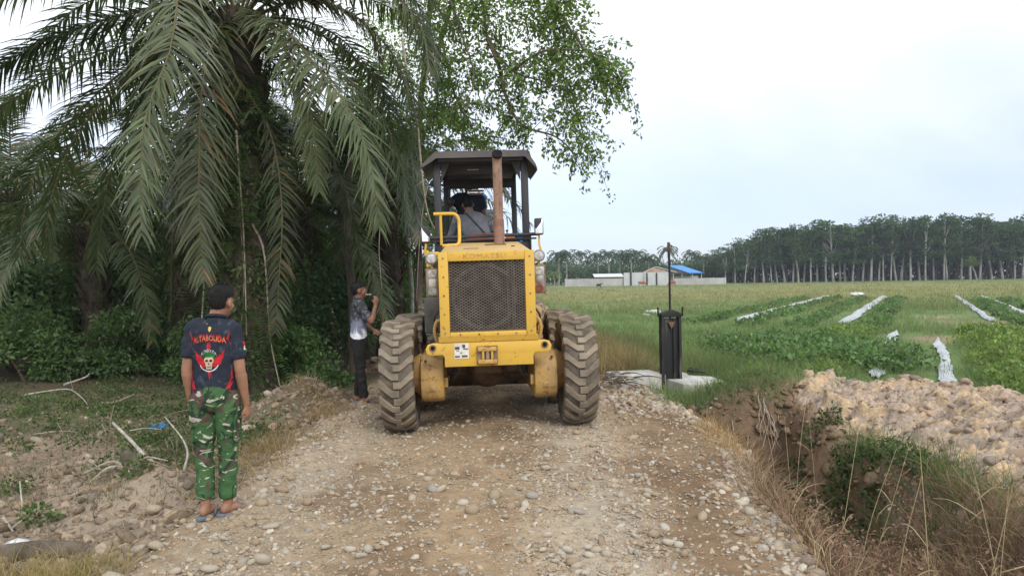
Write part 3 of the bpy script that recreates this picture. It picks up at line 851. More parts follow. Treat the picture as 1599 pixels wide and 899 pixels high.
# bolts round the cowl, hoses and cables at the back
for bx_, bz_ in [(s_ * .463, z_) for s_ in (-1, 1) for z_ in (1.12, 1.32, 1.52, 1.72, 1.92)] + [(x_, 1.100) for x_ in (-.3, -.1, .1, .3)]:
    t = MB(); t.lathe([(.011, YH - .007), (.012, YH + .004)], (bx_, 0, bz_), axis='y', n=6); t.build('bolt', MAT['lamp_frame'], hood)
for s in (-1, 1):
    t = MB(); t.tube(crom([(s * .30, -.45, .80), (s * .34, -.40, .66), (s * .42, -.1, .58), (s * .40, .3, .66)], 16), .016, 7); t.build('hose', MAT['black_steel'], G)
    t = MB(); t.tube(crom([(s * .54, -.2, 1.35), (s * .60, -.15, 1.25), (s * .58, .1, 1.12), (s * .62, .5, 1.05)], 16), .012, 7); t.build('hose', MAT['black_steel'], G)
    t = MB(); t.tube(crom([(s * .612, -.03, 1.87), (s * .57, .0, 1.80), (s * .56, .02, 1.6), (s * .53, .05, 1.45)], 14), .008, 6); t.build('cable', MAT['black_steel'], G)
# faded lettering on the cowl
def text_mesh(s, size, ext=0.001, space=1.0):
    cu = bpy.data.curves.new('text', 'FONT'); cu.body = s; cu.size = size; cu.align_x = 'CENTER'; cu.align_y = 'CENTER'; cu.extrude = ext; cu.space_character = space
    cu.resolution_u = 2
    o = bpy.data.objects.new('text', cu); COL.objects.link(o)
    me = bpy.data.meshes.new_from_object(o.evaluated_get(bpy.context.evaluated_depsgraph_get()))
    bpy.data.objects.remove(o); bpy.data.curves.remove(cu)
    return me
me = text_mesh('KOMATSU', 0.088, 0.0012, 1.12)
link('lettering', me, hood, MAT['faded_ink'], loc=(-0.02, YH - 0.0005, 1.932), rot=(R(90), 0, 0), scale=(1.05, 0.8, 1))
# step brackets at the hood's foot
for s in (-1, 1):
    t = MB(); t.tube(crom([(s * 0.56, -0.35, 1.0), (s * 0.59, -0.36, 1.12), (s * 0.565, -0.36, 1.23), (s * 0.515, -0.36, 1.25)], 12), 0.018, 8)
    t.build('hand_loop', MAT['yellow_worn'], G)
# side tanks between hood and tandems
t = MB(); t.box((-0.66, 1.35, 1.24), (0.24, 0.7, 0.46), 0.03); t.build('battery_box', MAT['cloth_grey'], G)
t = MB(); t.box((0.66, 1.75, 1.12), (0.22, 0.6, 0.36), 0.03); t.build('fuel_tank', MAT['yellow_worn'], G)
# axle, drive housing, soil caught underneath
t = MB(); t.tube([(-0.56, 0.76, 0.62), (0.56, 0.76, 0.62)], 0.13, 14); t.ball((0, 0.76, 0.60), (0.28, 0.28, 0.26), 14, 9); t.box((0.0, 0.45, 0.72), (0.34, 0.5, 0.30), 0.03); t.box((-0.3, 0.6, 0.70), (0.18, 0.3, 0.1), 0.02)
t.build('rear_axle', MAT['mud'], G)
t = MB()
n_ = 12
rings = []
for i in range(9):
    a = R(-62 + 124 * i / 8)
    rings.append((0.28 * math.cos(a) * 0.75, 0.36 + 0.29 * math.sin(a)))
poly = rings + [(p[0] + 0.03, p[1]) for p in rings[::-1]]
t.prism([(2.75 - p[0], p[1]) for p in poly], -1.15, 1.15, 'x')
t.build('mouldboard', MAT['mud'], G)
t = MB(); t.lathe([(0.62, 0.78), (0.66, 0.78), (0.66, 0.86), (0.62, 0.86)], (0, 3.0, 0), n=32, close=True); t.build('circle_gear', MAT['black_steel'], G)
t = MB(); t.prism([(2.2, 1.02), (5.6, 1.55), (6.4, 1.15), (6.4, 0.95), (5.6, 1.3), (2.2, 0.84)], -0.14, 0.14, 'x', 0.01); t.tube([(-0.85, 6.1, 0.62), (0.85, 6.1, 0.62)], 0.07, 10)
t.build('front_frame', MAT['yellow_worn'], G)

# ---- lamps, lamp boxes, mirrors
for s, dz_, dxx in ((-1, 0.0, -0.0), (1, 0.0, 0.0)):
    lx, ly, lz = s * 0.612, -0.10, 1.935
    t = MB(); t.lathe([(0.02, 0.10), (0.055, 0.07), (0.068, 0.02), (0.070, 0.0), (0.062, -0.006), (0.06, 0.004)], (lx, ly, lz), axis='y', n=24)
    lo = t.build('work_lamp', MAT['lamp_metal'], G)
    t = MB(); t.lathe([(0.059, 0.0), (0.05, -0.012), (0.02, -0.018)], (lx, ly, lz), axis='y', n=24); t.build('lens', MAT['lamp_glass'], lo)
    t = MB(); t.tube([(lx, ly + 0.04, lz - 0.06), (lx, ly + 0.05, lz - 0.12), (s * 0.52, ly + 0.06, lz - 0.13)], 0.016, 8); t.build('arm', MAT['yellow'], lo)
    bx, bz = s * 0.605, 1.665
    t = MB(); t.box((bx, ly, bz), (0.15, 0.07, 0.325), 0.008); bo = t.build('tail_lamp_box', MAT['lamp_frame'], G)
    t = MB(); t.box((bx, ly - 0.034, bz), (0.115, 0.008, 0.285), 0.003); t.build('plate', MAT['lamp_metal'], bo)
    for zz in (0.095, -0.10):
        t = MB(); t.lathe([(0.048, -0.036), (0.046, -0.048), (0.030, -0.050), (0.026, -0.044)], (bx, ly, bz + zz), axis='y', n=18)
        t.build('lens', MAT['lamp_glass'] if (zz > 0 or s < 0) else MAT['vinyl'], bo)
    t = MB(); t.box((bx, ly - 0.040, bz - 0.005), (0.075, 0.008, 0.09), 0.004); t.build('reflector', MAT['sticker'] if s < 0 else MAT['lamp_metal'], bo)
    # mirror on a bent stalk
    my = 0.95
    mx, mz = (0.715, 2.335) if s > 0 else (-0.73, 2.27)
    t = MB(); t.tube(crom([(s * 0.50, my, 1.98), (s * 0.64, my, 1.98), (mx + 0.01 * s, my, 2.02), (mx, my, 2.12), (mx, my + 0.03, mz - 0.05)], 16), 0.014, 8)
    st_ = t.build('mirror_stalk', MAT['yellow'], G)
    t = MB(); t.box((mx, my, mz), (0.115, 0.05, 0.215), 0.022, seg=3); t.build('mirror_housing', MAT['black_steel'], st_, R(50))
    t = MB(); t.box((mx, my - 0.024, mz), (0.092, 0.006, 0.185), 0.003, rot=(R(-7), 0, R(-9 * s))); t.build('mirror_glass', MAT['mirror'], st_)
# yellow box left, by the lamp
t = MB(); t.box((-0.60, 0.35, 2.0), (0.13, 0.2, 0.05), 0.012); t.tube([(-0.68, 0.35, 1.85), (-0.68, 0.35, 2.05)], 0.016); t.build('step_bracket', MAT['yellow'], G)

# ---- handrail on the hood
t = MB()
pts = [(-0.605, 0.62, 2.50), (-0.40, 0.62, 2.50), (-0.335, 0.62, 2.485), (-0.30, 0.62, 2.43), (-0.295, 0.62, 2.35), (-0.295, 0.55, 2.19), (-0.305, 0.5, 2.13), (-0.35, 0.47, 2.105), (-0.50, 0.44, 2.10)]
t.tube(crom(pts, 40), 0.021, 10)
t.tube([(-0.52, 0.62, 2.495), (-0.52, 0.66, 2.12)], 0.017, 8)
t.build('handrail', MAT['yellow'], G)

# ---- exhaust stack
t = MB()
ex, ey = 0.20, 0.78
t.tube([(ex, ey, 2.08), (ex, ey, 2.30)], [0.068, 0.066], 18)
t.tube([(ex, ey, 2.30), (ex, ey, 2.36), (ex, ey, 3.05)], [0.066, 0.058, 0.060], 18)
pts = crom([(ex, ey, 3.04), (ex, ey, 3.12), (ex, ey - 0.025, 3.19), (ex, ey - 0.085, 3.235)], 10)
t.tube(pts, 0.059, 18, caps=False)
exo = t.build('exhaust_stack', MAT['rust_pipe'], G)
t = MB(); q0, q1 = Vector(pts[-1]), Vector(pts[-2]); dd = (q0 - q1).normalized()
t.tube([q0 - dd * 0.03, q0 + dd * 0.005], [0.064, 0.064], 18); t.build('exhaust_outlet', MAT['soot_hole_dark'], exo)  # closed black end stands for the dark mouth of the pipe
t = MB(); t.tube([(ex, ey, 2.20), (ex, ey, 2.43)], [.0695, .0635], 18); t.build('rusty_collar', MAT['rusty'], exo)
t = MB(); t.box((ex + 0.02, ey - 0.062, 2.76), (0.008, 0.010, 0.60)); t.build('seam', MAT['lamp_frame'], exo)

# ---- operator's platform
t = MB(); t.box((0, 2.27, 1.50), (1.36, 2.1, 0.06), 0.01); t.box((0, 3.2, 1.29), (0.8, 0.5, 0.06), 0.01); t.build('platform', MAT['black_steel'], G)
t = MB(); t.box((0, 1.24, 1.86), (1.26, 0.05, 0.66), 0.01); t.build('rear_panel', MAT['black_steel'], G)
t = MB(); t.tube([(-0.78, 1.18, 2.235), (0.74, 1.18, 2.255)], 0.022, 8); t.tube([(-0.72, 1.18, 2.19), (0.70, 1.18, 2.20)], 0.012, 6)
for xx in (-0.62, -0.25, 0.25, 0.62): t.tube([(xx, 1.18, 2.05), (xx, 1.18, 2.24)], 0.014, 6)
t.build('guard_rail', MAT['black_steel'], G)
for s in (-1, 1):
    t = MB(); t.box((s * 0.575, 1.30, 2.42), (0.092, 0.10, 1.72), 0.012)
    po = t.build('canopy_post', MAT['black_steel'], G)
    t = MB(); t.prism([(s * 0.52, 3.22), (s * 0.40, 3.22), (s * 0.52, 2.98)], 1.28, 1.33, 'y'); t.build('gusset', MAT['black_steel'], po)
    t = MB(); t.box((s * 0.50, 2.55, 2.42), (0.075, 0.075, 1.72), 0.01); t.build('canopy_post', MAT['black_steel'], G)
    t = MB(); t.box((s * 0.56, 1.94, 1.95), (0.04, 1.2, 0.04), 0.006); t.build('side_rail', MAT['black_steel'], G)
# canopy: flat tray top, long eaves bent down either side, the right rear corner buckled
def canopy():
    t = MB()
    A, Z = 0.68, 3.34
    x3 = [(-0.765, Z - 0.165), (-0.605, Z - 0.02), (-0.585, Z), (0.585, Z), (0.605, Z - 0.02), (0.765, Z - 0.155)]
    V = []
    ys = [1.08, 1.12, 1.8, 2.75]
    for yi, yy in enumerate(ys):
        for i, (xx, zz) in enumerate(x3):
            dzz = 0; dxx = 0
            if i == 5 and yi < 2: dzz, dxx = -0.035, -0.05
            if i == 5 and yi == 2: dzz, dxx = 0.02, 0.03
            V.append((xx + dxx, yy, zz + dzz + (0.006 if yi == 1 else 0)))
    n = 6
    F = [(j * n + i, j * n + i + 1, (j + 1) * n + i + 1, (j + 1) * n + i) for j in range(3) for i in range(5)]
    t.add(V, F)
    b0 = [(v[0], v[1], v[2] - 0.012) for v in V]
    t.add(b0, [f[::-1] for f in F])
    # rear fascia lip
    lip = [V[i] for i in range(6)] + [(V[i][0] * 0.985, V[i][1] + 0.004, V[i][2] - (0.085 if 0 < i < 5 else 0.035)) for i in range(6)]
    t.add(lip, [(i, i + 1, i + 7, i + 6) for i in range(5)])
    for side in (0, 5):
        e = [V[j * n + side] for j in range(4)]
        e2 = [(p[0], p[1], p[2] - 0.035) for p in e]
        t.add(e + e2, [(j, j + 1, j + 5, j + 4) for j in range(3)])
    return t
cn = canopy().build('canopy', MAT['roof_steel'], G, R(25))
t = MB(); t.box((0, 1.9, 3.245), (1.10, 1.5, 0.05)); t.box((0, 1.75, 3.16), (0.90, 0.5, 0.13), 0.01); t.box((0.0, 2.52, 3.11), (1.02, 0.06, 0.17), 0.005)
t.build('headliner', MAT['black_steel'], cn)
t = MB(); t.box((-0.10, 1.49, 3.155), (0.15, 0.012, 0.012)); t.build('label_strip', MAT['lamp_metal'], cn)
# interior: seat, console, wheel, mirror
t = MB(); t.box((-0.05, 1.62, 2.0), (0.46, 0.42, 0.12), 0.04, seg=3); t.box((0.02, 1.44, 2.13), (0.40, 0.10, 0.34), 0.04, seg=3); t.build('seat', MAT['vinyl'], G, R(50))
t = MB(); t.box((0.0, 2.42, 1.88), (0.46, 0.26, 0.72), 0.04); t.build('console', MAT['black_steel'], G)
t = MB(); pts = [(0.2 * math.cos(a), 2.25 + 0.06 * math.sin(a), 2.35 + 0.19 * math.sin(a)) for a in np.linspace(0, 2 * math.pi, 25)]; t.tube(pts, 0.013, 6); t.tube([(0, 2.25, 2.35), (0, 2.4, 2.15)], 0.02, 6); t.build('steering_wheel', MAT['black_steel'], G)
for s in (-1, 1):
    for k in range(3):
        t = MB(); xx = s * (0.27 + 0.05 * k); t.tube([(xx, 2.35, 2.1), (xx, 2.28, 2.36)], 0.008, 6); t.ball((xx, 2.28, 2.375), 0.018, 8, 6); t.build('lever', MAT['black_steel'], G)
t = MB(); t.box((-0.06, 2.48, 2.965), (0.25, 0.03, 0.07), 0.025, seg=3); t.build('rear_view_mirror', MAT['mirror'], G)
t = MB(); t.box((0.36, 1.30, 2.215), (0.12, 0.06, 0.075), 0.015); t.build('beacon', MAT['orange_lens'], G)
t = MB(); t.ball((0.475, 1.22, 2.22), (0.05, 0.03, 0.035), 10, 6); t.tube([(0.475, 1.22, 2.19), (0.51, 1.2, 2.15)], 0.02, 6); t.build('tied_rag', MAT['blue_plastic'], G)
t = MB(); t.ball((-0.43, 2.45, 2.83), (0.055, 0.05, 0.055), 12, 8); t.tube([(-0.45, 2.48, 2.86), (-0.5, 2.53, 2.93)], 0.012, 6); t.build('horn', MAT['black_steel'], G)
# ================================================================ people
MAT['skin'] = m_plain('skin', (0.36, 0.19, 0.12), (0.27, 0.135, 0.085), 9, 0.55, bs=0.08, bscale=60, spec=0.35)
MAT['skin_dark'] = m_plain('skin_dark', (0.25, 0.125, 0.08), (0.18, 0.085, 0.055), 9, 0.55, bs=0.08, bscale=60, spec=0.35)
MAT['hair'] = m_plain('hair', (0.014, 0.012, 0.012), (0.006, 0.005, 0.005), 60, 0.6, bs=0.9, bscale=140, spec=0.3)
MAT['black_cloth'] = m_plain('black_cloth', (0.022, 0.020, 0.020), (0.012, 0.011, 0.011), 8, 0.9, bs=0.5, bscale=12)
MAT['grey_cloth'] = m_plain('grey_cloth', (0.155, 0.165, 0.185), (0.10, 0.108, 0.125), 7, 0.9, bs=0.6, bscale=10)
MAT['navy_cloth'] = m_plain('navy_cloth', (0.030, 0.034, 0.060), (0.018, 0.02, 0.035), 7, 0.9, bs=0.5, bscale=10)
MAT['sole'] = m_plain('sole', (0.18, 0.20, 0.235), (0.11, 0.125, 0.15), 14, 0.8, bs=0.1)
MAT['strap'] = m_plain('strap', (0.05, 0.055, 0.065), (0.03, 0.03, 0.035), 14, 0.8, bs=0.1)
MAT['white_dot'] = m_plain('white_dot', (0.8, 0.8, 0.78), (0.7, 0.7, 0.68), 14, 0.5, bs=0)
MAT['red_print'] = m_plain('red_print', (0.50, 0.025, 0.030), (0.38, 0.012, 0.02), 40, 0.85, bs=0)
MAT['orange_print'] = m_plain('orange_print', (0.80, 0.30, 0.10), (0.66, 0.06, 0.03), 30, 0.85, bs=0)
MAT['green_print'] = m_plain('green_print', (0.03, 0.20, 0.05), (0.015, 0.11, 0.03), 40, 0.85, bs=0)
MAT['bone_print'] = m_plain('bone_print', (0.60, 0.50, 0.36), (0.45, 0.35, 0.24), 40, 0.85, bs=0)
MAT['gold_print'] = m_plain('gold_print', (0.66, 0.52, 0.14), (0.5, 0.36, 0.08), 40, 0.85, bs=0)
MAT['dark_print'] = m_plain('dark_print', (0.03, 0.02, 0.02), (0.02, 0.015, 0.015), 40, 0.85, bs=0)
MAT['white_print'] = m_plain('white_print', (0.72, 0.72, 0.72), (0.6, 0.6, 0.62), 40, 0.85, bs=0)

def m_camo():
    m, nt, b = new_mat('camouflage')
    sq = (1.0, 1.0, 0.62)
    a = noise(nt, 6.5, 2, 0.5, 1.4, squash=sq); c = noise(nt, 5.5, 2, 0.5, 1.8, squash=(1.0, 1.0, 0.8)); d = noise(nt, 10.0, 2, 0.5, 2.6, squash=(0.55, 0.55, 1.3)); e = noise(nt, 8, 2, 0.5, 1.6)
    col = mix(nt, ramp(nt, a.outputs['Fac'], [(0.50, 0), (0.53, 1)]), (0.055, 0.125, 0.050), (0.026, 0.050, 0.030))
    col = mix(nt, ramp(nt, c.outputs['Fac'], [(0.545, 0), (0.565, 1)]), col, (0.105, 0.068, 0.055))
    col = mix(nt, ramp(nt, e.outputs['Fac'], [(0.40, 1), (0.415, 0)]), col, (0.075, 0.145, 0.06))
    col = mix(nt, ramp(nt, d.outputs['Fac'], [(0.60, 0), (0.615, 1)]), col, (0.44, 0.42, 0.34))
    nt.links.new(col, b.inputs['Base Color']); b.inputs['Roughness'].default_value = 0.92; b.inputs['Specular IOR Level'].default_value = 0.15
    n = noise(nt, 14, 4, 0.6, 0.6, squash=(1, 1, 1.6)); bump(nt, b, n.outputs['Fac'], 0.55, 0.02)
    return m
MAT['camo'] = m_camo()
def m_jersey(name, base, marks, thr=0.60, scale=14.0, low=None, z0=0.0, z1=1.0, mid=None):
    """sublimation-print jersey: base cloth with streaky marks, and a second colour low on the body"""
    m, nt, b = new_mat(name)
    d = noise(nt, scale, 3, 0.6, 2.2, squash=(1, 1, 0.7))
    col = mix(nt, ramp(nt, d.outputs['Fac'], [(thr, 0), (thr + 0.03, 1)]), base, marks)
    if low:
        sp = nd(nt, 'SeparateXYZ'); nt.links.new(nd(nt, 'TexCoord').outputs['Object'], sp.inputs[0])
        w = noise(nt, 9, 4, 0.6, 1.5, squash=(1, 1, 0.35))
        ad = nd(nt, 'Math', operation='MULTIPLY_ADD'); ad.inputs[1].default_value = 0.5; nt.links.new(w.outputs['Fac'], ad.inputs[0]); nt.links.new(sp.outputs['Z'], ad.inputs[2])
        mr = nd(nt, 'MapRange'); mr.inputs[1].default_value = z0; mr.inputs[2].default_value = z1; nt.links.new(ad.outputs[0], mr.inputs[0])
        if mid:
            low2 = mix(nt, ramp(nt, mr.outputs[0], [(0.35, 0), (0.5, 1)]), low, mid)
        else: low2 = low
        k = ramp(nt, mr.outputs[0], [(0.62, 1), (0.72, 0)])
        col = mix(nt, k, col, low2)
    nt.links.new(col, b.inputs['Base Color']); b.inputs['Roughness'].default_value = 0.8; b.inputs['Specular IOR Level'].default_value = 0.25
    n = noise(nt, 8, 4, 0.6, 0.5, squash=(1.4, 1.4, 0.8)); bump(nt, b, n.outputs['Fac'], 0.5, 0.025)
    return m
MAT['jersey'] = m_jersey('jersey', (0.020, 0.025, 0.040), (0.045, 0.055, 0.075), 0.58, 10)
MAT['jersey_white'] = m_jersey('jersey_white', (0.045, 0.050, 0.060), (0.42, 0.36, 0.36), 0.61, 16, (0.74, 0.77, 0.83), 0.93, 1.65, (0.20, 0.22, 0.29))
MAT['jersey_dark'] = m_jersey('jersey_dark', (0.014, 0.014, 0.016), (0.22, 0.21, 0.20), 0.62, 20)
MAT['shirt_pale'] = m_jersey('shirt_pale', (0.40, 0.42, 0.40), (0.12, 0.14, 0.12), 0.52, 16)

def ell(c, rx, ry, n=20, ax=Vector((1, 0, 0)), ay=Vector((0, 1, 0))):
    c = Vector(c)
    return [c + ax * (rx * math.cos(2 * math.pi * k / n)) + ay * (ry * math.sin(2 * math.pi * k / n)) for k in range(n)]
def capsule(mb, p, r0, q, r1, n=14):
    p, q = Vector(p), Vector(q); d = (q - p).normalized()
    pts = [p - d * r0 * 0.98, p - d * r0 * 0.7, p, p.lerp(q, 0.33), p.lerp(q, 0.67), q, q + d * r1 * 0.7, q + d * r1 * 0.98]
    rs = [r0 * 0.2, r0 * 0.71, r0, r0 + (r1 - r0) * 0.33, r0 + (r1 - r0) * 0.67, r1, r1 * 0.71, r1 * 0.2]
    mb.tube(pts, rs, n)
def sleeve(mb, p, r0, q, r1, n=18):
    """loose tube of cloth with a flat open-looking end"""
    p, q = Vector(p), Vector(q); d = (q - p).normalized()
    mb.tube([p - d * r0 * 0.8, p - d * r0 * 0.45, p, p.lerp(q, .5), q], [r0 * 0.35, r0 * 0.85, r0, (r0 + r1) / 2, r1], n)
def union(mb, name, voxel, it=6, fold=0.0):
    me = mb.mesh(name, None)
    o = bpy.data.objects.new(name, me); COL.objects.link(o)
    md = o.modifiers.new('r', 'REMESH'); md.mode = 'VOXEL'; md.voxel_size = voxel; md.use_smooth_shade = True
    if it:
        sm = o.modifiers.new('s', 'SMOOTH'); sm.factor = 0.5; sm.iterations = it
    out = bpy.data.meshes.new_from_object(o.evaluated_get(bpy.context.evaluated_depsgraph_get()))
    bpy.data.objects.remove(o); out.name = name
    if fold:                                  # creases and slack in the cloth
        n_ = len(out.vertices); co = np.empty(n_ * 3, np.float32); no = np.empty(n_ * 3, np.float32)
        out.vertices.foreach_get('co', co); out.vertex_normals.foreach_get('vector', no)
        co = co.reshape(-1, 3); no = no.reshape(-1, 3)
        a_ = np.arctan2(co[:, 1] - co[:, 1].mean(), co[:, 0] - co[:, 0].mean()) * .25
        w1 = fbm(co[:, 0] * 7 + co[:, 2] * 5, co[:, 2] * 9 - co[:, 1] * 6, 5, 3); w2 = fbm(co[:, 0] * 9 - co[:, 2] * 11, co[:, 1] * 9 + co[:, 2] * 4, 8, 3)
        d_ = (1 - np.abs(w1 - .5) * 4).clip(0, 1) * .6 + (1 - np.abs(w2 - .5) * 4).clip(0, 1) * .6 - .45
        out.vertices.foreach_set('co', (co + no * (d_ * fold)[:, None]).ravel()); out.update()
    out.polygons.foreach_set('use_smooth', np.ones(len(out.polygons), dtype=bool))
    return out
def hand(mb, w, d, pn, curl=0.5, mirror=1, spread=1.0):
    """palm and five fingers from wrist w, along d, palm facing pn"""
    w, d, pn = Vector(w), Vector(d).normalized(), Vector(pn)
    pn = (pn - d * pn.dot(d)).normalized(); s = d.cross(pn) * mirror      # towards the thumb
    mb.loft([ell(w + d * t, a, b_, 12, s, pn) for t, a, b_ in ((-0.02, .026, .022), (0.02, .031, .02), (0.05, .040, .018), (0.08, .041, .016), (0.095, .036, .012))])
    for k, (off, L) in enumerate(((0.030, .068), (0.010, .076), (-0.010, .071), (-0.029, .056))):
        b0 = w + d * (0.088 - 0.004 * abs(k - 1)) + s * off
        c1 = (d * math.cos(curl * 0.5) + pn * math.sin(curl * 0.5) + s * off * 2.0 * spread).normalized()
        c2 = (d * math.cos(curl * 1.3) + pn * math.sin(curl * 1.3)).normalized()
        c3 = (d * math.cos(curl * 1.9) + pn * math.sin(curl * 1.9)).normalized()
        p1 = b0 + c1 * L * 0.48; p2 = p1 + c2 * L * 0.32; p3 = p2 + c3 * L * 0.2
        mb.tube([b0 - c1 * 0.02, b0, p1, p2, p3, p3 + c3 * 0.005], [.008, .0095, .0088, .008, .007, .003], 8)
    t0 = w + d * 0.03 + s * 0.028
    td = (d * 0.75 + s * 0.6 + pn * 0.35).normalized(); t1 = t0 + td * 0.04
    td2 = (d * 0.95 + s * 0.2 + pn * 0.3 * (1 + curl)).normalized(); t2 = t1 + td2 * 0.03
    mb.tube([t0 - td * 0.015, t0, t1, t2, t2 + td2 * 0.005], [.012, .0125, .0105, .0085, .004], 8)

def head_parts(mb, hm):
    """skull, jaw, nose, ears, lips, neck top in head space, moved by hm"""
    t = MB()
    t.ball((0, -0.012, 0.022), (.0755, .097, .091), 20, 14)
    t.ball((0, .028, -.040), (.060, .062, .070), 18, 12)
    t.ball((0, .040, -.082), (.044, .044, .034), 14, 10); t.ball((0, .066, -.098), (.022, .022, .018), 12, 8)
    t.ball((0, .097, -.030), (.014, .020, .022), 10, 8, rot=(R(-18), 0, 0)); t.ball((0, .088, -.004), (.009, .012, .026), 8, 6)
    t.ball((0, .083, -.066), (.025, .014, .011), 10, 8)
    for s in (-1, 1):
        t.ball((s * .077, -.004, -.020), (.011, .022, .034), 10, 8, rot=(R(-12), 0, s * R(22)))
        t.ball((s * .034, .076, .022), (.022, .014, .010), 8, 6)
        t.ball((s * .042, .060, -.038), (.022, .024, .024), 8, 6)
    mb.add([hm @ Vector(v) for v in t.v], t.f)
def hair_mesh(seed, top=0.009):
    rng = np.random.default_rng(seed)
    B = bmesh.new(); bmesh.ops.create_uvsphere(B, u_segments=40, v_segments=28, radius=1.0)
    kill = []
    for v in B.verts:
        n = v.co.normalized()
        z = 0.022 + n.z * (.091 if n.z > 0 else .118 if n.y < 0 else .091); y = -0.012 + n.y * .097
        line = 0.054 + (y - 0.085) * 0.92 + rng.uniform(-.009, .006)          # hairline falls from brow to nape
        if abs(n.x) > 0.75 and y > -0.03: line = max(line, 0.0 + (y + 0.03) * 0.5)
        h = z - line
        if h < -0.012: kill.append(v); continue
        k = max(0.0, min(1.0, (h + 0.012) / 0.04))
        off = -0.003 + k * (0.0035 + top * max(0, n.z) ** 0.7) + rng.uniform(-.0015, .0015)
        v.co = Vector((n.x * (.0755 + off), -0.012 + n.y * (.097 + off), 0.022 + n.z * ((.091 if n.z > 0 else .118 if n.y < 0 else .091) + off)))
    bmesh.ops.delete(B, geom=kill, context='VERTS')
    pts = np.array([v.co[:] for v in B.verts]); sel = pts[rng.integers(0, len(pts), 1500)] + rng.normal(0, .003, (1500, 3))
    for p_ in sel:                            # short bristling strands
        c0 = Vector((0, -0.012, 0.012)); d_ = (Vector(p_) - c0).normalized(); d_ = (d_ + Vector(rng.normal(0, .45, 3)) + Vector((0, -.1, -.25))).normalized(); s_ = d_.orthogonal().normalized() * .0016
        q = Vector(p_) - d_ * .003
        try: B.faces.new([B.verts.new(q - s_), B.verts.new(q + s_), B.verts.new(q + d_ * rng.uniform(.010, .018))])
        except ValueError: pass
    for f in B.faces: f.smooth = True
    me = bpy.data.meshes.new('hair'); B.to_mesh(me); B.free()
    return me

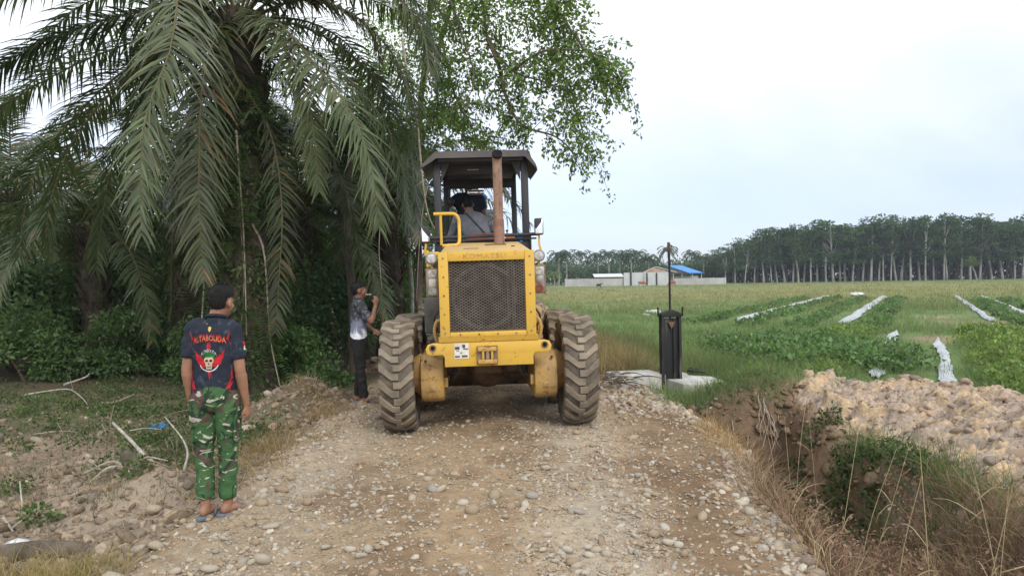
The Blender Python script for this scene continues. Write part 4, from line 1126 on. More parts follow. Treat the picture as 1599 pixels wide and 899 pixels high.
def person(label, J, loc, rz=0, skin='skin', shirt='jersey', pants='camo', voxel=0.007, group=None, hair_seed=1, feet=True, mat4=None, belly=1.0, sandals=True):
    """one body (skin) as a continuous mesh; clothes, hair, eyes and sandals as its children"""
    J = {k: (Vector(v) if hasattr(v, '__len__') and len(v) == 3 else v) for k, v in J.items()}
    X = Vector((1, 0, 0))
    up = (J['neck'] - J['pelvis']).normalized()
    sx = (J['shoR'] - J['shoL']).normalized(); sy = up.cross(sx).normalized(); sx2 = sy.cross(up).normalized()
    hx = (J['hipR'] - J['hipL']).normalized()
    hm = Matrix.Translation(J['head']) @ Euler(J['head_rot']).to_matrix().to_4x4()
    wf = J.get('wf', 1.0)
    b = MB()
    head_parts(b, hm)
    hc = hm @ Vector((0, -0.02, -0.05))
    b.tube([J['neck'] - up * 0.05, J['neck'], hc, hc + (hc - J['neck']) * 0.3], [.075, .060, .054, .05], 16)
    tor = [(-0.02, .15, .10), (0.12, .14, .10), (0.28, .155, .105), (0.40, .17, .105), (0.47, .13, .085), (0.50, .06, .06)]
    span = (J['neck'] - J['pelvis']).length
    b.loft([ell(J['pelvis'] + up * (t * span / 0.50), rx * wf, ry * wf, 20, sx2, sy) for t, rx, ry in tor])
    for s in 'LR':
        m = -1 if s == 'L' else 1
        sh, elb, wr = J['sho' + s], J['elb' + s], J['wri' + s]
        capsule(b, sh, .052, elb, .040); capsule(b, elb, .041, wr, .027)
        capsule(b, elb.lerp(wr, 0.12), .044, elb.lerp(wr, 0.5), .037)
        hd = J.get('hdir' + s, (wr - elb)); pn = J.get('palm' + s, Vector((-m, 0.2, 0)))
        hand(b, wr, hd, pn, J.get('curl' + s, 0.5), J.get('hm' + s, -m))
        hp, kn, an = J['hip' + s], J['kne' + s], J['ank' + s]
        capsule(b, hp, .075, kn, .052); capsule(b, kn, .052, an, .036); capsule(b, kn.lerp(an, .15), .056, kn.lerp(an, .5), .048)
        if feet:
            fd = Vector(J['foot' + s]).normalized(); fs = Vector((fd.y, -fd.x, 0))
            hl = an - fd * 0.045 - Vector((0, 0, an.z - J['ground'] - 0.040))
            b.loft([ell(hl + fd * t + Vector((0, 0, zz)), w, h, 14, fs, Vector((0, 0, 1))) for t, zz, w, h in ((-0.015, 0.0, .012, .016), (0, 0, .028, .034), (0.05, .004, .033, .040), (0.10, -.002, .036, .034), (0.15, -.012, .044, .024), (0.185, -.019, .046, .017))])
            for k in range(5):
                q = hl + fd * (0.18 - 0.006 * k) + fs * (-m) * (0.033 - 0.0165 * k) + Vector((0, 0, -.022))
                capsule(b, q, .0105 - .0012 * k + (.003 if k == 0 else 0), q + fd * (0.026 - 0.003 * k), .009 - .0008 * k, 8)
            capsule(b, an, .036, hl + fd * 0.03, .032)
    body = link('person', union(b, 'person', voxel, 4), None, MAT[skin])
    tag(body, label, 'person', group)
    def put(name, me, mat): return link(name, me, body, MAT[mat] if isinstance(mat, str) else mat)
    # shirt
    t = MB(); hem = J.get('hem', -0.06)
    prof = [(hem, .178, .120 * belly), (hem + 0.05, .181, .122 * belly), (0.10, .178, .118 * belly), (0.22, .190, .122), (0.33, .203, .126), (0.40, .203, .118), (0.445, .165, .098), (0.475, .115, .082), (0.50, .072, .070), (0.52, .066, .066)]
    t.loft([ell(J['pelvis'] + up * (q * span / 0.50), rx * (wf if q < .49 else 1), ry * (wf if q < .49 else 1), 28, sx2, sy) for q, rx, ry in prof])
    for s in 'LR':
        sh, elb = J['sho' + s], J['elb' + s]
        inn = sh + (J['neck'] - sh) * 0.25
        e = J.get('slv', 0.72)
        capsule(t, inn, .068 * wf, sh, .066 * wf)
        if e <= 1: sleeve(t, sh, .070 * wf, sh.lerp(elb, e), .069 * wf)
        else:
            capsule(t, sh, .068, elb, .054); sleeve(t, elb, .055, elb.lerp(J['wri' + s], 0.92), .040)
    so = put('shirt', union(t, 'shirt', voxel * 1.3, 5, .013), shirt)
    c = MB(); cn = J['neck']; nd_ = (hc - cn).normalized()
    cx = X; cy = nd_.cross(cx).normalized()
    ringo = [cn + up * 0.012 + cx * (.070 * math.cos(a)) + cy * (.068 * math.sin(a)) + up * (0.012 * -math.sin(a)) for a in np.linspace(0, 2 * math.pi, 25)]
    c.tube(ringo, 0.013, 8); put('collar', c.mesh('collar', R(60)), shirt)
    # trousers
    t = MB(); pv = J['pelvis']; hipc = (J['hipL'] + J['hipR']) / 2
    dn = (hipc - pv).normalized()
    cy2 = dn.cross(hx).normalized()
    t.loft([ell(q, rx * (.3 + .7 * wf), ry * (.3 + .7 * wf), 24, hx, cy2) for q, rx, ry in ((pv - dn * 0.03, .148, .108), (pv + dn * 0.03, .162, .118), (hipc - dn * 0.0, .178, .128), (hipc + dn * 0.06, .172, .118), (hipc + dn * 0.10, .13, .09))])
    cuff = J.get('cuff', 0.95)
    for s in 'LR':
        hp, kn, an = J['hip' + s], J['kne' + s], J['ank' + s]
        e = kn.lerp(an, cuff); kd = (an - kn).normalized()
        w = J.get('legw', 1.0)
        t.tube([hp + (hp - kn).normalized() * 0.03, hp, hp.lerp(kn, .35), hp.lerp(kn, .75), kn, kn.lerp(an, .3), kn.lerp(an, .65), e - kd * 0.03, e], [x_ * w for x_ in (.06, .092, .089, .076, .068, .066, .063, .061, .061)], 22)
    tr = union(t, 'trousers', voxel * 1.3, 4, .016)
    put('trousers', tr, pants)
    hr = put('hair', hair_mesh(hair_seed), 'hair'); hr.matrix_local = hm
    for s in (-1, 1):
        e = MB(); e.ball((s * .032, .0745, .003), (.0115, .007, .006), 10, 6); o = put('eye', e.mesh('eye', R(60)), 'white_dot'); o.matrix_local = hm
        e = MB(); e.ball((s * .032, .0806, .003), (.005, .0025, .005), 10, 6); o2 = link('iris', e.mesh('iris', R(60)), o, MAT['hair'])
        e = MB(); e.tube([(s * .014, .090, .022), (s * .034, .088, .028), (s * .052, .076, .023)], [.003, .004, .002], 6); o = put('eyebrow', e.mesh('eyebrow', R(60)), 'hair'); o.matrix_local = hm
    if feet and sandals:
        for s in 'LR':
            m = -1 if s == 'L' else 1
            an = J['ank' + s]; fd = Vector(J['foot' + s]).normalized(); fs = Vector((fd.y, -fd.x, 0)); g = J['ground']
            hl = Vector((an.x, an.y, g)) - fd * 0.045
            out = [(-0.04, .028), (-0.02, .038), (0.03, .040), (0.09, .040), (0.15, .050), (0.20, .050), (0.232, .036), (0.243, .018)]
            poly = [hl + fd * a + fs * w for a, w in out] + [hl + fd * a - fs * w for a, w in out[::-1]]
            t = MB(); t.prism([(p.x, p.y) for p in poly], g - 0.012, g + 0.010, 'z', 0.003)
            sd = put('sandal', t.mesh('sandal', R(40)), 'sole')
            t = MB(); toe = hl + fd * 0.185 + fs * (-m) * 0.012 + Vector((0, 0, 0.012))
            for q in (-1, 1):
                t.tube(crom([toe, hl + fd * 0.15 + fs * q * 0.022 + Vector((0, 0, .052)), hl + fd * 0.105 + fs * q * 0.044 + Vector((0, 0, 0.036)), hl + fd * 0.09 + fs * q * 0.043 + Vector((0, 0, 0.008))], 10), 0.007, 6)
            link('strap', t.mesh('strap', R(60)), sd, MAT['sole'] if J.get('blue') else MAT['strap'])
    M = mat4 if mat4 is not None else Matrix.Translation(loc) @ Matrix.Rotation(rz, 4, 'Z')
    body.matrix_world = M
    return body, so, M

def standing(**kw):
    J = dict(ground=0.0, pelvis=(0, 0, .955), neck=(0, .005, 1.435), head=(0, .025, 1.57), head_rot=(0, 0, 0),
             shoL=(-.172, 0, 1.365), shoR=(.172, 0, 1.365), elbL=(-.225, -.02, 1.08), elbR=(.225, -.02, 1.08), wriL=(-.225, .05, .83), wriR=(.225, .05, .83),
             hipL=(-.088, 0, .87), hipR=(.088, 0, .87), kneL=(-.092, .015, .47), kneR=(.092, .015, .47), ankL=(-.095, -.02, .085), ankR=(.095, -.02, .085),
             footL=(-.15, 1, 0), footR=(.15, 1, 0), curlL=0.5, curlR=0.5)
    J.update(kw); return J

# ---- the man in camouflage trousers, back to us
MX, MY = -2.19, 5.62
MZ = float(HR(np.array([MX]), np.array([MY]))[0]) + 0.012
J = standing(head=(.055, .030, 1.565), head_rot=(R(-3), R(3), R(-20)), neck=(.022, .0, 1.432), pelvis=(-.002, 0, .955),
             wf=.86, shoL=(-.140, .0, 1.372), shoR=(.148, .0, 1.352), elbL=(-.188, -.02, 1.07), elbR=(.192, -.02, 1.055), wriL=(-.188, .045, .835), wriR=(.215, .04, .80),
             ankL=(-.07, -.03, .085), ankR=(.075, .02, .085), kneL=(-.085, .01, .47), kneR=(.085, .02, .47), footL=(.28, 1, 0), footR=(.75, 1, 0), curlL=0.75, curlR=0.75, hem=-0.135, legw=.95, cuff=0.90, blue=True, palmL=(1, .3, 0), palmR=(-1, .3, 0))
man, shirt_o, MM = person('man in camouflage trousers and dark printed jersey, back turned, at the road edge', J, (MX, MY, MZ), R(3), voxel=0.0088, hair_seed=3)
# cargo pockets
for s, px_ in ((-1, -.148), (1, .158)):
    t = MB(); t.box((px_, 0.01, .63), (.026, .14, .19), .012, seg=3); t.box((px_ + s * .008, 0.01, .715), (.018, .145, .05), .007)
    link('pocket', t.mesh('pocket', R(50)), [c for c in man.children if c.name.startswith('trousers')][0], MAT['camo'])
# ---- print on the back: shapes laid onto the cloth
BV = BVHTree.FromPolygons([v.co[:] for v in shirt_o.data.vertices], [p.vertices[:] for p in shirt_o.data.polygons])
def decal(name, polys, mat, parent, lift=0.002, bvh=BV, sub=0.012, ax='back'):
    """flat polygons in (x, z) on the back; cut fine and dropped on the cloth"""
    B = bmesh.new()
    for pl in polys:
        vs_ = [B.verts.new((p[0], 0, p[1])) for p in pl]
        try: B.faces.new(vs_)
        except ValueError: pass
    bmesh.ops.triangulate(B, faces=B.faces[:])
    for _ in range(4):
        es = [e for e in B.edges if e.calc_length() > sub]
        if not es: break
        bmesh.ops.subdivide_edges(B, edges=es, cuts=1)
        bmesh.ops.triangulate(B, faces=[f for f in B.faces if len(f.verts) > 3])
    for v in B.verts:
        if ax == 'back': h = bvh.ray_cast(Vector((v.co.x, -1, v.co.z)), Vector((0, 1, 0)))
        else: h = bvh.ray_cast(Vector((1, v.co.x, v.co.z)), Vector((-1, 0, 0)))
        if h[0] is not None: v.co = h[0] + h[1] * lift
    me = bpy.data.meshes.new(name); B.to_mesh(me); B.free()
    return link(name, me, parent, MAT[mat])
def letters(s, size, cx, cz, arc, span, tall=1.0):
    """text bent over an arc -> list of polygons"""
    me = text_mesh(s, size, 0.0)
    P2 = [(v.co.x, v.co.y) for v in me.vertices]
    w = max(p[0] for p in P2) - min(p[0] for p in P2); k = span / w
    out = []
    for p in me.polygons:
        q = []
        for i in p.vertices:
            x, z = P2[i][0] * k, P2[i][1] * tall
            q.append((cx + x, cz + z - arc * (x / span) ** 2 * 4 + 0.0))
        out.append(q)
    bpy.data.meshes.remove(me)
    return out
decal('lettering', letters('ALTABOLIDA', 0.080, 0.0, 1.300, 0.022, 0.235, 1.0), 'red_print', shirt_o, 0.0020)
decal('lettering', letters('ALTABOLIDA', 0.064, 0.0, 1.299, 0.022, 0.229, 0.8), 'orange_print', shirt_o, 0.0042)
def blob(cx, cz, rx, rz, n=16, a0=0, a1=360): return [(cx + rx * math.cos(R(a0 + (a1 - a0) * k / (n if a1 - a0 >= 360 else n - 1))), cz + rz * math.sin(R(a0 + (a1 - a0) * k / (n if a1 - a0 >= 360 else n - 1)))) for k in range(n)]
ez = 1.145
for s in (-1, 1):
    decal('wing', [[(s * x, ez + z) for x, z in ((.018, -.045), (.045, -.055), (.078, -.030), (.098, .020), (.105, .075), (.088, .045), (.062, .030), (.040, .005), (.018, 0))]], 'red_print', shirt_o)
decal('dagger', [blob(0, ez + .098, .014, .026), [(-.012, ez - .085), (.012, ez - .085), (0, ez - .145)]], 'red_print', shirt_o)
decal('badge_ring', [[(0.072 * math.cos(R(a)), ez - .008 + 0.078 * math.sin(R(a))) for a in range(205, 336, 10)] + [(0.068 * math.cos(R(a)), ez - .004 + 0.073 * math.sin(R(a))) for a in range(335, 204, -10)]], 'white_print', shirt_o, 0.003)
decal('badge_banner', [[(0.072 * math.cos(R(a)), ez + .004 + 0.074 * math.sin(R(a))) for a in range(35, 146, 10)] + [(0.050 * math.cos(R(a)), ez + .012 + 0.040 * math.sin(R(a))) for a in range(145, 34, -10)]], 'dark_print', shirt_o, 0.003)
decal('lettering', letters('ALTABOLIDA', 0.030, 0.0, ez + .066, 0.030, 0.108, 1.0), 'white_print', shirt_o, 0.0045)
decal('skull', [blob(0, ez - .002, .034, .036), [(-.026, ez - .020), (.026, ez - .020), (.019, ez - .066), (-.019, ez - .066)]], 'bone_print', shirt_o, 0.0040)
decal('beret', [[(-.044, ez + .016), (-.036, ez + .044), (-.010, ez + .056), (.022, ez + .052), (.044, ez + .030), (.042, ez + .012), (.034, ez + .020), (-.034, ez + .020)]], 'green_print', shirt_o, 0.0055)
decal('eye_socket', [blob(-.014, ez - .006, .011, .009, 10), blob(.015, ez - .006, .011, .009, 10), [(-.006, ez - .032), (.006, ez - .032), (0, ez - .018)], [(-.014, ez - .052), (.014, ez - .052), (.014, ez - .048), (-.014, ez - .048)]], 'dark_print', shirt_o, 0.0060)
decal('crest', [blob(0.004, 1.368, .011, .013, 12), [(-.006, 1.358), (.014, 1.358), (.004, 1.343)]], 'gold_print', shirt_o, 0.003)
for s in (-1, 1):
    decal('streak', [[(s * .118, 1.29), (s * .142, 1.35), (s * .124, 1.30), (s * .150, 1.24), (s * .130, 1.28)], [(s * .13, 1.27), (s * .155, 1.20), (s * .140, 1.24)]], 'red_print', shirt_o)
    decal('streak', [[(s * .105, .93), (s * .138, 1.02), (s * .126, .96), (s * .145, .985), (s * .13, .93)], [(s * .118, .90), (s * .126, .86), (s * .132, .93)], [(s * .134, 1.0), (s * .142, 1.10), (s * .146, 1.0)]], 'red_print', shirt_o)
decal('sleeve_flag', [[(-.035, 1.235), (.035, 1.235), (.035, 1.265), (-.035, 1.265)]], 'red_print', shirt_o, 0.003, ax='side')
decal('sleeve_flag', [[(-.035, 1.205), (.035, 1.205), (.035, 1.235), (-.035, 1.235)]], 'white_print', shirt_o, 0.003, ax='side')

# ---- the smoker by the left rear tyre, in profile
SX, SY = -2.15, 10.72
SZ = float(HR(np.array([SX]), np.array([SY]))[0]) + 0.012
J = standing(head_rot=(R(4), 0, R(8)), head=(0, .015, 1.565), elbR=(.20, .17, 1.13), wriR=(.135, .235, 1.345), hdirR=(-.05, .12, 1), palmR=(-1, -.4, 0), curlR=0.7, hmR=1,
             elbL=(-.24, .06, 1.1), wriL=(-.13, .2, 1.0), hem=-0.10, footL=(-.1, 1, 0), footR=(.25, 1, 0), ankR=(.095, .06, .085), slv=0.75, legw=.95, wf=.92, cuff=1.0)
smoker, _, SM = person('man in white and dark jersey smoking beside the left rear tyre, seen in profile', J, (SX, SY, SZ), R(-78), 'skin_dark', 'jersey_white', 'black_cloth', 0.0105, hair_seed=5)
t = MB(); t.tube([(0.006, .10, 1.503), (0.012, .185, 1.500)], .0045, 8)
cig = t.build('cigarette', MAT['white_print']); cig.matrix_world = SM
tag(cig, 'white cigarette between the lips of the man in profile', 'cigarette')
# ---- people on the grader
GM = Matrix.Translation(G.location) @ G.rotation_euler.to_matrix().to_4x4()
J = dict(ground=1.53, pelvis=(-.02, 1.60, 2.16), neck=(-.155, 1.93, 2.60), head=(-.185, 1.99, 2.745), head_rot=(R(-12), R(-4), R(8)),
         shoL=(-.345, 1.87, 2.52), shoR=(.045, 1.90, 2.50), elbL=(-.46, 1.98, 2.24), elbR=(.21, 2.06, 2.30), wriL=(-.30, 2.22, 2.33), wriR=(.16, 2.24, 2.36),
         hipL=(-.13, 1.64, 2.13), hipR=(.07, 1.64, 2.13), kneL=(-.20, 2.05, 2.06), kneR=(.14, 2.05, 2.06), ankL=(-.20, 2.20, 1.63), ankR=(.14, 2.20, 1.63),
         footL=(0, 1, 0), footR=(0, 1, 0), hem=-0.03, slv=1.5, curlL=1.1, curlR=1.1)
op, ops, _ = person('operator in grey long-sleeved shirt bending forward on the grader seat, back turned', J, None, 0, 'skin_dark', 'grey_cloth', 'navy_cloth', 0.0115, hair_seed=8, mat4=GM)
OB = BVHTree.FromPolygons([v.co[:] for v in ops.data.vertices], [p.vertices[:] for p in ops.data.polygons])
t = MB(); pts = []
for k in range(13):
    u = k / 12; x_ = -.21 + u * .28; z_ = 2.60 - u * .34
    h = OB.ray_cast(Vector((x_, 0.5, z_)), Vector((0, 1, 0)))
    if h[0] is not None: pts.append(h[0] + Vector((0, -.006, 0)))
if len(pts) > 3:
    t.tube(pts, .014, 6); s_o = t.build('bag_strap', MAT['strap'], op)
J = standing(shoL=(-.172, 0, 1.385), elbL=(-.33, -.04, 1.24), wriL=(-.30, -.02, 1.48), hdirL=(.2, 0, 1), palmL=(1, 0, 0), curlL=1.0, hem=-0.1, slv=0.6, cuff=1.0, head_rot=(0, 0, R(10)))
person('passenger in navy shirt standing under the canopy with one arm raised', J, None, 0, 'skin_dark', 'navy_cloth', 'black_cloth', 0.018, hair_seed=9, mat4=GM @ Matrix.Translation((-.16, 2.74, 1.535)) @ Matrix.Rotation(R(4), 4, 'Z'))
J = standing(head_rot=(R(-4), 0, R(-25)), hem=-0.1, elbR=(.22, .10, 1.1), wriR=(.16, .28, 1.05), cuff=1.0)
pm = GM @ Matrix.Translation((.03, 3.14, 1.325))
cp, _, _ = person('passenger in blue cap and pale patterned shirt at the front of the cab', J, None, 0, 'skin_dark', 'shirt_pale', 'black_cloth', 0.018, hair_seed=10, mat4=pm)
t = MB(); t.ball((0, .012, 1.625), (.088, .106, .075), 18, 10); t.box((0, .125, 1.60), (.14, .10, .012), .005)
c_ = link('cap', t.mesh('cap', R(50)), cp, MAT['blue_plastic'])
# ================================================================ vegetation on the left
FR_C = (0.100, 0.128, 0.058)
def frond_mesh(name, path, rng, n=95, Lmax=0.75, W=0.034, base=FR_C, droop=1.0, brown=0.0, gap=0.0, r0=0.028):
    """feather frond: rachis along path (N,3), two ranks of drooping leaflets"""
    n = int(n * 1.35); W = W * 1.25; Lmax = Lmax * 1.2
    pth = crom(path, 48)
    L = np.linalg.norm(np.diff(pth, axis=0), axis=1).sum()
    t = MB(); t.tube([tuple(p) for p in pth[::3]], list(np.linspace(r0, 0.005, 16)), 5)
    rV = np.array(t.v); rF4 = [f for f in t.f if len(f) == 4]
    parts = [(rV, np.array(rF4), np.array([[0.20, 0.17, 0.075]]))]
    for side in (-1, 1):
        u = np.linspace(0.10, 0.995, n) + rng.normal(0, 0.003, n)
        u = np.clip(u, 0.02, 0.999)
        keep = rng.random(n) > gap
        u = u[keep]; m = len(u)
        idx = u * 47; i0 = np.clip(idx.astype(int), 0, 46); f = (idx - i0)[:, None]
        B = pth[i0] * (1 - f) + pth[i0 + 1] * f
        T = pth[np.clip(i0 + 1, 0, 47)] - pth[np.clip(i0 - 1, 0, 47)]; T /= np.linalg.norm(T, axis=1)[:, None]
        upv = np.array([[0, 0, 1.0]]); S = np.cross(T, upv); sl = np.linalg.norm(S, axis=1)[:, None]
        # near-vertical rachis: keep a steady sideways axis
        ref = pth[-1] - pth[0]; ref = np.cross(ref, [0, 0, 1.0]); ref = ref / max(np.linalg.norm(ref), 1e-3)
        if np.linalg.norm(ref) < 0.5: ref = np.array([1.0, 0, 0])
        S = np.where(sl > 0.25, S / np.maximum(sl, 1e-4), ref[None]); S = S / np.linalg.norm(S, axis=1)[:, None]
        N = np.cross(S, T)
        lift = rng.choice([0.35, 0.0, -0.25], m)[:, None]
        fw = 0.35 + 0.75 * u[:, None]
        D = S * side + T * fw + N * lift * 0.8 + rng.normal(0, 0.13, (m, 3))
        D /= np.linalg.norm(D, axis=1)[:, None]
        LL = Lmax * np.sin(np.clip(0.25 + u * 2.6, 0, math.pi)) ** 0.6 * (0.7 + 0.4 * rng.random(m)) * (1 - 0.35 * u)
        side_v = np.cross(D, N); side_v /= np.maximum(np.linalg.norm(side_v, axis=1), 1e-3)[:, None]
        V, F = ribbons_np(B, D, LL, W, droop * rng.uniform(0.6, 1.3, m), rng, 4, side_v)
        c = tint(m, 10, base, rng, 0.25, 0.10)
        if brown:
            bm_ = np.repeat(rng.random(m) < brown, 10); c[bm_] = np.array([0.24, 0.165, 0.085]) * (0.8 + 0.4 * rng.random((bm_.sum(), 1)))
        parts.append((V, F, c))
    V, F, C = cat_np(parts)
    return mesh_np(name, V, F, C, False)
def arch(rng, az, el, L, sag):
    """frond path in crown space: leaves at elevation el and sags"""
    p = np.zeros(3); d = np.array([math.sin(az) * math.cos(el), math.cos(az) * math.cos(el), math.sin(el)]); out = [p.copy()]
    for k in range(6):
        p = p + d * L / 6; out.append(p.copy())
        d = d + np.array([0, 0, -1.0]) * sag / 6 * (0.6 + 0.25 * k); d /= np.linalg.norm(d)
    return out
def palm_trunk(rng, h, r, name='trunk'):
    """stout trunk with the stubs of old frond bases"""
    t = MB()
    k = 14; t.tube([(0.05 * math.sin(i * .5), 0.04 * math.cos(i * .7), -0.2 + (h + .2) * i / k) for i in range(k + 1)], [r * (1.25 - 0.3 * i / k) + rng.uniform(-.02, .02) for i in range(k + 1)], 12)
    for i in range(int(h * 16)):
        z = rng.uniform(0.2, h); a = rng.uniform(0, 6.283); rr_ = r * 1.02
        b0 = Vector((rr_ * math.cos(a), rr_ * math.sin(a), z)); d = Vector((math.cos(a) * .5, math.sin(a) * .5, .86))
        t.tube([b0 - d * .05, b0 + d * .12, b0 + d * rng.uniform(.18, .34)], [.055, .05, .03], 5)
    return t.mesh(name, R(50))
MAT['palm_trunk'] = m_plain('palm_trunk', (0.13, 0.10, 0.075), (0.055, 0.042, 0.032), 8, 0.95, bs=0.9, squash=(1, 1, .6))

# ---- the big oil palm
rng = np.random.default_rng(21)
PC = P(372, 40, 13.0)                     # where the fronds leave the stem
pz = float(H(np.array([PC.x]), np.array([PC.y]))[0])
palm = empty('oil_palm', (PC.x, PC.y, pz)); PO = Vector((PC.x, PC.y, pz))
tag(palm, 'big oil palm with long drooping fronds and a fern-covered trunk, behind the man in camouflage', 'palm')
link('trunk', palm_trunk(rng, PC.z - pz + 0.2, 0.36), palm, MAT['palm_trunk'])
def fr(pts, **kw):
    path = [P(*q) - PO for q in pts]
    kw.setdefault('Lmax', 0.80)
    link('frond', frond_mesh('frond', [tuple(q) for q in path], rng, **kw), palm, MAT['palm_leaf'])
LIGHT = (0.155, 0.185, 0.095); DARK = (0.100, 0.128, 0.066); OLIVE = (0.125, 0.145, 0.075)  # front fronds' sheen and backlit fronds' shade are put into the leaf colour
fr([(372, 40, 13), (335, -25, 12.4), (285, -25, 11.7), (267, 75, 11.2), (233, 165, 10.9), (219, 260, 10.8), (220, 365, 10.8)], base=LIGHT, Lmax=0.95, W=.042, n=105)
fr([(372, 40, 13), (345, 40, 12.5), (318, 120, 12.1), (311, 240, 11.9), (312, 340, 11.8), (318, 440, 11.8)], base=OLIVE, Lmax=0.95, brown=.05, n=95, W=.040)
fr([(372, 40, 13), (405, 25, 12.4), (450, 85, 11.9), (480, 150, 11.7), (491, 220, 11.6), (498, 300, 11.6)], base=LIGHT, Lmax=0.72, n=95, W=.036)
fr([(372, 40, 13), (430, 35, 12.2), (500, 112, 11.7), (553, 185, 11.4), (580, 265, 11.3), (592, 355, 11.3)], base=LIGHT, Lmax=0.92, n=105, W=.040)
fr([(372, 40, 13), (430, -30, 12.6), (540, -40, 12.0), (620, -5, 11.6), (658, 50, 11.4), (672, 110, 11.4)], base=LIGHT, Lmax=0.85, W=.040)
fr([(372, 40, 13), (470, 40, 13.0), (575, 110, 13.0), (630, 200, 13.0), (646, 290, 13.0), (650, 350, 13)], base=DARK, Lmax=0.85)
fr([(372, 40, 13), (450, -10, 13.2), (545, 20, 13.2), (610, 80, 13.1), (640, 150, 13.0), (648, 230, 13.0)], base=FR_C, Lmax=0.95, n=100)
fr([(372, 40, 13), (440, 60, 12.8), (530, 110, 12.6), (600, 190, 12.5), (628, 270, 12.5), (636, 350, 12.5)], base=FR_C, Lmax=0.95, n=100)
fr([(372, 40, 13), (460, -60, 13.6), (570, -60, 14), (640, -10, 14.2), (676, 60, 14.2), (685, 130, 14.2)], base=DARK, Lmax=0.9)
fr([(372, 40, 13), (470, 0, 13.5), (560, 30, 13.6), (590, 80, 13.6), (592, 150, 13.6)], base=(.20, .15, .10), Lmax=0.5, brown=.8, gap=.2)
fr([(372, 40, 13), (300, 0, 12.6), (210, 20, 12.2), (110, 48, 11.9), (20, 90, 11.7), (-90, 170, 11.6)], base=(0.06, 0.085, 0.045), Lmax=1.0, W=.042, n=110)
fr([(372, 40, 13), (290, 40, 13.2), (210, 65, 13.3), (110, 105, 13.4), (0, 170, 13.4), (-60, 240, 13.4)], base=DARK, Lmax=0.95)  # backlit frond, its darkness set by leaf colour
fr([(372, 40, 13), (290, 60, 13.6), (210, 100, 13.9), (150, 148, 14.1), (72, 235, 14.3), (40, 320, 14.3), (30, 400, 14.3)], base=DARK, Lmax=1.0)
fr([(372, 40, 13), (280, 10, 13.8), (180, 40, 14.2), (80, 100, 14.5), (-10, 200, 14.6), (-50, 300, 14.6)], base=DARK, Lmax=0.95)
fr([(372, 40, 13), (300, 50, 12.8), (200, 120, 12.6), (120, 210, 12.6), (80, 310, 12.6), (70, 390, 12.6)], base=FR_C, Lmax=0.9)
fr([(372, 40, 13), (310, 90, 13.6), (240, 150, 13.9), (180, 240, 14), (160, 340, 14), (150, 420, 14)], base=DARK, Lmax=0.9)
fr([(372, 40, 13), (330, -60, 12.5), (190, -60, 11.8), (80, -40, 11.4), (-40, 20, 11.2), (-100, 90, 11.2)], base=LIGHT, Lmax=0.85)
fr([(372, 40, 13), (400, -60, 12.5), (470, -90, 12), (560, -70, 11.6), (640, -30, 11.4), (700, 30, 11.4)], base=LIGHT, Lmax=0.85)
fr([(372, 40, 13), (420, 90, 13.4), (490, 190, 13.7), (540, 300, 13.8), (560, 400, 13.8), (562, 470, 13.8)], base=DARK, Lmax=0.85, brown=.1)
fr([(372, 40, 13), (360, 100, 12.6), (420, 200, 12.4), (440, 320, 12.3), (436, 430, 12.3), (430, 520, 12.3)], base=(0.10, 0.115, 0.065), Lmax=0.62, brown=.08, gap=.25)
fr([(372, 40, 13), (330, 90, 12.8), (300, 190, 12.7), (275, 310, 12.6), (268, 420, 12.6), (268, 500, 12.6)], base=DARK, Lmax=0.8, brown=.12)
for k in range(10):                        # the rest of the crown, up and behind
    az = R(rng.uniform(-110, 110)); el = R(rng.uniform(5, 70))
    path = [np.array(q) + np.array([0, 0, PC.z - pz]) for q in arch(rng, az, el, rng.uniform(4.3, 5.4), rng.uniform(1.6, 2.6))]
    link('frond', frond_mesh('frond', [tuple(q) for q in path], rng, base=[DARK, FR_C, OLIVE][k % 3], n=75, Lmax=.8), palm, MAT['palm_leaf'])
# ferns and creepers rooted on the trunk
def fern_mesh(name, rng, n_fr, zlo, zhi, rad, base=(0.10, 0.15, 0.055), L=(0.35, 0.8)):
    parts = []
    for k in range(n_fr):
        a = rng.uniform(0, 6.283); z = rng.uniform(zlo, zhi); o = np.array([rad * math.cos(a), rad * math.sin(a), z])
        path = [np.array(q) + o for q in arch(rng, math.pi / 2 - a, R(rng.uniform(-30, 50)), rng.uniform(*L), rng.uniform(1.8, 3.2))]
        pth = crom(path, 18)
        B = np.repeat(pth[2:], 2, 0); m = len(B); T = np.repeat(np.gradient(pth, axis=0)[2:], 2, 0); T /= np.linalg.norm(T, axis=1)[:, None]
        S = np.cross(T, [0, 0, 1.0]); S /= np.maximum(np.linalg.norm(S, axis=1), .05)[:, None]
        D = S * np.tile([1, -1], m // 2)[:, None] + T * .35; D /= np.linalg.norm(D, axis=1)[:, None]
        V, F = leaves_np(B, D, 0.10 + 0.03 * rng.random(m), .030, rng, 0.8, .05)
        parts.append((V, F, tint(1, len(V), base, rng, 0.35, 0.15)))
    V, F, C = cat_np(parts)
    return mesh_np(name, V, F, C)
zt = PC.z - pz
link('fern', fern_mesh('fern', rng, 260, 0.5, zt - 0.2, 0.42, L=(.4, 1.0), base=(0.11, 0.165, 0.06)), palm, MAT['leaf'])['kind'] = 'stuff'
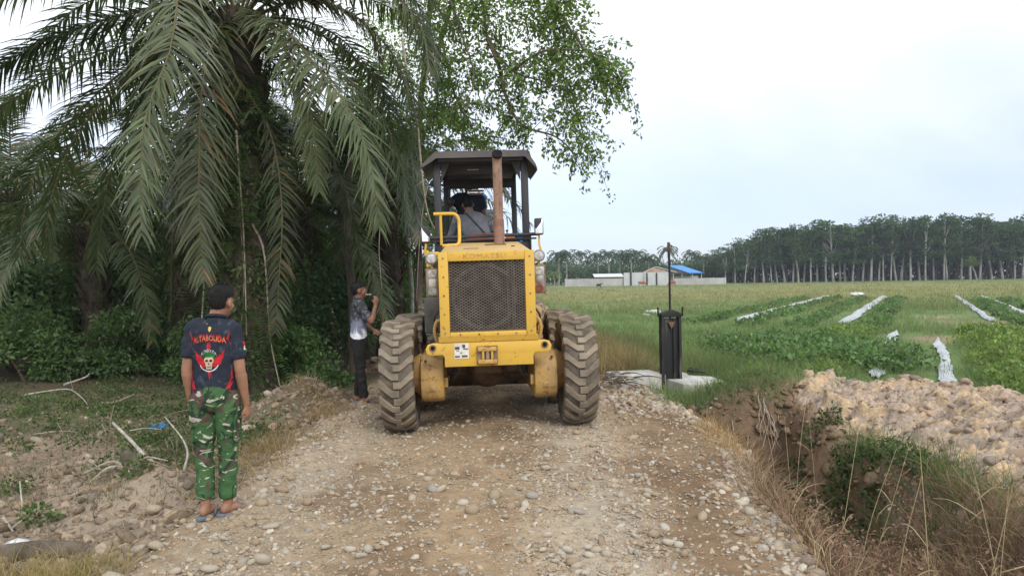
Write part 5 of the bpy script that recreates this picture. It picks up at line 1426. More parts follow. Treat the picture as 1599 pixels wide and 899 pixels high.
def leaf_cloud(name, rng, blobs, n, L, base, hang=0.3, v=0.35, wl=0.5):
    """leaves on lumpy blobs (x,y,z,rx,ry,rz), denser towards each blob's skin"""
    w = np.array([b_[3] * b_[4] + b_[3] * b_[5] for b_ in blobs]); k = rng.choice(len(blobs), n, p=w / w.sum())
    Bb = np.array(blobs)[k]
    u = rand_dirs(n, rng); r = rng.uniform(0.15, 1, n) ** 0.42 * (1 + 0.18 * rng.normal(size=n))
    C = Bb[:, :3] + u * r[:, None] * Bb[:, 3:6]
    D = u * 0.7 + rand_dirs(n, rng) * 0.8 + np.array([[0, 0, -hang]]); D /= np.linalg.norm(D, axis=1)[:, None]
    LL = L * rng.uniform(0.6, 1.35, n)
    V, F = leaves_np(C, D, LL, LL * wl, rng, 0.35)
    cb = np.array([1 + v * (rng.random() - .5) * 1.6 for _ in blobs])[k]
    col = np.array(base)[None] * (cb * (1 + rng.uniform(-v, v, n)))[:, None] * (1 + rng.uniform(-.12, .12, (n, 3)))
    return V, F, np.repeat(col, 4, 0)
V, F, C = leaf_cloud('x', rng, [(0.25 * math.sin(i * 2.1), -0.22, 0.5 + i * 0.42, .52, .5, .36) for i in range(12)], 9500, .085, (0.10, 0.15, 0.06), 0.8)
link('creeper', mesh_np('creeper', V, F, C), palm, MAT['leaf'])['kind'] = 'stuff'
# hanging dead stalks against the trunk
for k in range(4):
    t = MB(); x0 = rng.uniform(-.5, .55); y0 = rng.uniform(-.62, -.42); z0 = rng.uniform(2.6, zt)
    t.tube(crom([(x0 * .6, y0 * .8, z0), (x0, y0, z0 - .5), (x0 * 1.1 + rng.uniform(-.1, .1), y0, z0 - 1.8), (x0 * 1.1 + rng.uniform(-.2, .2), y0 - .05, max(.3, z0 - rng.uniform(2.4, 3.6)))], 12), list(np.linspace(.018, .007, 12)), 5)
    t.build('dead_stalk', MAT['twig'], palm)

# ---- further oil palms in the thicket behind
def oil_palm(px, Y, ztop, nfr, L, label, seed, dark=1.0, r=0.3, elr=(-5, 70), fern=60):
    rng = np.random.default_rng(seed)
    q = P(px, 440, Y); z = float(H(np.array([q.x]), np.array([Y]))[0])
    e = empty('oil_palm', (q.x, Y, z)); tag(e, label, 'palm', 'oil palms in the thicket beside the road')
    link('trunk', palm_trunk(rng, ztop, r), e, MAT['palm_trunk'])
    for k in range(nfr):
        az = 2 * math.pi * k * 0.381966 + rng.uniform(-.2, .2); el = R(elr[0] + (elr[1] - elr[0]) * (k + .5) / nfr)
        path = [tuple(np.array(p_) + np.array([0, 0, ztop - .1])) for p_ in arch(rng, az, el, L * rng.uniform(.85, 1.1), rng.uniform(1.5, 2.5))]
        b_ = [DARK, FR_C, (0.09, 0.12, 0.06)][k % 3]
        link('frond', frond_mesh('frond', path, rng, n=60, Lmax=.8 * L / 5, W=.045, base=tuple(v * dark for v in b_), brown=.06), e, MAT['palm_leaf'])
    if fern: link('fern', fern_mesh('fern', rng, fern, 0.4, ztop, r * 1.1), e, MAT['leaf'])['kind'] = 'stuff'
    return e
oil_palm(150, 17.5, 3.2, 20, 4.2, 'lower oil palm with dark trunk in the thicket left of the big palm', 31, fern=120)
oil_palm(20, 22, 4.5, 24, 4.8, 'oil palm at the left end of the thicket', 32)
oil_palm(470, 17.0, 3.4, 20, 4.2, 'oil palm behind and right of the big palm', 33)
oil_palm(607, 19.5, 4.2, 26, 4.6, 'oil palm with rough reddish trunk beyond the left rear tyre', 34, r=0.30)
oil_palm(290, 22.0, 5.2, 18, 5.0, 'oil palm in the shade straight behind the big palm', 35)
oil_palm(545, 26, 5.5, 24, 5.2, 'far oil palm deep in the thicket above the smoker', 36, fern=0)
oil_palm(395, 30, 6.0, 24, 5.5, 'farthest oil palm deep in the thicket', 37, fern=0)

# ---- shrubs: one object each
def shrub(px, Y, w, h, n, L, base, label, seed, name='shrub', stems=5, cat='shrub', lift=0.0, group='shrubs of the thicket'):
    rng = np.random.default_rng(seed)
    q = P(px, 440, Y); z = float(H(np.array([q.x]), np.array([Y]))[0])
    e = empty(name, (q.x, Y, z)); tag(e, label, cat, group)
    bl = [(rng.uniform(-.5, .5) * w, rng.uniform(-.35, .35) * w, h * (lift + (1 - lift) * rng.uniform(.12, .85)), w * rng.uniform(.16, .34), w * rng.uniform(.16, .30), h * rng.uniform(.10, .22)) for _ in range(13)]
    V, F, C = leaf_cloud('x', rng, bl, n, L, (base[0] * 2.9, base[1] * 2.75, base[2] * 3.6))
    link('crown', mesh_np('crown', V, F, C), e, MAT['leaf'])
    for b_ in bl[:stems]:
        t = MB(); t.tube(crom([(b_[0] * .2, b_[1] * .2, -.1), (b_[0] * .5, b_[1] * .5, b_[2] * .5), b_[:3]], 8), list(np.linspace(.022 + .012 * h, .008, 8)), 6)
        t.build('stem', MAT['bark'], e)
    return e
SH = [
 (140, 16.0, 1.5, 1.5, 3600, .11, (0.052, 0.088, 0.026), 'bright leafy bush hiding the foot of the lower oil palm'),
 (60, 15.8, 1.9, 1.35, 3800, .11, (0.050, 0.084, 0.026), 'bushy weeds in front of the dense left shrub'),
 (320, 15.2, 1.3, 1.5, 3400, .10, (0.050, 0.085, 0.026), 'leafy bush directly behind the man in camouflage'),
 (30, 17.5, 2.6, 2.0, 5200, .13, (0.050, 0.085, 0.026), 'dense dark shrub at the left edge of the thicket'),
 (-60, 19, 3.5, 4.2, 5200, .17, (0.055, 0.09, 0.03), 'tall shrub cut by the left edge of the picture'),
 (105, 18.5, 2.4, 2.8, 5200, .13, (0.038, 0.066, 0.022), 'dark leafy shrub beside the lower oil palm'),
 (215, 16.2, 1.5, 0.85, 3200, .10, (0.040, 0.072, 0.022), 'low dark green bush at the foot of the lower oil palm'),
 (265, 24, 3.0, 4.0, 5000, .17, (0.060, 0.095, 0.035), 'shrub seen past the man in camouflage'),
 (400, 14.6, 1.4, 0.95, 3200, .09, (0.045, 0.080, 0.026), 'low bush at the foot of the big palm'),
 (455, 13.8, 1.5, 1.15, 3800, .085, (0.050, 0.088, 0.026), 'bright leafy bush between the big palm and the smoker'),
 (505, 16, 2.0, 2.6, 5200, .11, (0.040, 0.070, 0.024), 'dark bush behind the smoker'),
 (440, 20, 3.4, 4.6, 6500, .15, (0.042, 0.072, 0.025), 'tall dense thicket shrub right of the big palm'),
 (560, 22, 3.2, 5.2, 6500, .16, (0.055, 0.092, 0.030), 'tall bush above the left tandem tyres'),
 (640, 24, 2.4, 4.4, 5200, .16, (0.065, 0.105, 0.036), 'lighter bush beside the grader canopy'),
 (350, 26, 5.0, 6.5, 7500, .22, (0.038, 0.064, 0.024), 'large dark tree-like shrub behind the big palm'),
 (150, 27, 5.0, 4.8, 7000, .22, (0.045, 0.075, 0.028), 'broad dark shrub far left behind the palms'),
 (520, 33, 6.0, 8.0, 7500, .27, (0.042, 0.070, 0.026), 'high dark foliage far behind the smoker'),
 (0, 33, 7.0, 5.5, 6500, .26, (0.06, 0.09, 0.04), 'pale hazy foliage far behind the left palms'),
 (265, 40, 8.0, 6.5, 6500, .30, (0.05, 0.08, 0.034), 'high foliage closing the gap behind the man in camouflage'),
 (625, 36, 5.0, 6.0, 6000, .26, (0.06, 0.095, 0.036), 'high foliage just left of the grader'),
]
for i, (px, Y, w, h, n, L, base, lab) in enumerate(SH): shrub(px, Y, w, h, n, L, base, lab, 60 + i)

# ---- broadleaf tree leaning out over the road
rng = np.random.default_rng(77)
tq = P(652, 440, 17.0); tz = float(H(np.array([tq.x]), np.array([17.0]))[0])
tree = empty('broadleaf_tree', (tq.x, 17.0, tz)); TO = Vector((tq.x, 17.0, tz))
tag(tree, 'broadleaf tree with small bright green leaves hanging over the grader canopy', 'tree')
def W3(px, py, Y): return np.array(P(px, py, Y) - TO)
trunk_path = crom([(0, 0, -.1), (.05, -.05, 2.0), (.02, -.1, 4.2), W3(668, 50, 16.6), W3(680, -90, 15.8)], 20)
t = MB(); t.tube([tuple(p_) for p_ in trunk_path], list(np.linspace(.085, .05, 20)), 9); t.build('trunk', MAT['bark'], tree)
limbs = [
 [W3(690, 60, 16.4), W3(720, -30, 15.8), W3(752, 0, 15.2), W3(762, 60, 14.8), W3(800, 110, 14.4), W3(850, 128, 14.1), W3(905, 150, 14.0)],
 [W3(762, 60, 14.8), W3(778, 100, 14.6), W3(790, 150, 14.5), W3(815, 195, 14.4), W3(870, 215, 14.2), W3(905, 250, 14.1)],
 [W3(715, -90, 15.8), W3(780, -60, 15), W3(850, -10, 14.5), W3(900, 60, 14.2), W3(940, 110, 14), W3(985, 130, 13.9)],
 [W3(690, 60, 16.4), W3(700, 110, 15.8), W3(715, 160, 15.4), W3(740, 205, 15.1), W3(752, 235, 15)],
 [W3(690, 60, 16.4), W3(680, 120, 16.2), W3(690, 180, 16), W3(730, 215, 15.6), W3(790, 225, 15.3)],
 [W3(715, -90, 15.8), W3(700, -20, 15), W3(720, 50, 14.6), W3(740, 130, 14.4), W3(700, 190, 14.4)],
 [W3(850, -10, 14.5), W3(880, 50, 14.8), W3(880, 120, 15), W3(905, 190, 15), W3(925, 260, 15)],
 [W3(800, 110, 14.4), W3(850, 80, 14), W3(910, 80, 13.7), W3(960, 95, 13.5)],
 [W3(780, -60, 15), W3(840, -70, 14.6), W3(880, -40, 14.3), W3(900, 0, 14.2)],
]
leafC, leafD, lw = [], [], []
twigs = MB()
for li, lb in enumerate(limbs):
    pth = crom(lb, 40)
    t = MB(); t.tube([tuple(p_) for p_ in pth], list(np.linspace(.05 if li < 3 else .032, .006, 40)), 6); t.build('limb', MAT['bark'], tree)
    for k in range(30):
        i = int(rng.uniform(7, 39)); o = pth[i]; Tn = pth[min(i + 1, 39)] - pth[i - 1]; Tn /= np.linalg.norm(Tn)
        d = Tn * .5 + rng.normal(0, .75, 3) + np.array([0, 0, -.25]); d /= np.linalg.norm(d)
        Lt = rng.uniform(.35, 1.0)
        q = [o]; dd = d.copy()
        for s_ in range(5):
            dd = dd + np.array([0, 0, -.16]) + rng.normal(0, .13, 3); dd /= np.linalg.norm(dd); q.append(q[-1] + dd * Lt / 5)
        twigs.tube([tuple(p_) for p_ in q], list(np.linspace(.008, .003, 6)), 4)
        for s_ in range(1, 6):
            m_ = int(rng.integers(3, 8)) + (3 if s_ == 5 else 0)
            for _ in range(m_):
                leafC.append(q[s_] + rng.normal(0, .055, 3)); leafD.append(dd * .5 + rng.normal(0, .7, 3) + np.array([0, 0, -.35]))
tw = twigs.build('twigs', MAT['bark'], tree, None); tw['kind'] = 'stuff'
# fine hanging twigs below the crown
leafC = np.array(leafC); leafD = np.array(leafD); leafD /= np.linalg.norm(leafD, axis=1)[:, None]
# fuller upper crown
bl = []
for px, py, Y, r_ in ((700, 20, 15.5, .8), (770, 20, 15, .8), (830, 20, 14.6, .75), (880, 40, 14.3, .6), (760, 100, 15, .7), (830, 110, 14.6, .6), (900, 110, 14.2, .6), (940, 140, 14, .45), (710, 110, 15.6, .7), (880, 180, 14.4, .45), (910, 200, 14.2, .4), (690, 170, 15.6, .5), (800, 170, 14.8, .4), (860, 0, 14.4, .6), (800, -60, 15, .9), (720, -60, 15.6, .9), (890, 240, 14.3, .3), (655, 110, 16, .65), (650, 190, 16, .55), (620, 60, 17, .9), (640, 250, 16.2, .5), (600, 140, 18, 1.0), (660, 20, 16, .8), (960, 120, 13.9, .35)):
    c = W3(px, py, Y); bl.append((*c, r_, r_, r_ * .75))
Vc, Fc, Cc = leaf_cloud('x', rng, bl, 15000, .088, (0.205, 0.30, 0.07), .4, .35, .5)
n = len(leafC); LL = rng.uniform(.06, .12, n)
V, F = leaves_np(leafC, leafD, LL, LL * .5, rng, .35)
V, F, C = cat_np([(V, F, tint(n, 4, (0.16, 0.25, 0.06), rng, .4, .15)), (Vc, Fc, Cc)])
link('crown', mesh_np('crown', V, F, C), tree, MAT['leaf'])

# ---- bare hanging creepers and slim trunks
def vine(pts, r, label, name='vine', mat='twig', cat='vine'):
    pts = [P(*q) for q in pts]; o = pts[-1]
    t = MB(); t.tube(crom([tuple(q - o) for q in pts], 24), list(np.linspace(r, r * .6, 24)), 6)
    e = t.build(name, MAT[mat], None, R(60), loc=o); tag(e, label, cat, 'creepers hanging beside the grader'); return e
vine([(628, 60, 13.4), (640, 150, 13.2), (651, 190, 13.2), (656, 240, 13.1), (662, 300, 13.1), (672, 345, 13.2), (690, 372, 13.4)], .022, 'thick pale creeper curving down to the left of the canopy')
vine([(672, 275, 13.4), (650, 290, 13.3), (628, 305, 13.3), (600, 318, 13.3)], .010, 'thin bare twig pointing left beside the canopy post')
vine([(668, 288, 13.2), (660, 330, 13.2), (655, 380, 13.2), (650, 470, 13.3)], .010, 'thin straight creeper hanging below the pale one')
vine([(612, 215, 12.8), (600, 300, 12.8), (592, 380, 12.8), (596, 450, 12.9)], .011, 'thin creeper hanging over the smoker')
for px, Y, h, r_, lab in ((640, 20.5, 5.5, .075, 'slender grey trunk left of the tail lamps'), (547, 15.5, 5.0, .11, 'dark slender trunk rising behind the smoker'), (392, 14.0, 4.6, .05, 'thin grey stem climbing the big palm trunk')):
    q = P(px, 440, Y); z = float(H(np.array([q.x]), np.array([Y]))[0])
    e = empty('slender_tree', (q.x, Y, z)); tag(e, lab, 'tree')
    t = MB(); t.tube(crom([(0, 0, -.1), (.04, 0, h * .3), (-.05, 0, h * .6), (.08, 0, h)], 14), list(np.linspace(r_, r_ * .6, 14)), 8); t.build('trunk', MAT['pale_bark'] if r_ < .1 else MAT['bark'], e)
    V, F, C = leaf_cloud('x', np.random.default_rng(int(px)), [(.1, 0, h, .6, .6, .5), (-.3, 0, h - .5, .5, .5, .4)], 1400, .11, (0.06, 0.10, 0.03)); link('crown', mesh_np('crown', V, F, C), e, MAT['leaf'])
# ================================================================ right side: sluice, ditch, spoil, field
def GP(px, py, z0=0.0):
    """where the line of sight through a pixel meets the level z0"""
    d = P(px, py, 1.0) - Vector((0, 0, CAM_Z)); t = (CAM_Z - z0) / -d.z
    return d.x * t, d.y * t
MAT['concrete'] = m_plain('concrete', (0.56, 0.55, 0.51), (0.37, 0.355, 0.325), 3.5, 0.9, bs=0.4, bscale=30, spec=0.2)
MAT['gate_black'] = m_plain('gate_black', (0.13, 0.118, 0.105), (0.020, 0.020, 0.021), 4, 0.6, bs=0.3, squash=(2.5, 2.5, 0.35), lo=0.56, hi=0.72)
MAT['gate_rust'] = m_plain('gate_rust', (0.22, 0.11, 0.07), (0.05, 0.04, 0.035), 6, 0.8, bs=0.3)
# ---- sluice: concrete headwall, gate in its frame, lifting rod
gxw, gyw = 2.53, 12.25
sl = empty('sluice_gate', (gxw, gyw, 0.0), (0, 0, R(14))); sl.scale = (.9, 1, 1)
tag(sl, 'black steel sluice gate with tall threaded rod standing in concrete blocks beside the road', 'sluice gate')
t = MB(); t.box((-0.56, 0.30, -0.19), (0.86, 0.66, 0.64), .02); t.build('concrete_block', MAT['concrete'], sl)
t = MB(); t.prism([(-0.12, -0.60), (0.10, -0.72), (0.72, -0.52), (0.80, 0.05), (0.42, 0.42), (-0.12, 0.30)], -0.75, 0.045, 'z', .015); t.build('concrete_block', MAT['concrete'], sl)
t = MB(); t.box((0.22, 0.45, -0.2), (0.5, 0.35, 0.56), .02); t.build('concrete_wall', MAT['concrete'], sl)
for s in (-1, 1):
    t = MB(); t.box((s * 0.165 - 0.02, 0, 0.36), (0.05, 0.11, 1.46 if s < 0 else 1.34), .005); fo = t.build('gate_post', MAT['gate_black'], sl)
    t = MB(); t.tube([(s * .165 - .02, 0, 1.05), (s * .235 - .02, -.01, 1.05), (s * .235 - .02, -.01, 1.19)], .016, 8); t.build('hook', MAT['gate_black'], fo)
t = MB(); t.box((-0.02, 0.0, 0.50), (0.275, 0.03, 1.02), .004); pn = t.build('gate_panel', MAT['gate_black'], sl)
t = MB(); t.box((0.03, -0.03, 0.5), (0.03, 0.035, 1.0), .003); t.build('rib', MAT['gate_black'], pn)
t = MB(); t.prism([(-.215, 1.03), (.175, 1.03), (.175, 1.085), (.02, 1.145), (-.06, 1.145), (-.215, 1.085)], -.06, .06, 'y', .004); t.build('crosshead', MAT['gate_black'], sl)
t = MB(); t.prism([(-.09, .96), (.05, .96), (-.02, .84)], -.055, -.035, 'y'); t.build('bracket', MAT['gate_rust'], sl)
t = MB(); t.tube([(-.02, 0, 0.6), (-.02, 0, 1.9), (-.025, 0, 2.10)], .019, 8); rd = t.build('rod', MAT['gate_black'], sl)
t = MB(); t.tube([(-.025, 0, 2.06), (-.03, 0, 2.22)], .026, 8); t.build('rod_end', MAT['gate_rust'], rd)
for k, (px, py, a) in enumerate(((1081, 580, 20), (1091, 581, 40))):
    x, y = GP(px, py, 0.05)
    t = MB(); t.prism([(-.04, -.11), (.0, -.13), (.04, -.10), (.045, .06), (.03, .12), (-.03, .12), (-.045, .05)], 0.0, .03, 'z', .006)
    so_ = t.build('sandal', MAT['strap'], None, loc=(x, y, .046), rot=(0, 0, R(a)))
    t = MB(); t.tube(crom([(-.04, .03, .02), (-.02, .05, .06), (.02, .05, .06), (.042, .03, .02)], 10), .012, 6); t.build('strap', MAT['strap'], so_)
    tag(so_, ['black sandal on the sluice concrete, nearer the gate', 'black sandal on the sluice concrete, farther from the gate'][k], 'sandal')

# ---- clods on the spoil heap
rng = np.random.default_rng(41)
CLOD_C = np.array([(0.49, 0.37, 0.27), (0.44, 0.345, 0.265), (0.39, 0.31, 0.25), (0.51, 0.385, 0.27), (0.33, 0.25, 0.195), (0.47, 0.345, 0.235), (0.43, 0.355, 0.295), (0.37, 0.29, 0.23)])
def heap_pts(n, rng, kmin=0.35):
    X, Y = [], []; c = 0
    while c < n:
        x = rng.uniform(2.9, 6.3, 4000); y = 3.0 + 7.8 * rng.random(4000) ** 1.0
        _, k = heap(x, y); keep = (k > kmin) & (x < 0.70 * y + .3) & (x > 3.85)
        X.append(x[keep]); Y.append(y[keep]); c += keep.sum()
    return np.concatenate(X)[:n], np.concatenate(Y)[:n]
x, y = heap_pts(190, rng, .5)
for i in range(90):
    s = float(np.clip(rng.lognormal(math.log(.065), .4), .035, .13))
    stone_obj(spoil, float(x[i]), float(y[i]), s, int(rng.integers(0, 8)), rng, HS, 'clod', .62, 'clod', CLOD_C, .8)
x, y = heap_pts(1500, rng, .4)
o = link('soil_crumbs', scatter_stones('soil_crumbs', x, y, np.clip(rng.lognormal(math.log(.020), .5, len(x)), .008, .06), rng, HS, 6, 3, CLOD_C, sink=.45, rough=True), spoil, MAT['clod']); o['kind'] = 'stuff'
# stones tumbled down the right road edge, and rubble by the right tyre
n = 1500; y = rng.uniform(3.6, 13.5, n); x = rr(y) + rng.normal(.02, .16, n)
o = link('edge_rubble', scatter_stones('edge_rubble', x, y, np.clip(rng.lognormal(math.log(.019), .5, n), .008, .06), rng, H, 6, 3, np.vstack([STONE_C, CLOD_C[[2, 4, 6, 7]]])), ground, MAT['stone']); o['kind'] = 'stuff'
n = 900; x = rng.normal(1.85, .35, n); y = rng.normal(10.9, .8, n)
o = link('edge_rubble', scatter_stones('edge_rubble', x, y, np.clip(rng.lognormal(math.log(.025), .5, n), .010, .08), rng, H, 6, 3, np.vstack([STONE_C, CLOD_C[[2, 4, 6, 7]]])), ground, MAT['stone']); o['kind'] = 'stuff'

n = 1100; x = rng.uniform(2.25, 3.85, n); y = rng.uniform(7.6, 10.3, n)
BANK_C = np.array([(0.25, 0.175, 0.12), (0.20, 0.14, 0.095), (0.31, 0.22, 0.15), (0.16, 0.11, 0.08), (0.28, 0.19, 0.12)])
o = link('bank_crumbs', scatter_stones('bank_crumbs', x, y, np.clip(rng.lognormal(math.log(.026), .55, n), .01, .10), rng, H, 6, 3, BANK_C, sink=.4, rough=True), ground, MAT['clod']); o['kind'] = 'stuff'
for k in range(26):
    xx = rng.uniform(2.35, 3.7); yy = rng.uniform(9.95, 10.2); z0 = HZ(xx, yy) + .02; t = MB(); q = [(xx, yy, z0)]
    for j in range(5): q.append((q[-1][0] + rng.normal(0, .03), q[-1][1] - .05, q[-1][2] - rng.uniform(.05, .13)))
    t.tube(crom(q, 10), list(np.linspace(.009, .003, 10)), 5); t.build('root', MAT['twig'] if k % 2 else MAT['bark'], ground)
# ---- grass and weeds
def grass(name, x, y, zf, per, hlo, hhi, w, cols, rng, label, spread=.06, droop=1.1, seg=2, lean=.35, mat='blade', scale_far=True):
    n = len(x) * per
    X = np.repeat(x, per) + rng.normal(0, spread, n); Y = np.repeat(y, per) + rng.normal(0, spread, n)
    Z = zf(X, Y) - .01
    D = np.stack([rng.normal(0, lean, n), rng.normal(0, lean, n), np.ones(n)], -1); D /= np.linalg.norm(D, axis=1)[:, None]
    L = rng.uniform(hlo, hhi, n); wd = w * (np.maximum(1, Y / 12) ** .8 if scale_far else 1)
    # blades face the open side roughly, at random turns
    V, F = ribbons_np(np.stack([X, Y, Z], -1), D, L, wd, droop * rng.uniform(.3, 1.4, n), rng, seg)
    cols = np.array(cols); c = cols[rng.integers(0, len(cols), n)] * (1 + rng.uniform(-.25, .25, (n, 1)))
    cz = np.repeat(np.repeat(0.75 + .5 * fbm(x * .35, y * .35, 91, 3), per), (seg + 1) * 2)[:, None]
    o = link(name, mesh_np(name, V, F, np.repeat(c, (seg + 1) * 2, 0) * cz), None, MAT[mat])
    tag(o, label, None, kind='stuff'); return o
def frustum_pts(n, ylo, yhi, rng, xlo, keep=None, xk=.70):
    u = rng.random(n * 3); y = 1 / (1 / ylo - u * (1 / ylo - 1 / yhi))
    x = xlo + rng.random(n * 3) * (xk * y + 1 - xlo)
    if keep is not None:
        k = rng.random(len(x)) < keep(x, y); x, y = x[k], y[k]
    return x[:n], y[:n]
def strip_free(x, y):
    off = x * RN[0] + y * RN[1]; k = np.ones(np.shape(x)); k = np.where((off > -.45) & (off < .2) & (y < 26), .12, k)
    for o_, w_, y0_, y1_ in STRIPS: k = k * np.where((np.abs(off - o_) < w_) & (y > y0_ - 1) & (y < y1_), 0.06, 1)
    return k
RD = np.array([math.sin(R(28)), math.cos(R(28))]); RN = np.array([RD[1], -RD[0]])
STRIPS = ((-7.0, .9, 34, 60), (-2.7, .9, 31, 58), (-.75, .42, 12, 25), (.45, .42, 11, 22), (2.5, .6, 30, 56), (4.2, .7, 31, 52))
def field_keep(x, y):
    _, k = heap(x, y); bare = sstep(.58, .68, fbm(x * .22, y * .22, 35, 3)) * sstep(60, 40, y)
    return (k < .12) * (1 - .85 * bare) * sstep(2.0, 2.4, x) * (.35 + .9 * fbm(x * .3, y * .3, 93, 3)) * (~((x < 3.3) & (y < 12.8) & (y > 11.4) | (y < 10.25) & (x < 3.9))) * strip_free(x, y)
GREEN = [(0.185, 0.275, 0.115), (0.215, 0.305, 0.13), (0.15, 0.235, 0.09), (0.24, 0.305, 0.14), (0.29, 0.29, 0.16)]
x, y = frustum_pts(9800, 10.0, 45, rng, 2.0, field_keep)
grass('grass', x, y, H, 6, .12, .34, .010, GREEN, rng, 'green field grass right of the road', .12)
x, y = frustum_pts(4000, 40, 170, rng, 1.0, lambda x, y: (.3 + fbm(x * .06, y * .06, 94, 3)))
grass('grass', x, y, H, 5, .15, .40, .011, [(0.17, 0.22, 0.09), (0.23, 0.235, 0.105), (0.28, 0.25, 0.12), (0.19, 0.225, 0.095)], rng, 'yellowing grass across the far field', .5, seg=2)
n = 520; x = rng.normal(3.3, .65, n); y = rng.uniform(10.1, 11.3, n); k = (x > 2.35) & ~((x < 3.3) & (y > 11.0))
grass('bank_grass', x[k], y[k], H, 8, .10, .30, .009, GREEN, rng, 'green grass on top of the earth bank at the ditch head', .08, 1.3, lean=.5)
# tall dark green clump beyond the sluice
n = 1500; x = rng.normal(3.9, .8, n); y = rng.normal(13.8, .9, n); k = (y > 12.6) & (x > 2.6)
grass('tall_grass', x[k], y[k], H, 7, .25, .60, .012, [(0.12, 0.20, 0.07), (0.15, 0.225, 0.085), (0.20, 0.22, 0.11)], rng, 'tall grass growing behind the sluice concrete', .10)
n = 900; x = rng.uniform(2.2, 3.6, n); y = rng.uniform(13.2, 22, n)
grass('tall_grass', x, y, H, 7, .25, .65, .011, [(0.15, 0.21, 0.085), (0.18, 0.21, 0.10), (0.26, 0.235, 0.13)], rng, 'tall grass along the field edge right of the grader', .10)
# dry straw-coloured grass right of the rear tyre
n = 700; x = rng.normal(2.1, .45, n); y = rng.uniform(12.9, 18.5, n); k = x > 1.45
grass('dry_grass', x[k], y[k], H, 8, .22, .62, .0085, [(0.40, 0.30, 0.17), (0.33, 0.24, 0.13), (0.28, 0.21, 0.11), (0.24, 0.22, 0.10)], rng, 'dry straw grass standing right of the rear tyre', .08, mat='dry')
# ditch bank: brown dead weeds, straw, green tufts at the foot of the heap
def ditch_pts(n, rng, xa, xb, ya, yb):
    y = ya + (yb - ya) * rng.random(n) ** 1.25; return xa + (xb - xa) * rng.random(n) + .0 * y, y
x, y = ditch_pts(3200, rng, 1.85, 3.7, 3.2, 8.4)
k = (rng.random(len(x)) < (.35 + fbm(x * 1.3, y * 1.3, 95, 3)) * (1 - .95 * sstep(5.8, 7.2, y))) & (x > rr(y) + .08)
grass('dead_weeds', x[k], y[k], H, 10, .15, .45, .0075, [(0.29, 0.185, 0.125), (0.25, 0.16, 0.11), (0.33, 0.225, 0.145), (0.42, 0.32, 0.205), (0.20, 0.135, 0.10)], rng, 'brown dead weeds covering the ditch bank', .07, 1.3, mat='dry', lean=.55)
bl = []
for _ in range(80):
    yy = rng.uniform(3.2, 6.9); xx = float(rr(np.array([yy]))[0]) + .22 + 1.5 * rng.random(); bl.append((xx, yy, HZ(xx, yy) + .18, .24, .24, .20))
V, F, C = leaf_cloud('x', rng, bl, 19000, .036, (0.30, 0.195, 0.14), .6, .45, .45)
o = link('withered_leaves', mesh_np('withered_leaves', V, F, C), None, MAT['dry']); tag(o, 'withered reddish brown leaves on the ditch weeds', kind='stuff')
x, y = ditch_pts(900, rng, 2.7, 3.9, 4.2, 9.9); k = (fbm(x * 1.1, y * 1.1, 96, 3) > .44) & ((y > 6.0) | (rng.random(len(x)) < .15)) & ((y < 7.2) | (x > 3.25))
grass('green_weeds', x[k], y[k], H, 10, .12, .42, .008, [(0.12, 0.18, 0.065), (0.15, 0.205, 0.08), (0.22, 0.22, 0.11), (0.10, 0.15, 0.06)], rng, 'green grass tufts at the foot of the spoil heap', .08, 1.3, lean=.5)
bl = []
for _ in range(22):
    xx = rng.uniform(3.15, 3.75); yy = rng.uniform(6.4, 9.4); bl.append((xx, yy, HZ(xx, yy) + .12, .16, .16, .13))
V, F, C = leaf_cloud('x', rng, bl, 2600, .055, (0.075, 0.125, 0.045), .3, .4, .5)
o = link('ditch_herbs', mesh_np('ditch_herbs', V, F, C), None, MAT['leaf']); tag(o, 'small leafy herbs growing on the far ditch bank', kind='stuff')
# orange-dry tuft on the road edge near the ditch head
n = 60; x = rng.normal(2.14, .08, n); y = rng.normal(8.0, .5, n)
grass('dry_grass', x, y, H, 9, .10, .30, .006, [(0.46, 0.30, 0.15), (0.38, 0.22, 0.10), (0.42, 0.33, 0.18)], rng, 'orange dry grass on the road edge at the ditch head', .06, 1.2, mat='dry', lean=.5)
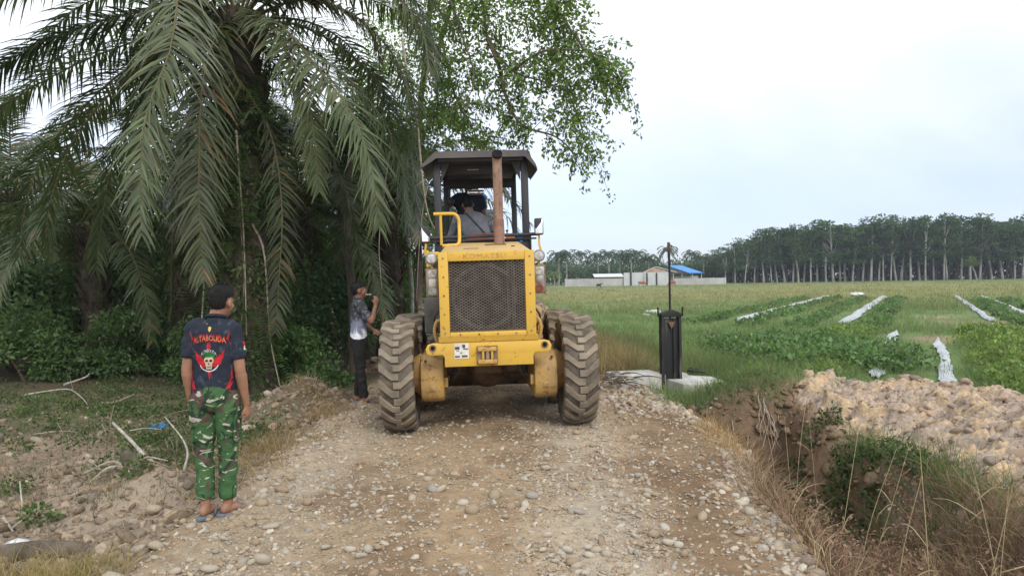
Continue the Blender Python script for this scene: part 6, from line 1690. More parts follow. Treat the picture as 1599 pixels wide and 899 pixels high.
# tall straws, each a stalk of its own
SK = [((1460, 899), (1430, 620), 4.4), ((1575, 880), (1500, 660), 4.6), ((1240, 700), (1262, 600), 7.2), ((1215, 720), (1180, 610), 7.4), ((1300, 760), (1345, 640), 6.4), ((1395, 890), (1440, 740), 4.7), ((1250, 760), (1225, 650), 6.8), ((1330, 830), (1400, 700), 5.4), ((1520, 870), (1590, 720), 4.8), ((1280, 690), (1260, 615), 7.8), ((1350, 735), (1420, 695), 6.2), ((1545, 899), (1575, 760), 4.3)]
for k, ((ax, ay), (bx, by), Y) in enumerate(sorted(SK)):
    a_, b_ = P(ax, ay, Y), P(bx, by, Y + rng.uniform(-.2, .2)); a_.z = min(a_.z, HZ(a_.x, a_.y) + .02)
    v = b_ - a_; t = MB(); t.tube(crom([(0, 0, 0), tuple(v * .5 + Vector((rng.normal(0, .03), 0, .05))), tuple(v)], 10), list(np.linspace(.0032, .0015, 10)), 5)
    st_ = t.build('straw', MAT['straw'] if 'straw' in MAT else MAT.setdefault('straw', m_plain('straw', (0.50, 0.41, 0.24), (0.36, 0.28, 0.16), 20, .8, bs=0)), None, R(60), loc=a_)
    for j in range(2):
        u = rng.uniform(.3, .7); o_ = v * u; w_ = v.normalized() * .12 + Vector((rng.normal(0, .08), rng.normal(0, .05), -.03))
        tt = MB(); tt.tube(crom([tuple(o_), tuple(o_ + w_), tuple(o_ + w_ * 1.7 + Vector((0, 0, -.06)))], 6), [.002, .003, .003, .002, .0015, .001], 4); tt.build('leaf_blade', MAT['straw'], st_)
    tag(st_, ORD[k] + ' tall dry straw from the road side rising from the ditch weeds', 'grass stalk', 'tall dry straws in the ditch')

# ---- crop rows with plastic mulch
MAT['mulch'] = m_plain('mulch', (0.50, 0.52, 0.54), (0.28, 0.30, 0.31), 5.5, 0.4, bs=0.6, bscale=9, spec=.5)
def strip(off, t0, t1, wd, label, seed, hgt=.2):
    rng = np.random.default_rng(seed); n = int((t1 - t0) / .12); T = np.linspace(t0, t1, n); V = []; m = 7
    edge = wd * (.55 + .8 * fbm(T * 1.3, T * 0 + seed, seed, 3)) * np.clip((T - t0) * 1.2, .1, 1) * np.clip((t1 - T) * .6, .1, 1)
    for i, tt in enumerate(T):
        c = RD * tt + RN * (off + .035 * math.sin(tt * .8 + seed))
        for j in range(m):
            u = (j / (m - 1) - .5); xx, yy = c + RN * u * edge[i] + RD * rng.normal(0, .02)
            V.append((xx, yy, .03 + hgt * (1 - (2 * u) ** 2)))
    V = np.array(V); V[:, 2] += H(V[:, 0], V[:, 1]) + .09 * (fbm(V[:, 0] * 7, V[:, 1] * 7, 7, 3) - .3)
    F = [(i * m + j, i * m + j + 1, (i + 1) * m + j + 1, (i + 1) * m + j) for i in range(n - 1) for j in range(m - 1)]
    me = mesh_np('mulch_strip', np.array(V), np.array(F), None, True); o = link('mulch_strip', me, None, MAT['mulch'])
    tag(o, label, 'plastic sheet', 'plastic mulch strips over the crop beds')
def tpos(off, y): return (y - RN[1] * off) / RD[1]
strip(-7.0, tpos(-7, 33), tpos(-7, 66), .42, 'pale plastic mulch strip farthest left in the field', 1, .12)
strip(-2.7, tpos(-2.7, 30), tpos(-2.7, 64), .48, 'wide bright plastic mulch strip in the middle of the field', 2, .12)
strip(-0.75, tpos(-.75, 14.2), tpos(-.75, 26), .26, 'torn plastic mulch strip left of the bare furrow', 3, .03)
strip(0.45, tpos(.45, 11.6), tpos(.45, 23), .26, 'plastic mulch strip right of the bare furrow', 4, .03)
strip(2.5, tpos(2.5, 30), tpos(2.5, 62), .30, 'narrow plastic mulch strip near the right end, left one of the pair', 5, .10)
strip(4.2, tpos(4.2, 31), tpos(4.2, 60), .36, 'plastic mulch strip near the right end, right one of the pair', 6, .10)
def crop(offs, t0, t1, n, L, base, label, seed, wid=.5, hgt=.22, name='crop_plants', per=70):
    rng = np.random.default_rng(seed); bl = []
    for k in range(n):
        tt = rng.uniform(t0, t1); off = rng.choice(offs) + rng.normal(0, wid * .4); xx, yy = RD * tt + RN * off
        if heap(np.array([xx]), np.array([yy]))[1][0] > .1 or xx > .72 * yy: continue
        bl.append((xx, yy, HZ(xx, yy) + hgt * .5, .26, .26, hgt * rng.uniform(.5, 1)))
    V, F, C = leaf_cloud('x', rng, bl, len(bl) * per, L, base, .1, .35, .8)
    o = link(name, mesh_np(name, V, F, C), None, MAT['leaf']); tag(o, label, kind='stuff'); return o
crop([-6.0, -8.3], tpos(-7, 30), tpos(-7, 62), 200, .13, (0.16, 0.245, 0.11), 'dark green crop row along the far left mulch strip', 11, hgt=.2, per=45)
crop([-1.6, -4.0], tpos(-2.7, 28), tpos(-2.7, 60), 200, .13, (0.16, 0.245, 0.11), 'dark green crop row along the middle mulch strip', 12, hgt=.2, per=45)
crop([-1.7, -2.4], tpos(-1.5, 14), tpos(-1.5, 26), 150, .09, (0.21, 0.29, 0.095), 'yellow green crop row left of the bare furrow', 13)
crop([1.4, 2.1, 2.8], tpos(1.3, 11.5), tpos(1.3, 26), 260, .09, (0.22, 0.30, 0.095), 'yellow green crop row right of the bare furrow', 14)
crop([3.4, 5.0], tpos(3.4, 26), tpos(3.4, 52), 170, .13, (0.16, 0.245, 0.11), 'dark green crop row at the far right', 15)
rng = np.random.default_rng(55); bl = []
for k in range(90):
    xx, yy = rng.uniform(5.2, 8.8), rng.uniform(15.5, 21); bl.append((xx, yy, HZ(xx, yy) + .22, .38, .38, .26))
V, F, C = leaf_cloud('x', rng, bl, 9500, .11, (0.17, 0.265, 0.115), .1, .35, .75)
o = link('crop_plants', mesh_np('crop_plants', V, F, C), None, MAT['leaf']); tag(o, 'mass of broad leaved crop plants beyond the sluice', kind='stuff')
bl = [(xx, yy, HZ(xx, yy) + .14, .2, .2, .16) for xx, yy in [(rng.normal(3.55, .2), rng.normal(11.6, .3)) for _ in range(10)]]
V, F, C = leaf_cloud('x', rng, bl, 900, .085, (0.16, 0.23, 0.05), .1, .3, .6)
o = link('young_bush', mesh_np('young_bush', V, F, C), None, MAT['leaf']); tag(o, 'low yellow green bush at the right end of the sluice concrete', 'bush')
# ---- litter in the field
MAT['sack'] = m_plain('sack', (0.78, 0.78, 0.77), (0.55, 0.55, 0.54), 6, .6, bs=.5)
def bag(px, py, z0, r, label, name='plastic_bag', mat='sack', seed=1, zs=.55):
    rng = np.random.default_rng(seed); x, y = GP(px, py, z0)
    V, F = stone_shape(seed + 900, 12, 8); V = V * r; V = V * (1 + .16 * rng.normal(size=(len(V), 1))); V[:, 2] *= zs
    o = link(name, mesh_np(name, V, F, None, True), None, MAT[mat], loc=(x, y, HZ(x, y) + r * zs * .55)); tag(o, label, 'bag'); return o
bag(1022, 488, -.3, .30, 'larger white plastic bag in the grass behind the sluice rod', seed=1)
bag(1008, 491, -.3, .17, 'smaller white plastic bag left of the sluice rod', seed=2)
bag(1338, 462, -.33, .48, 'white sack lying in the middle of the far field', seed=3)
bag(1380, 588, -.1, .12, 'white scrap of plastic at the top of the spoil heap', seed=4, zs=.3)
# dead brush heap at the road edge
for k in range(26):
    t = MB(); a = rng.uniform(0, 6.28); x0, y0 = 1.62 + rng.normal(0, .18), 11.75 + rng.normal(0, .18); L = rng.uniform(.25, .6)
    z0 = HZ(x0, y0) + rng.uniform(.02, .25)
    if k == 0: br = empty('brush_pile', (1.62, 11.75, HZ(1.62, 11.75))); tag(br, 'heap of dead dark twigs at the road edge right of the rear tyre', 'brush pile')
    b0 = Vector((x0, y0, z0)) - br.location
    t.tube(crom([tuple(b0), tuple(b0 + Vector((math.cos(a), math.sin(a), .1)) * L * .5), tuple(b0 + Vector((math.cos(a + .4), math.sin(a + .4), -.1)) * L)], 6), list(np.linspace(.012, .005, 6)), 5); t.build('twig', MAT['bark'] if k % 3 else MAT['twig'], br)
# ================================================================ far edge of the field
ZF = -0.36
MAT['far_trunk'] = m_plain('far_trunk', (0.43, 0.42, 0.38), (0.17, 0.16, 0.145), 1.2, .9, bs=.2, squash=(1, 1, .3))
def crown_np(rng, h, base, kind):
    bl = []
    nb = 19
    for k in range(nb):
        z = h * (0.36 + 0.62 * (k + .5) / nb); a = rng.uniform(0, 6.283); r = h * .17 * (1.15 - .5 * abs(z / h - .78)) * rng.uniform(.2, 1)
        bl.append((r * math.cos(a), r * math.sin(a), z, h * .075 * rng.uniform(.8, 1.4), h * .075 * rng.uniform(.8, 1.4), h * .030 * rng.uniform(.8, 1.5)))
    return leaf_cloud('x', rng, bl, 1250, .50, base, .15, .35, .65), bl
TV = []
for s in range(7):
    rng = np.random.default_rng(400 + s); h = 16.0
    (V, F, C), bl = crown_np(rng, h, [(0.070, 0.128, 0.050), (0.060, 0.112, 0.047), (0.086, 0.146, 0.054)][s % 3], 0)
    cme = mesh_np('crown', V, F, C); cme.materials.append(MAT['leaf'])
    t = MB(); bx, by = rng.normal(0, .35), rng.normal(0, .35)
    tp = crom([(0, 0, -.3), (bx * .4, by * .4, h * .3), (bx, by, h * .6), (bx * .6, by * .6, h * .9)], 10)
    t.tube([tuple(q) for q in tp], list(np.linspace(.24, .08, 10)), 7)
    for b_ in bl[::2]:
        o_ = tp[int(min(9, max(4, b_[2] / h * 9 - 1.5)))]; t.tube([tuple(o_), tuple((o_ + np.array(b_[:3])) / 2 + np.array([0, 0, -.2])), b_[:3]], [.09, .06, .03], 5)
    tme = t.mesh('trunk', R(60)); tme.materials.append(MAT['far_trunk'])
    tm2 = tme.copy(); tm2.materials.clear(); tm2.materials.append(MAT['bark']); TV.append((tme, cme, tm2))  # rear-row copy: darker bark stands for the shade between the trunks
def far_tree(x, y, s, rot, v, label, group, dz=0, dark=False):
    e = empty('plantation_tree', (x, y, ZF + dz), (rng.normal(0, .045), rng.normal(0, .05), rot), s); w_ = rng.uniform(.9, 1.7); e.scale = (s * w_, s * w_, s); tag(e, label, 'tree', group)
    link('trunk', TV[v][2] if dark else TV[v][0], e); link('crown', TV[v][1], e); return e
rng = np.random.default_rng(99)
front = [1132, 1148, 1163, 1178, 1193, 1205, 1214, 1226, 1238, 1247, 1255, 1266, 1276, 1290, 1301, 1312, 1319, 1331, 1347, 1360, 1372, 1379, 1391, 1399, 1407, 1422, 1436, 1445, 1458, 1474, 1479, 1501, 1515, 1530, 1549, 1566, 1585, 1597, 1612, 1630]
for k, px in enumerate(front):
    Y = 190 + rng.uniform(-1.5, 3); q = P(px, 440, Y)
    top = 9.0 + 4.9 * sstep(1120, 1220, px) + 1.2 * sstep(1250, 1500, px) + rng.uniform(-2.6, 1.9)
    if k < 20: lab = ORD[k] + ' pale-trunked tree from the left end of the far plantation edge'
    else: lab = ORD[39 - k] + ' pale-trunked tree from the right end of the far plantation edge'
    far_tree(q.x, Y, float(top) / 16, rng.uniform(0, 6.28), k % 7, lab, 'front row of the far plantation')
for row in range(1, 3):
    for px in np.arange(1118, 1640, 15):
        Y = 190 + row * 8 + rng.uniform(-2, 2); q = P(px + rng.uniform(-6, 6), 440, Y)
        top = (8.5 + 4.9 * sstep(1115, 1220, px) + 1.2 * sstep(1250, 1500, px) + rng.uniform(-2.0, 1.4))
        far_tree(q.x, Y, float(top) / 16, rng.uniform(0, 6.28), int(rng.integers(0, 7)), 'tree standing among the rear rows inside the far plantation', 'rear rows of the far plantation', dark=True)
# small bright tree in front of the plantation
rng = np.random.default_rng(5)
q = P(1522, 437, 183); e = empty('small_tree', (q.x, 183, ZF)); tag(e, 'small yellow green tree with leaning trunk in front of the far plantation', 'tree')
t = MB(); t.tube(crom([(.6, 0, -.2), (0, 0, 2.0), (-.8, 0, 3.6)], 8), list(np.linspace(.2, .1, 8)), 7); t.build('trunk', MAT['far_trunk'], e)
V, F, C = leaf_cloud('x', rng, [(-.9, 0, 4.4, 1.2, 1.1, .7), (.3, 0, 4.0, 1.0, 1, .6), (-1.7, 0, 3.8, .8, .8, .5), (-.5, 0, 5.0, .7, .7, .5)], 650, .4, (0.15, 0.21, 0.06)); link('crown', mesh_np('crown', V, F, C), e, MAT['leaf'])
# understorey and far wood: masses no one could count
def mass(name, label, pxs, Y, zc, r, n, L, base, seed, rz=None):
    rng = np.random.default_rng(seed); bl = []
    for px in pxs:
        q = P(px, 440, Y + rng.uniform(-4, 4)); bl.append((q.x, q.y, ZF + zc * rng.uniform(.45, 1.15), r * rng.uniform(.7, 1.3), r, (rz or r) * rng.uniform(.7, 1.3)))
    V, F, C = leaf_cloud('x', rng, bl, n, L, base, .2, .3, .65)
    o = link(name, mesh_np(name, V, F, C), None, MAT['leaf']); tag(o, label, kind='stuff')
mass('undergrowth', 'undergrowth inside the far plantation, its shade put into the leaf colour', list(range(1105, 1680, 6)) * 2, 209, 2.4, 2.4, 11000, .7, (0.022, 0.034, 0.022), 1)  # very dark leaf colour paints the shaded interior of the plantation
mass('forest', 'crowns deep inside the far plantation, darkened to stand for shade', list(range(1140, 1680, 6)) * 2, 214, 6.5, 2.8, 14000, .8, (0.026, 0.042, 0.025), 2)  # same painted shade, higher up among the inner crowns
mass('forest', 'bushy wood behind the far walls', list(range(838, 1150, 4)) * 2, 215, 3.9, 2.1, 14000, .65, (0.10, 0.165, 0.075), 3)
mass('forest', 'taller leafy wood behind the far walls', list(range(838, 1160, 9)), 225, 6.2, 1.7, 6500, .65, (0.085, 0.13, 0.072), 4)
mass('forest', 'wood on the horizon hidden behind the thicket', list(range(-300, 840, 14)), 240, 5.0, 4.5, 7000, 1.3, (0.055, 0.09, 0.045), 5)

# ---- coconut palms over the far walls
FP = []
for s in range(3):
    rng = np.random.default_rng(500 + s); parts = []
    for k in range(17):
        az = 6.283 * k * .381966; path = [np.array(p_) for p_ in arch(rng, az, R(-25 + 85 * k / 17), 2.9, 1.9)]
        pth = crom(path, 9); B = np.repeat(pth[1:], 2, 0); m_ = len(B); T = np.repeat(np.gradient(pth, axis=0)[1:], 2, 0); T /= np.linalg.norm(T, axis=1)[:, None]
        S = np.cross(T, [0, 0, 1.0]); S /= np.maximum(np.linalg.norm(S, axis=1), .05)[:, None]
        D = S * np.tile([1, -1], m_ // 2)[:, None] * .8 + T * .5 + np.array([[0, 0, -.5]]); D /= np.linalg.norm(D, axis=1)[:, None]
        V, F = leaves_np(B, D, .75, .34, rng, .6, .05); parts.append((V, F, tint(m_, 4, (0.075, 0.11, 0.062), rng, .3, .1)))
    V, F, C = cat_np(parts); me = mesh_np('crown', V, F, C); me.materials.append(MAT['leaf']); FP.append(me)
t = MB(); t.tube(crom([(0, 0, -.3), (.1, 0, 4), (.0, 0, 10)], 8), list(np.linspace(.22, .13, 8)), 7); FT = t.mesh('trunk', R(60)); FT.materials.append(MAT['far_trunk'])
rng = np.random.default_rng(8)
CP = [(872, 397), (884, 397), (908, 396), (933, 399), (950, 397), (967, 397), (985, 397), (995, 395), (1012, 403), (1043, 389), (1080, 396), (1098, 402)]
for k, (px, py) in enumerate(CP):
    Y = 205 + rng.uniform(-10, 25); q = P(px, py, Y); h = q.z - ZF
    e = empty('coconut_palm', (q.x, Y, ZF)); tag(e, ORD[k] + ' coconut palm from the left above the far walls', 'palm', 'coconut palms behind the far walls')
    link('trunk', FT, e, scale=(1, 1, h / 10)); c_ = link('crown', FP[k % 3], e, loc=(0, 0, h), rot=(0, 0, rng.uniform(0, 6)), scale=1.15)
# near banana-like plant at the left end
q = P(866, 443, 160); e = empty('young_palm', (q.x, 160, ZF)); tag(e, 'slim young palm with yellow green leaves at the left end of the field edge', 'palm')
t = MB(); t.tube([(0, 0, -.2), (0, 0, 3.0)], [.14, .1], 7); t.build('trunk', MAT['far_trunk'], e)
cm = FP[0].copy(); cl = cm.color_attributes['Col']; arr = np.empty(len(cl.data) * 4, np.float32); cl.data.foreach_get('color', arr); arr = arr.reshape(-1, 4); arr[:, :3] = arr[:, :3] * np.array([2.3, 2.2, 1.2]); cl.data.foreach_set('color', arr.ravel())
link('crown', cm, e, loc=(0, 0, 3.0), scale=.6)

# ---- walls and sheds
MAT['far_wall'] = m_plain('far_wall', (0.46, 0.45, 0.43), (0.34, 0.33, 0.315), .35, .9, bs=0)
MAT['far_wall_pale'] = m_plain('far_wall_pale', (0.56, 0.57, 0.57), (0.45, 0.455, 0.455), .3, .85, bs=0)
MAT['far_rust'] = m_plain('far_rust', (0.36, 0.20, 0.13), (0.46, 0.36, 0.30), .5, .85, bs=0)
MAT['blue_roof'] = m_plain('blue_roof', (0.055, 0.27, 0.62), (0.045, 0.22, 0.52), .6, .45, bs=0)
MAT['zinc'] = m_plain('zinc', (0.66, 0.68, 0.69), (0.55, 0.57, 0.58), .6, .4, bs=0)
MAT['far_dark'] = m_plain('far_dark', (0.05, 0.045, 0.04), (0.03, 0.028, 0.025), 1, .9, bs=0)
YW = 176.0
def fx(px, Y=YW): return P(px, 440, Y).x
def wall(name, label, a, c, zt_, mat, Y=YW, posts=()):
    x0, x1 = fx(a, Y), fx(c, Y); e = empty(name, ((x0 + x1) / 2, Y, ZF)); tag(e, label, 'wall')
    npn = max(2, int((x1 - x0) / 2.4)); w = (x1 - x0) / npn
    for k in range(npn):
        t = MB(); t.box((-(x1 - x0) / 2 + (k + .5) * w, 0, zt_ / 2 - .1), (w - .02, .18, zt_ + .2 + (.06 if k % 2 else 0))); t.build('panel', MAT[mat], e)
    for px in posts:
        t = MB(); t.box((fx(px, Y) - e.location.x, -.2, zt_ / 2), (.35, .25, zt_)); t.build('post', MAT['far_dark'], e)
    return e
wall('boundary_wall', 'low grey concrete wall at the left end of the far compound', 882, 974, 1.75, 'far_wall')
wall('boundary_wall', 'tall pale panel wall left of the gabled shed', 974, 1006, 3.0, 'far_wall_pale', YW - .5, (985,))
wall('boundary_wall', 'long low grey wall right of the blue roofed shed', 1052, 1134, 1.5, 'far_wall')
# long low shed with zinc roof
x0, x1 = fx(930), fx(972); e = empty('low_shed', ((x0 + x1) / 2, YW + 1.5, ZF)); tag(e, 'long low shed with pale zinc roof behind the grey wall', 'shed')
w = x1 - x0
t = MB(); t.box((0, 0, 1.0), (w, 2.5, 2.0)); t.build('wall', MAT['far_dark'], e)
t = MB(); t.prism([(-1.8, 2.05), (1.8, 2.75), (1.8, 2.85), (-1.8, 2.17)], -w / 2 - .3, w / 2 + .3, 'x'); t.build('roof', MAT['zinc'], e)
# gabled shed
x0, x1 = fx(1005), fx(1043); e = empty('gabled_shed', ((x0 + x1) / 2, YW - 1, ZF)); w = x1 - x0
tag(e, 'pale shed with rust-stained gable and open zinc roof in the far compound', 'shed')
t = MB(); t.box((0, 1.5, 1.5), (w, 3, 3.0)); t.build('wall', MAT['far_wall_pale'], e)
t = MB(); t.prism([(-w / 2, 3.0), (w / 2, 3.0), (w * .10, 4.15), (-w * .05, 4.15)], -.02, 3, 'y'); t.build('gable', MAT['far_rust'], e)
t = MB(); t.prism([(w * .0, 4.3), (w * .82, 3.0), (w * .82, 2.88), (w * .0, 4.18)], -.3, 3.4, 'y'); t.build('roof', MAT['zinc'], e)
for px in (1009, 1024):
    t = MB(); t.box((fx(px) - e.location.x, -.1, 1.4), (.3, .2, 2.9)); t.build('post', MAT['far_dark'], e)
# blue roofed shed
Yb = YW + 6; x0, x1 = fx(1042, Yb), fx(1096, Yb); w = x1 - x0; e = empty('blue_roofed_shed', ((x0 + x1) / 2, Yb, ZF)); tag(e, 'open shed with bright blue sheet roof in the far compound', 'shed')
V = [(-w / 2 + .2, 4, 5.0), (w * .0, 4, 5.0), (w / 2, -1, 2.9), (-w * .05, -1, 2.9)]
t = MB(); V = [(-w * .42, 3.5, 4.7), (w * .02, 3.5, 4.6), (w / 2, -1.5, 2.75), (w * .1, -1.5, 2.75)]; t.add(V + [(a, b_, c - .08) for a, b_, c in V], [(0, 1, 2, 3), (7, 6, 5, 4), (0, 4, 5, 1), (1, 5, 6, 2), (2, 6, 7, 3), (3, 7, 4, 0)]); t.build('roof', MAT['blue_roof'], e)
t = MB(); V = [(-w * .43, 3.4, 4.55), (w * .09, -1.5, 2.6), (w * .09, -1.5, 2.45), (-w * .5, -1.0, 2.9)]; t.add(V, [(0, 1, 2, 3)]); t.build('gable_sheet', MAT['far_dark'], e)
for xx in (-.35, -.1, .2, .46):
    t = MB(); t.box((xx * w, -1.0, 1.3), (.18, .18, 2.7)); t.build('post', MAT['far_wall'], e)
t = MB(); t.box((0, 2.0, 1.0), (w * .9, .2, 2.0)); t.build('wall', MAT['far_wall'], e)

# ---- animals and a field worker far off
MAT['cow'] = m_plain('cow', (0.34, 0.13, 0.06), (0.24, 0.09, 0.045), 3, .8, bs=0)
MAT['goat'] = m_plain('goat', (0.02, 0.02, 0.02), (0.012, 0.012, 0.012), 3, .8, bs=0)
def beast(px, Y, s, mat, label, face, graze, name, cat):
    q = P(px, 445, Y); b_ = MB(); f = face
    b_.loft([ell((f * x_, 0, z_), r_ * .72, r_, 12, Vector((0, 1, 0)), Vector((0, 0, 1))) for x_, z_, r_ in ((-.80, 1.05, .12), (-.72, 1.02, .28), (-.35, .95, .33), (.1, .92, .36), (.45, .98, .34), (.66, 1.08, .24), (.74, 1.12, .14))])
    for x_, k_ in ((-.62, -1), (.5, 1)):
        for y_ in (-.16, .16):
            sh = .10 if y_ > 0 else -.05
            if k_ < 0: pts = [(f * x_, y_, .95), (f * (x_ + .08), y_, .68), (f * (x_ - .10 + sh), y_, .38), (f * (x_ - .04 + sh), y_, .02)]
            else: pts = [(f * x_, y_, .95), (f * (x_ + .02), y_, .62), (f * (x_ + .05 + sh), y_, .38), (f * (x_ + .03 + sh), y_, .02)]
            b_.tube(pts, [.15, .10, .06, .055], 8)
    hd = (1.12, .32) if graze else (1.18, 1.30)
    b_.tube([(f * .58, 0, 1.15), (f * .9, 0, (1.15 + hd[1]) / 2 + .02), (f * hd[0], 0, hd[1] + .08)], [.22, .15, .11], 10); b_.tube([(f * (hd[0] - .06), 0, hd[1] + .12), (f * (hd[0] + .22), 0, hd[1] - .12)], [.12, .07], 10)
    for y_ in (-.14, .14): b_.ball((f * (hd[0] - .04), y_, hd[1] + .2), (.04, .09, .05), 8, 6)
    b_.tube([(f * -.8, 0, 1.15), (f * -.9, 0, .9), (f * -.88, 0, .45)], [.04, .03, .03], 6)
    o = link(name, union(b_, name, .045, 3), None, MAT[mat], loc=(q.x, Y, ZF), scale=s); tag(o, label, cat)
beast(1002, 158, .85, 'cow', 'brown cow grazing in front of the tall pale wall', 1, True, 'cow', 'cow')
beast(1050, 158, .85, 'cow', 'brown cow grazing right of the sluice rod, before the blue roof', -1, True, 'cow', 'cow')
beast(935, 150, .6, 'goat', 'small black goat on the field before the low grey wall', 1, False, 'goat', 'goat')
J = standing(head_rot=(0, 0, 0))
q = P(1425, 436, 172)
person('person in pale shirt walking along the edge of the far plantation', J, (q.x, 172, ZF), R(150), 'skin_dark', 'shirt_pale', 'black_cloth', .03, feet=True, sandals=False)
# post in the middle distance, right of the field
q = P(1290, 445, 150); t = MB(); t.tube([(0, 0, -.2), (0, 0, 5.2)], [.10, .07], 8); t.tube([(-.5, 0, 4.6), (.5, 0, 4.6)], .04, 6)
o = t.build('field_post', MAT['far_trunk'], None, loc=(q.x, 150, ZF)); tag(o, 'thin pole standing in the field before the plantation', 'pole')
# ================================================================ left foreground details
rng = np.random.default_rng(123)
def stick(pts, r, label, name='fallen_branch', mat='twig', group='dead branches lying left of the road', zoff=0.0, side=()):
    """branch lying on or standing in the soil; pts = (px, py, level above ground)"""
    W = []
    for px, py, lv in pts:
        x, y = GP(px, py, -.25 + lv); W.append(Vector((x, y, HZ(x, y) + lv + r)))
    o = W[0].copy(); t = MB(); t.tube(crom([tuple(w - o) for w in W], 14), [r * (1 - .45 * k / 13) * (1 + .12 * math.sin(k * 2.3)) for k in range(14)], 7)
    e = t.build(name, MAT[mat], None, R(60), loc=o); tag(e, label, 'branch', group)
    for (u, dx, dy, dz) in side:
        i = min(len(W) - 1, int(u * (len(W) - 1))); b0 = W[i].lerp(W[min(i + 1, len(W) - 1)], u * (len(W) - 1) - i) - o
        tt = MB(); tt.tube(crom([tuple(b0), tuple(b0 + Vector((dx, dy, dz)) * .5), tuple(b0 + Vector((dx, dy, dz)) + Vector((0, 0, .02)))], 6), list(np.linspace(r * .6, r * .25, 6)), 5); tt.build('side_twig', MAT[mat], e)
    return e
stick([(252, 748, .02), (228, 722, .10), (205, 692, .22), (176, 663, .34)], .026, 'thick white peeled branch leaning up beside the man in camouflage', mat='white_twig')
stick([(288, 760, .02), (293, 715, .16), (284, 682, .26), (258, 655, .36)], .013, 'bent thin white stick just left of the camouflage trousers', mat='white_twig')
stick([(203, 672, .10), (225, 668, .16), (252, 671, .2)], .008, 'thin pale stick crossing behind the peeled branch', mat='white_twig')
stick([(244, 684, .02), (258, 668, .08), (276, 643, .2)], .013, 'dark stick leaning beside the blue bag', mat='bark')
stick([(38, 615, .04), (75, 609, .10), (108, 608, .12), (126, 618, .08), (137, 632, .02)], .014, 'long pale crooked branch on the grass at far left', mat='white_twig', side=((.6, .05, -.2, .3),))
stick([(158, 637, .02), (182, 628, .05), (210, 616, .06)], .032, 'short thick brown branch on the grass', mat='twig')
stick([(100, 602, .05), (132, 592, .12), (140, 585, .2)], .022, 'grey branch at the foot of the lower oil palm', mat='white_twig')
stick([(36, 800, .0), (33, 775, .1), (31, 752, .22)], .010, 'short upright pale stake at the left edge', mat='white_twig')
stick([(18, 828, .02), (45, 808, .05), (80, 783, .08)], .012, 'grey stick lying on bare soil near the left edge', mat='twig')
stick([(5, 812, .02), (12, 822, .04), (20, 830, .05)], .014, 'short grey stick at the very left edge', mat='twig')
stick([(138, 730, .02), (165, 735, .05), (190, 765, .03)], .010, 'thin forked twig left of the stump', mat='twig', side=((.4, -.2, .1, .1),))
stick([(52, 675, .03), (90, 672, .06), (120, 676, .03)], .008, 'thin straight twig on the turned soil', mat='twig')
stick([(105, 770, .0), (150, 770, .02), (195, 771, .02)], .006, 'thin dry stem lying left of the roots', mat='twig')
stick([(262, 745, .02), (275, 738, .05), (284, 733, .06)], .010, 'short pale stick at the camouflaged man’s feet', mat='twig')
stick([(300, 640, .05), (272, 640, .2), (255, 655, .35)], .009, 'thin grey twig behind the blue bag', mat='twig')
for k, (px, py) in enumerate(sorted(((162, 690), (110, 700), (172, 660), (262, 715), (268, 712), (274, 716), (148, 815), (96, 690)))):
    stick([(px, py, 0), (px + rng.uniform(-4, 4), py - 14, .12), (px + rng.uniform(-8, 8), py - 30, .24)], .005, ORD[k] + ' short upright dead stem from the left in the bare soil', 'dead_stem', 'twig', 'short dead stems in the left soil')
# torn-up stump with roots
x0, y0 = GP(208, 745, -.2); sp = empty('tree_stump', (x0, y0, HZ(x0, y0))); tag(sp, 'torn-up brown stump with loose roots left of the man in camouflage', 'stump')
t = MB(); t.tube(crom([(0, 0, -.1), (.02, 0, .06), (-.05, .02, .17), (-.10, .02, .24)], 8), [.14, .12, .10, .09, .08, .07, .06, .04], 9); t.build('stem', MAT['bark'], sp)
for k in range(16):
    a = rng.uniform(0, 6.28); L = rng.uniform(.2, .5); t = MB(); t.tube(crom([(.05 * math.cos(a), .05 * math.sin(a), .08), (.5 * L * math.cos(a), .5 * L * math.sin(a), rng.uniform(.05, .22)), (L * math.cos(a + .3), L * math.sin(a + .3), rng.uniform(-.03, .2))], 8), list(np.linspace(.022, .005, 8)), 5); t.build('root', MAT['twig'] if k % 2 else MAT['bark'], sp)
# old log at bottom left
x0, y0 = GP(95, 868, -.2); lg = empty('fallen_log', (x0 - .12, y0, HZ(x0, y0) - .02), (0, 0, R(12)), .8); tag(lg, 'dark weathered log in dry grass at the bottom left corner', 'log')
t = MB(); t.tube(crom([(-.75, -.08, .02), (-.35, -.02, .10), (.0, .02, .12), (.28, .06, .08), (.42, .08, .02)], 14), [.07, .085, .10, .10, .105, .10, .095, .09, .085, .08, .07, .06, .05, .03], 10); t.build('trunk', MAT['bark'], lg)
t = MB(); t.tube(crom([(-.3, 0, .08), (-.45, -.12, .03), (-.65, -.2, .0)], 8), list(np.linspace(.06, .03, 8)), 7); t.build('branch', MAT['bark'], lg)
bag(30, 838, -.2, .09, 'crumpled pale plastic sack beside the log at bottom left', seed=21, mat='sack', zs=.5)
MAT['blue_bag'] = m_plain('blue_bag', (0.07, 0.22, 0.46), (0.045, 0.14, 0.32), 12, .4, bs=.6)
bag(247, 659, -.2, .095, 'small blue plastic bag on the ground left of the man in camouflage', mat='blue_bag', seed=22, zs=.7)
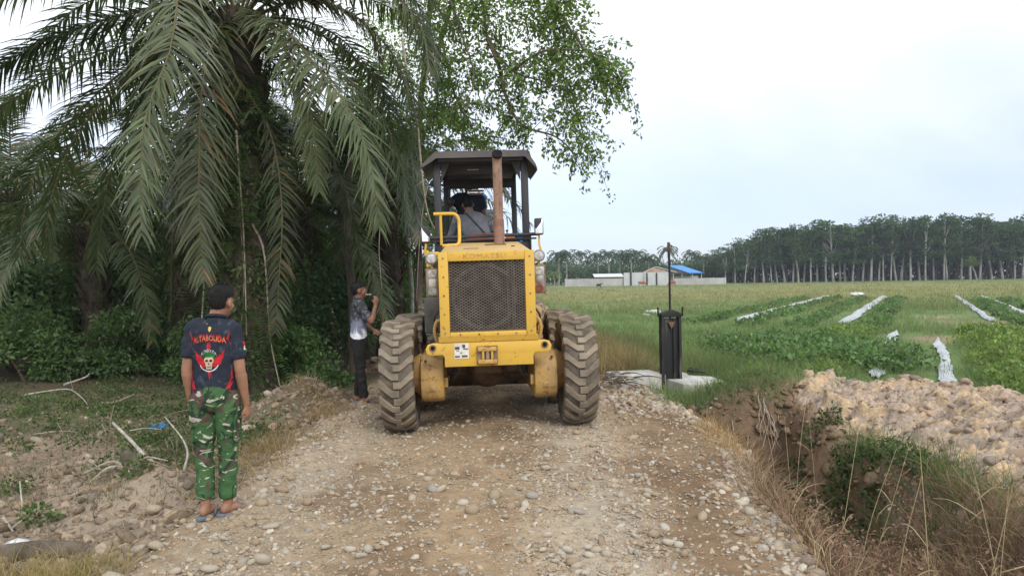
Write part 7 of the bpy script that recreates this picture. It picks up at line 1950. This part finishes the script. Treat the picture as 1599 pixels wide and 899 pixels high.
# clods and stones over the turned soil
def left_pts(n, ylo, yhi, xlo=-9):
    y = ylo + (yhi - ylo) * rng.random(n) ** 1.3; x = -2.45 - rng.random(n) * (.70 * y - 2.2)
    return x, y
LC = np.array([(0.30, 0.23, 0.165), (0.25, 0.19, 0.14), (0.36, 0.28, 0.205), (0.20, 0.15, 0.11), (0.33, 0.24, 0.16), (0.27, 0.22, 0.175), (0.38, 0.31, 0.24), (0.23, 0.17, 0.12)])
x, y = left_pts(2900, 3.8, 12)
o = link('soil_crumbs', scatter_stones('soil_crumbs', x, y, np.clip(rng.lognormal(math.log(.022), .55, len(x)), .008, .08), rng, H, 6, 3, LC, sink=.42, rough=True), ground, MAT['clod']); o['kind'] = 'stuff'
x, y = left_pts(90, 4.2, 10.5)
for i in range(60): stone_obj(ground, float(x[i]), float(y[i]), float(np.clip(rng.lognormal(math.log(.05), .35), .03, .11)), int(rng.integers(0, 8)), rng, H, 'clod', .5, 'clod', LC, .75)
for px, py, s in ((382, 638, .10), (396, 632, .07), (470, 590, .12), (505, 588, .10), (440, 602, .09), (420, 615, .08), (520, 600, .08)):
    x, y = GP(px, py, .1); stone_obj(ground, x, y, s, 6, rng, H, 'stone', .2)
n = 700; x = rng.normal(-2.85, .6, n); y = rng.normal(10.9, .7, n)
o = link('soil_crumbs', scatter_stones('soil_crumbs', x, y, np.clip(rng.lognormal(math.log(.026), .5, n), .01, .08), rng, H, 6, 3, LC, sink=.4, rough=True), ground, MAT['clod']); o['kind'] = 'stuff'
# low green ground cover
bl = []
for _ in range(380):
    yy = rng.uniform(7.4, 15.5); xx = -3.0 - rng.random() * (.68 * yy - 2.2)
    if fbm(np.array([xx * .8]), np.array([yy * .8]), 71, 3)[0] < .43 - .05 * (yy > 10): continue
    bl.append((xx, yy, HZ(xx, yy) + .04, .35, .30, .06))
V, F, C = leaf_cloud('x', rng, bl, 15000, .05, (0.125, 0.175, 0.07), .0, .4, .6)
o = link('ground_cover', mesh_np('ground_cover', V, F, C), None, MAT['leaf']); tag(o, 'low creeping green plants over the ground before the thicket', kind='stuff')
bl = []
for px, py in ((60, 640), (30, 650), (205, 700), (230, 690), (250, 690), (110, 640), (60, 815), (20, 770), (85, 665), (190, 640), (215, 770), (30, 700), (150, 650)):
    x, y = GP(px, py, -.22); bl.append((x, y, HZ(x, y) + .07, .16, .14, .09))
V, F, C = leaf_cloud('x', rng, bl, 1500, .045, (0.105, 0.16, 0.055), .1, .4, .6)
o = link('seedlings', mesh_np('seedlings', V, F, C), None, MAT['leaf']); tag(o, 'scattered small green seedlings on the turned soil', kind='stuff')
x, y = left_pts(900, 6.5, 15); grass('grass', x, y, H, 5, .05, .16, .006, [(0.10, 0.14, 0.05), (0.14, 0.16, 0.07), (0.24, 0.19, 0.10)], rng, 'thin short grass on the left ground', .08)
x, y = left_pts(420, 4.0, 10); grass('dry_litter', x, y, H, 5, .06, .22, .005, [(0.34, 0.26, 0.17), (0.26, 0.19, 0.12), (0.42, 0.34, 0.23)], rng, 'dry plant litter over the turned soil', .10, 1.6, lean=1.2, mat='dry')
# straw grass: bottom-left corner and along the road's left edge
n = 260; x = rng.normal(-2.85, .20, n); y = rng.normal(4.55, .20, n)
grass('dry_grass', x, y, H, 9, .10, .30, .005, [(0.44, 0.34, 0.17), (0.36, 0.27, 0.13), (0.30, 0.24, 0.10), (0.25, 0.23, 0.09)], rng, 'dry yellow grass in the bottom left corner', .05, 1.2, mat='dry', lean=.5)
n = 420; y = rng.uniform(6.4, 11.0, n); x = -2.66 + rng.normal(0, .26, n); k_ = fbm(x * 2, y * 1.1, 88, 3) > .50; x, y = x[k_], y[k_]
grass('dry_grass', x, y, H, 9, .08, .28, .006, [(0.42, 0.31, 0.16), (0.35, 0.25, 0.13), (0.28, 0.20, 0.11)], rng, 'dry tan grass along the left road edge behind the man', .06, 1.2, mat='dry', lean=.5)
n = 200; x = rng.normal(-2.75, .42, n); y = rng.normal(11.0, .55, n)
grass('dry_weeds', x, y, H, 8, .06, .22, .007, [(0.27, 0.21, 0.155), (0.22, 0.165, 0.12), (0.33, 0.26, 0.19), (0.17, 0.13, 0.10)], rng, 'matted brown weeds on the earth mound behind the smoker', .08, 1.6, mat='dry', lean=.9)
# soil windrow ahead of the grader
n = 900; x = rng.normal(-1.3, .75, n); y = rng.normal(17.2, .6, n)
def HM(x, y): return H(x, y) + .95 * np.exp(-((x + 1.3) / 1.3) ** 2 - ((y - 17.2) / 1.1) ** 2)
gx2 = np.linspace(-4.3, 1.7, 70); gy2 = np.linspace(14.9, 19.5, 50); A, B_ = np.meshgrid(gx2, gy2); Zm = HM(A, B_) - .03 + .07 * (fbm(A * 4, B_ * 4, 45, 4) - .5)
ii = np.arange(49 * 69); r_, c_ = ii // 69, ii % 69
mo = link('windrow', mesh_np('windrow', np.stack([A, B_, Zm], -1).reshape(-1, 3), np.stack([r_ * 70 + c_, r_ * 70 + c_ + 1, (r_ + 1) * 70 + c_ + 1, (r_ + 1) * 70 + c_], -1), np.tile([[0.27, 0.20, 0.145]], (3500, 1)), True), None, MAT['ground']); tag(mo, 'bank of loose soil and stones pushed up ahead of the grader', kind='structure')
o = link('rubble', scatter_stones('rubble', x, y, np.clip(rng.lognormal(math.log(.05), .4, n), .02, .13), rng, HM, 6, 4, np.vstack([STONE_C, LC])), mo, MAT['stone']); o['kind'] = 'stuff'
# ================================================================ light haze over the fields
hz = MB(); hx0, hx1, hy0, hy1 = gx[0] - 20, gx[-1] + 20, gy[0] - 20, gy[-1] + 20
hz.box(((hx0 + hx1) / 2, (hy0 + hy1) / 2, 10.6), (hx1 - hx0, hy1 - hy0, 25.8))
haze = link('haze', hz.mesh('haze', None))
mh_ = bpy.data.materials.new('haze'); mh_.use_nodes = True
nt = mh_.node_tree; nt.nodes.clear()
ho = nt.nodes.new('ShaderNodeOutputMaterial'); pv = nt.nodes.new('ShaderNodeVolumePrincipled')
pv.inputs['Color'].default_value = (0.80, 0.88, 1.0, 1); pv.inputs['Density'].default_value = 0.00042; pv.inputs['Anisotropy'].default_value = 0.2
nt.links.new(pv.outputs[0], ho.inputs['Volume'])
haze.data.materials.append(mh_)
tag(haze, 'thin pale haze over the fields', None, kind='stuff')
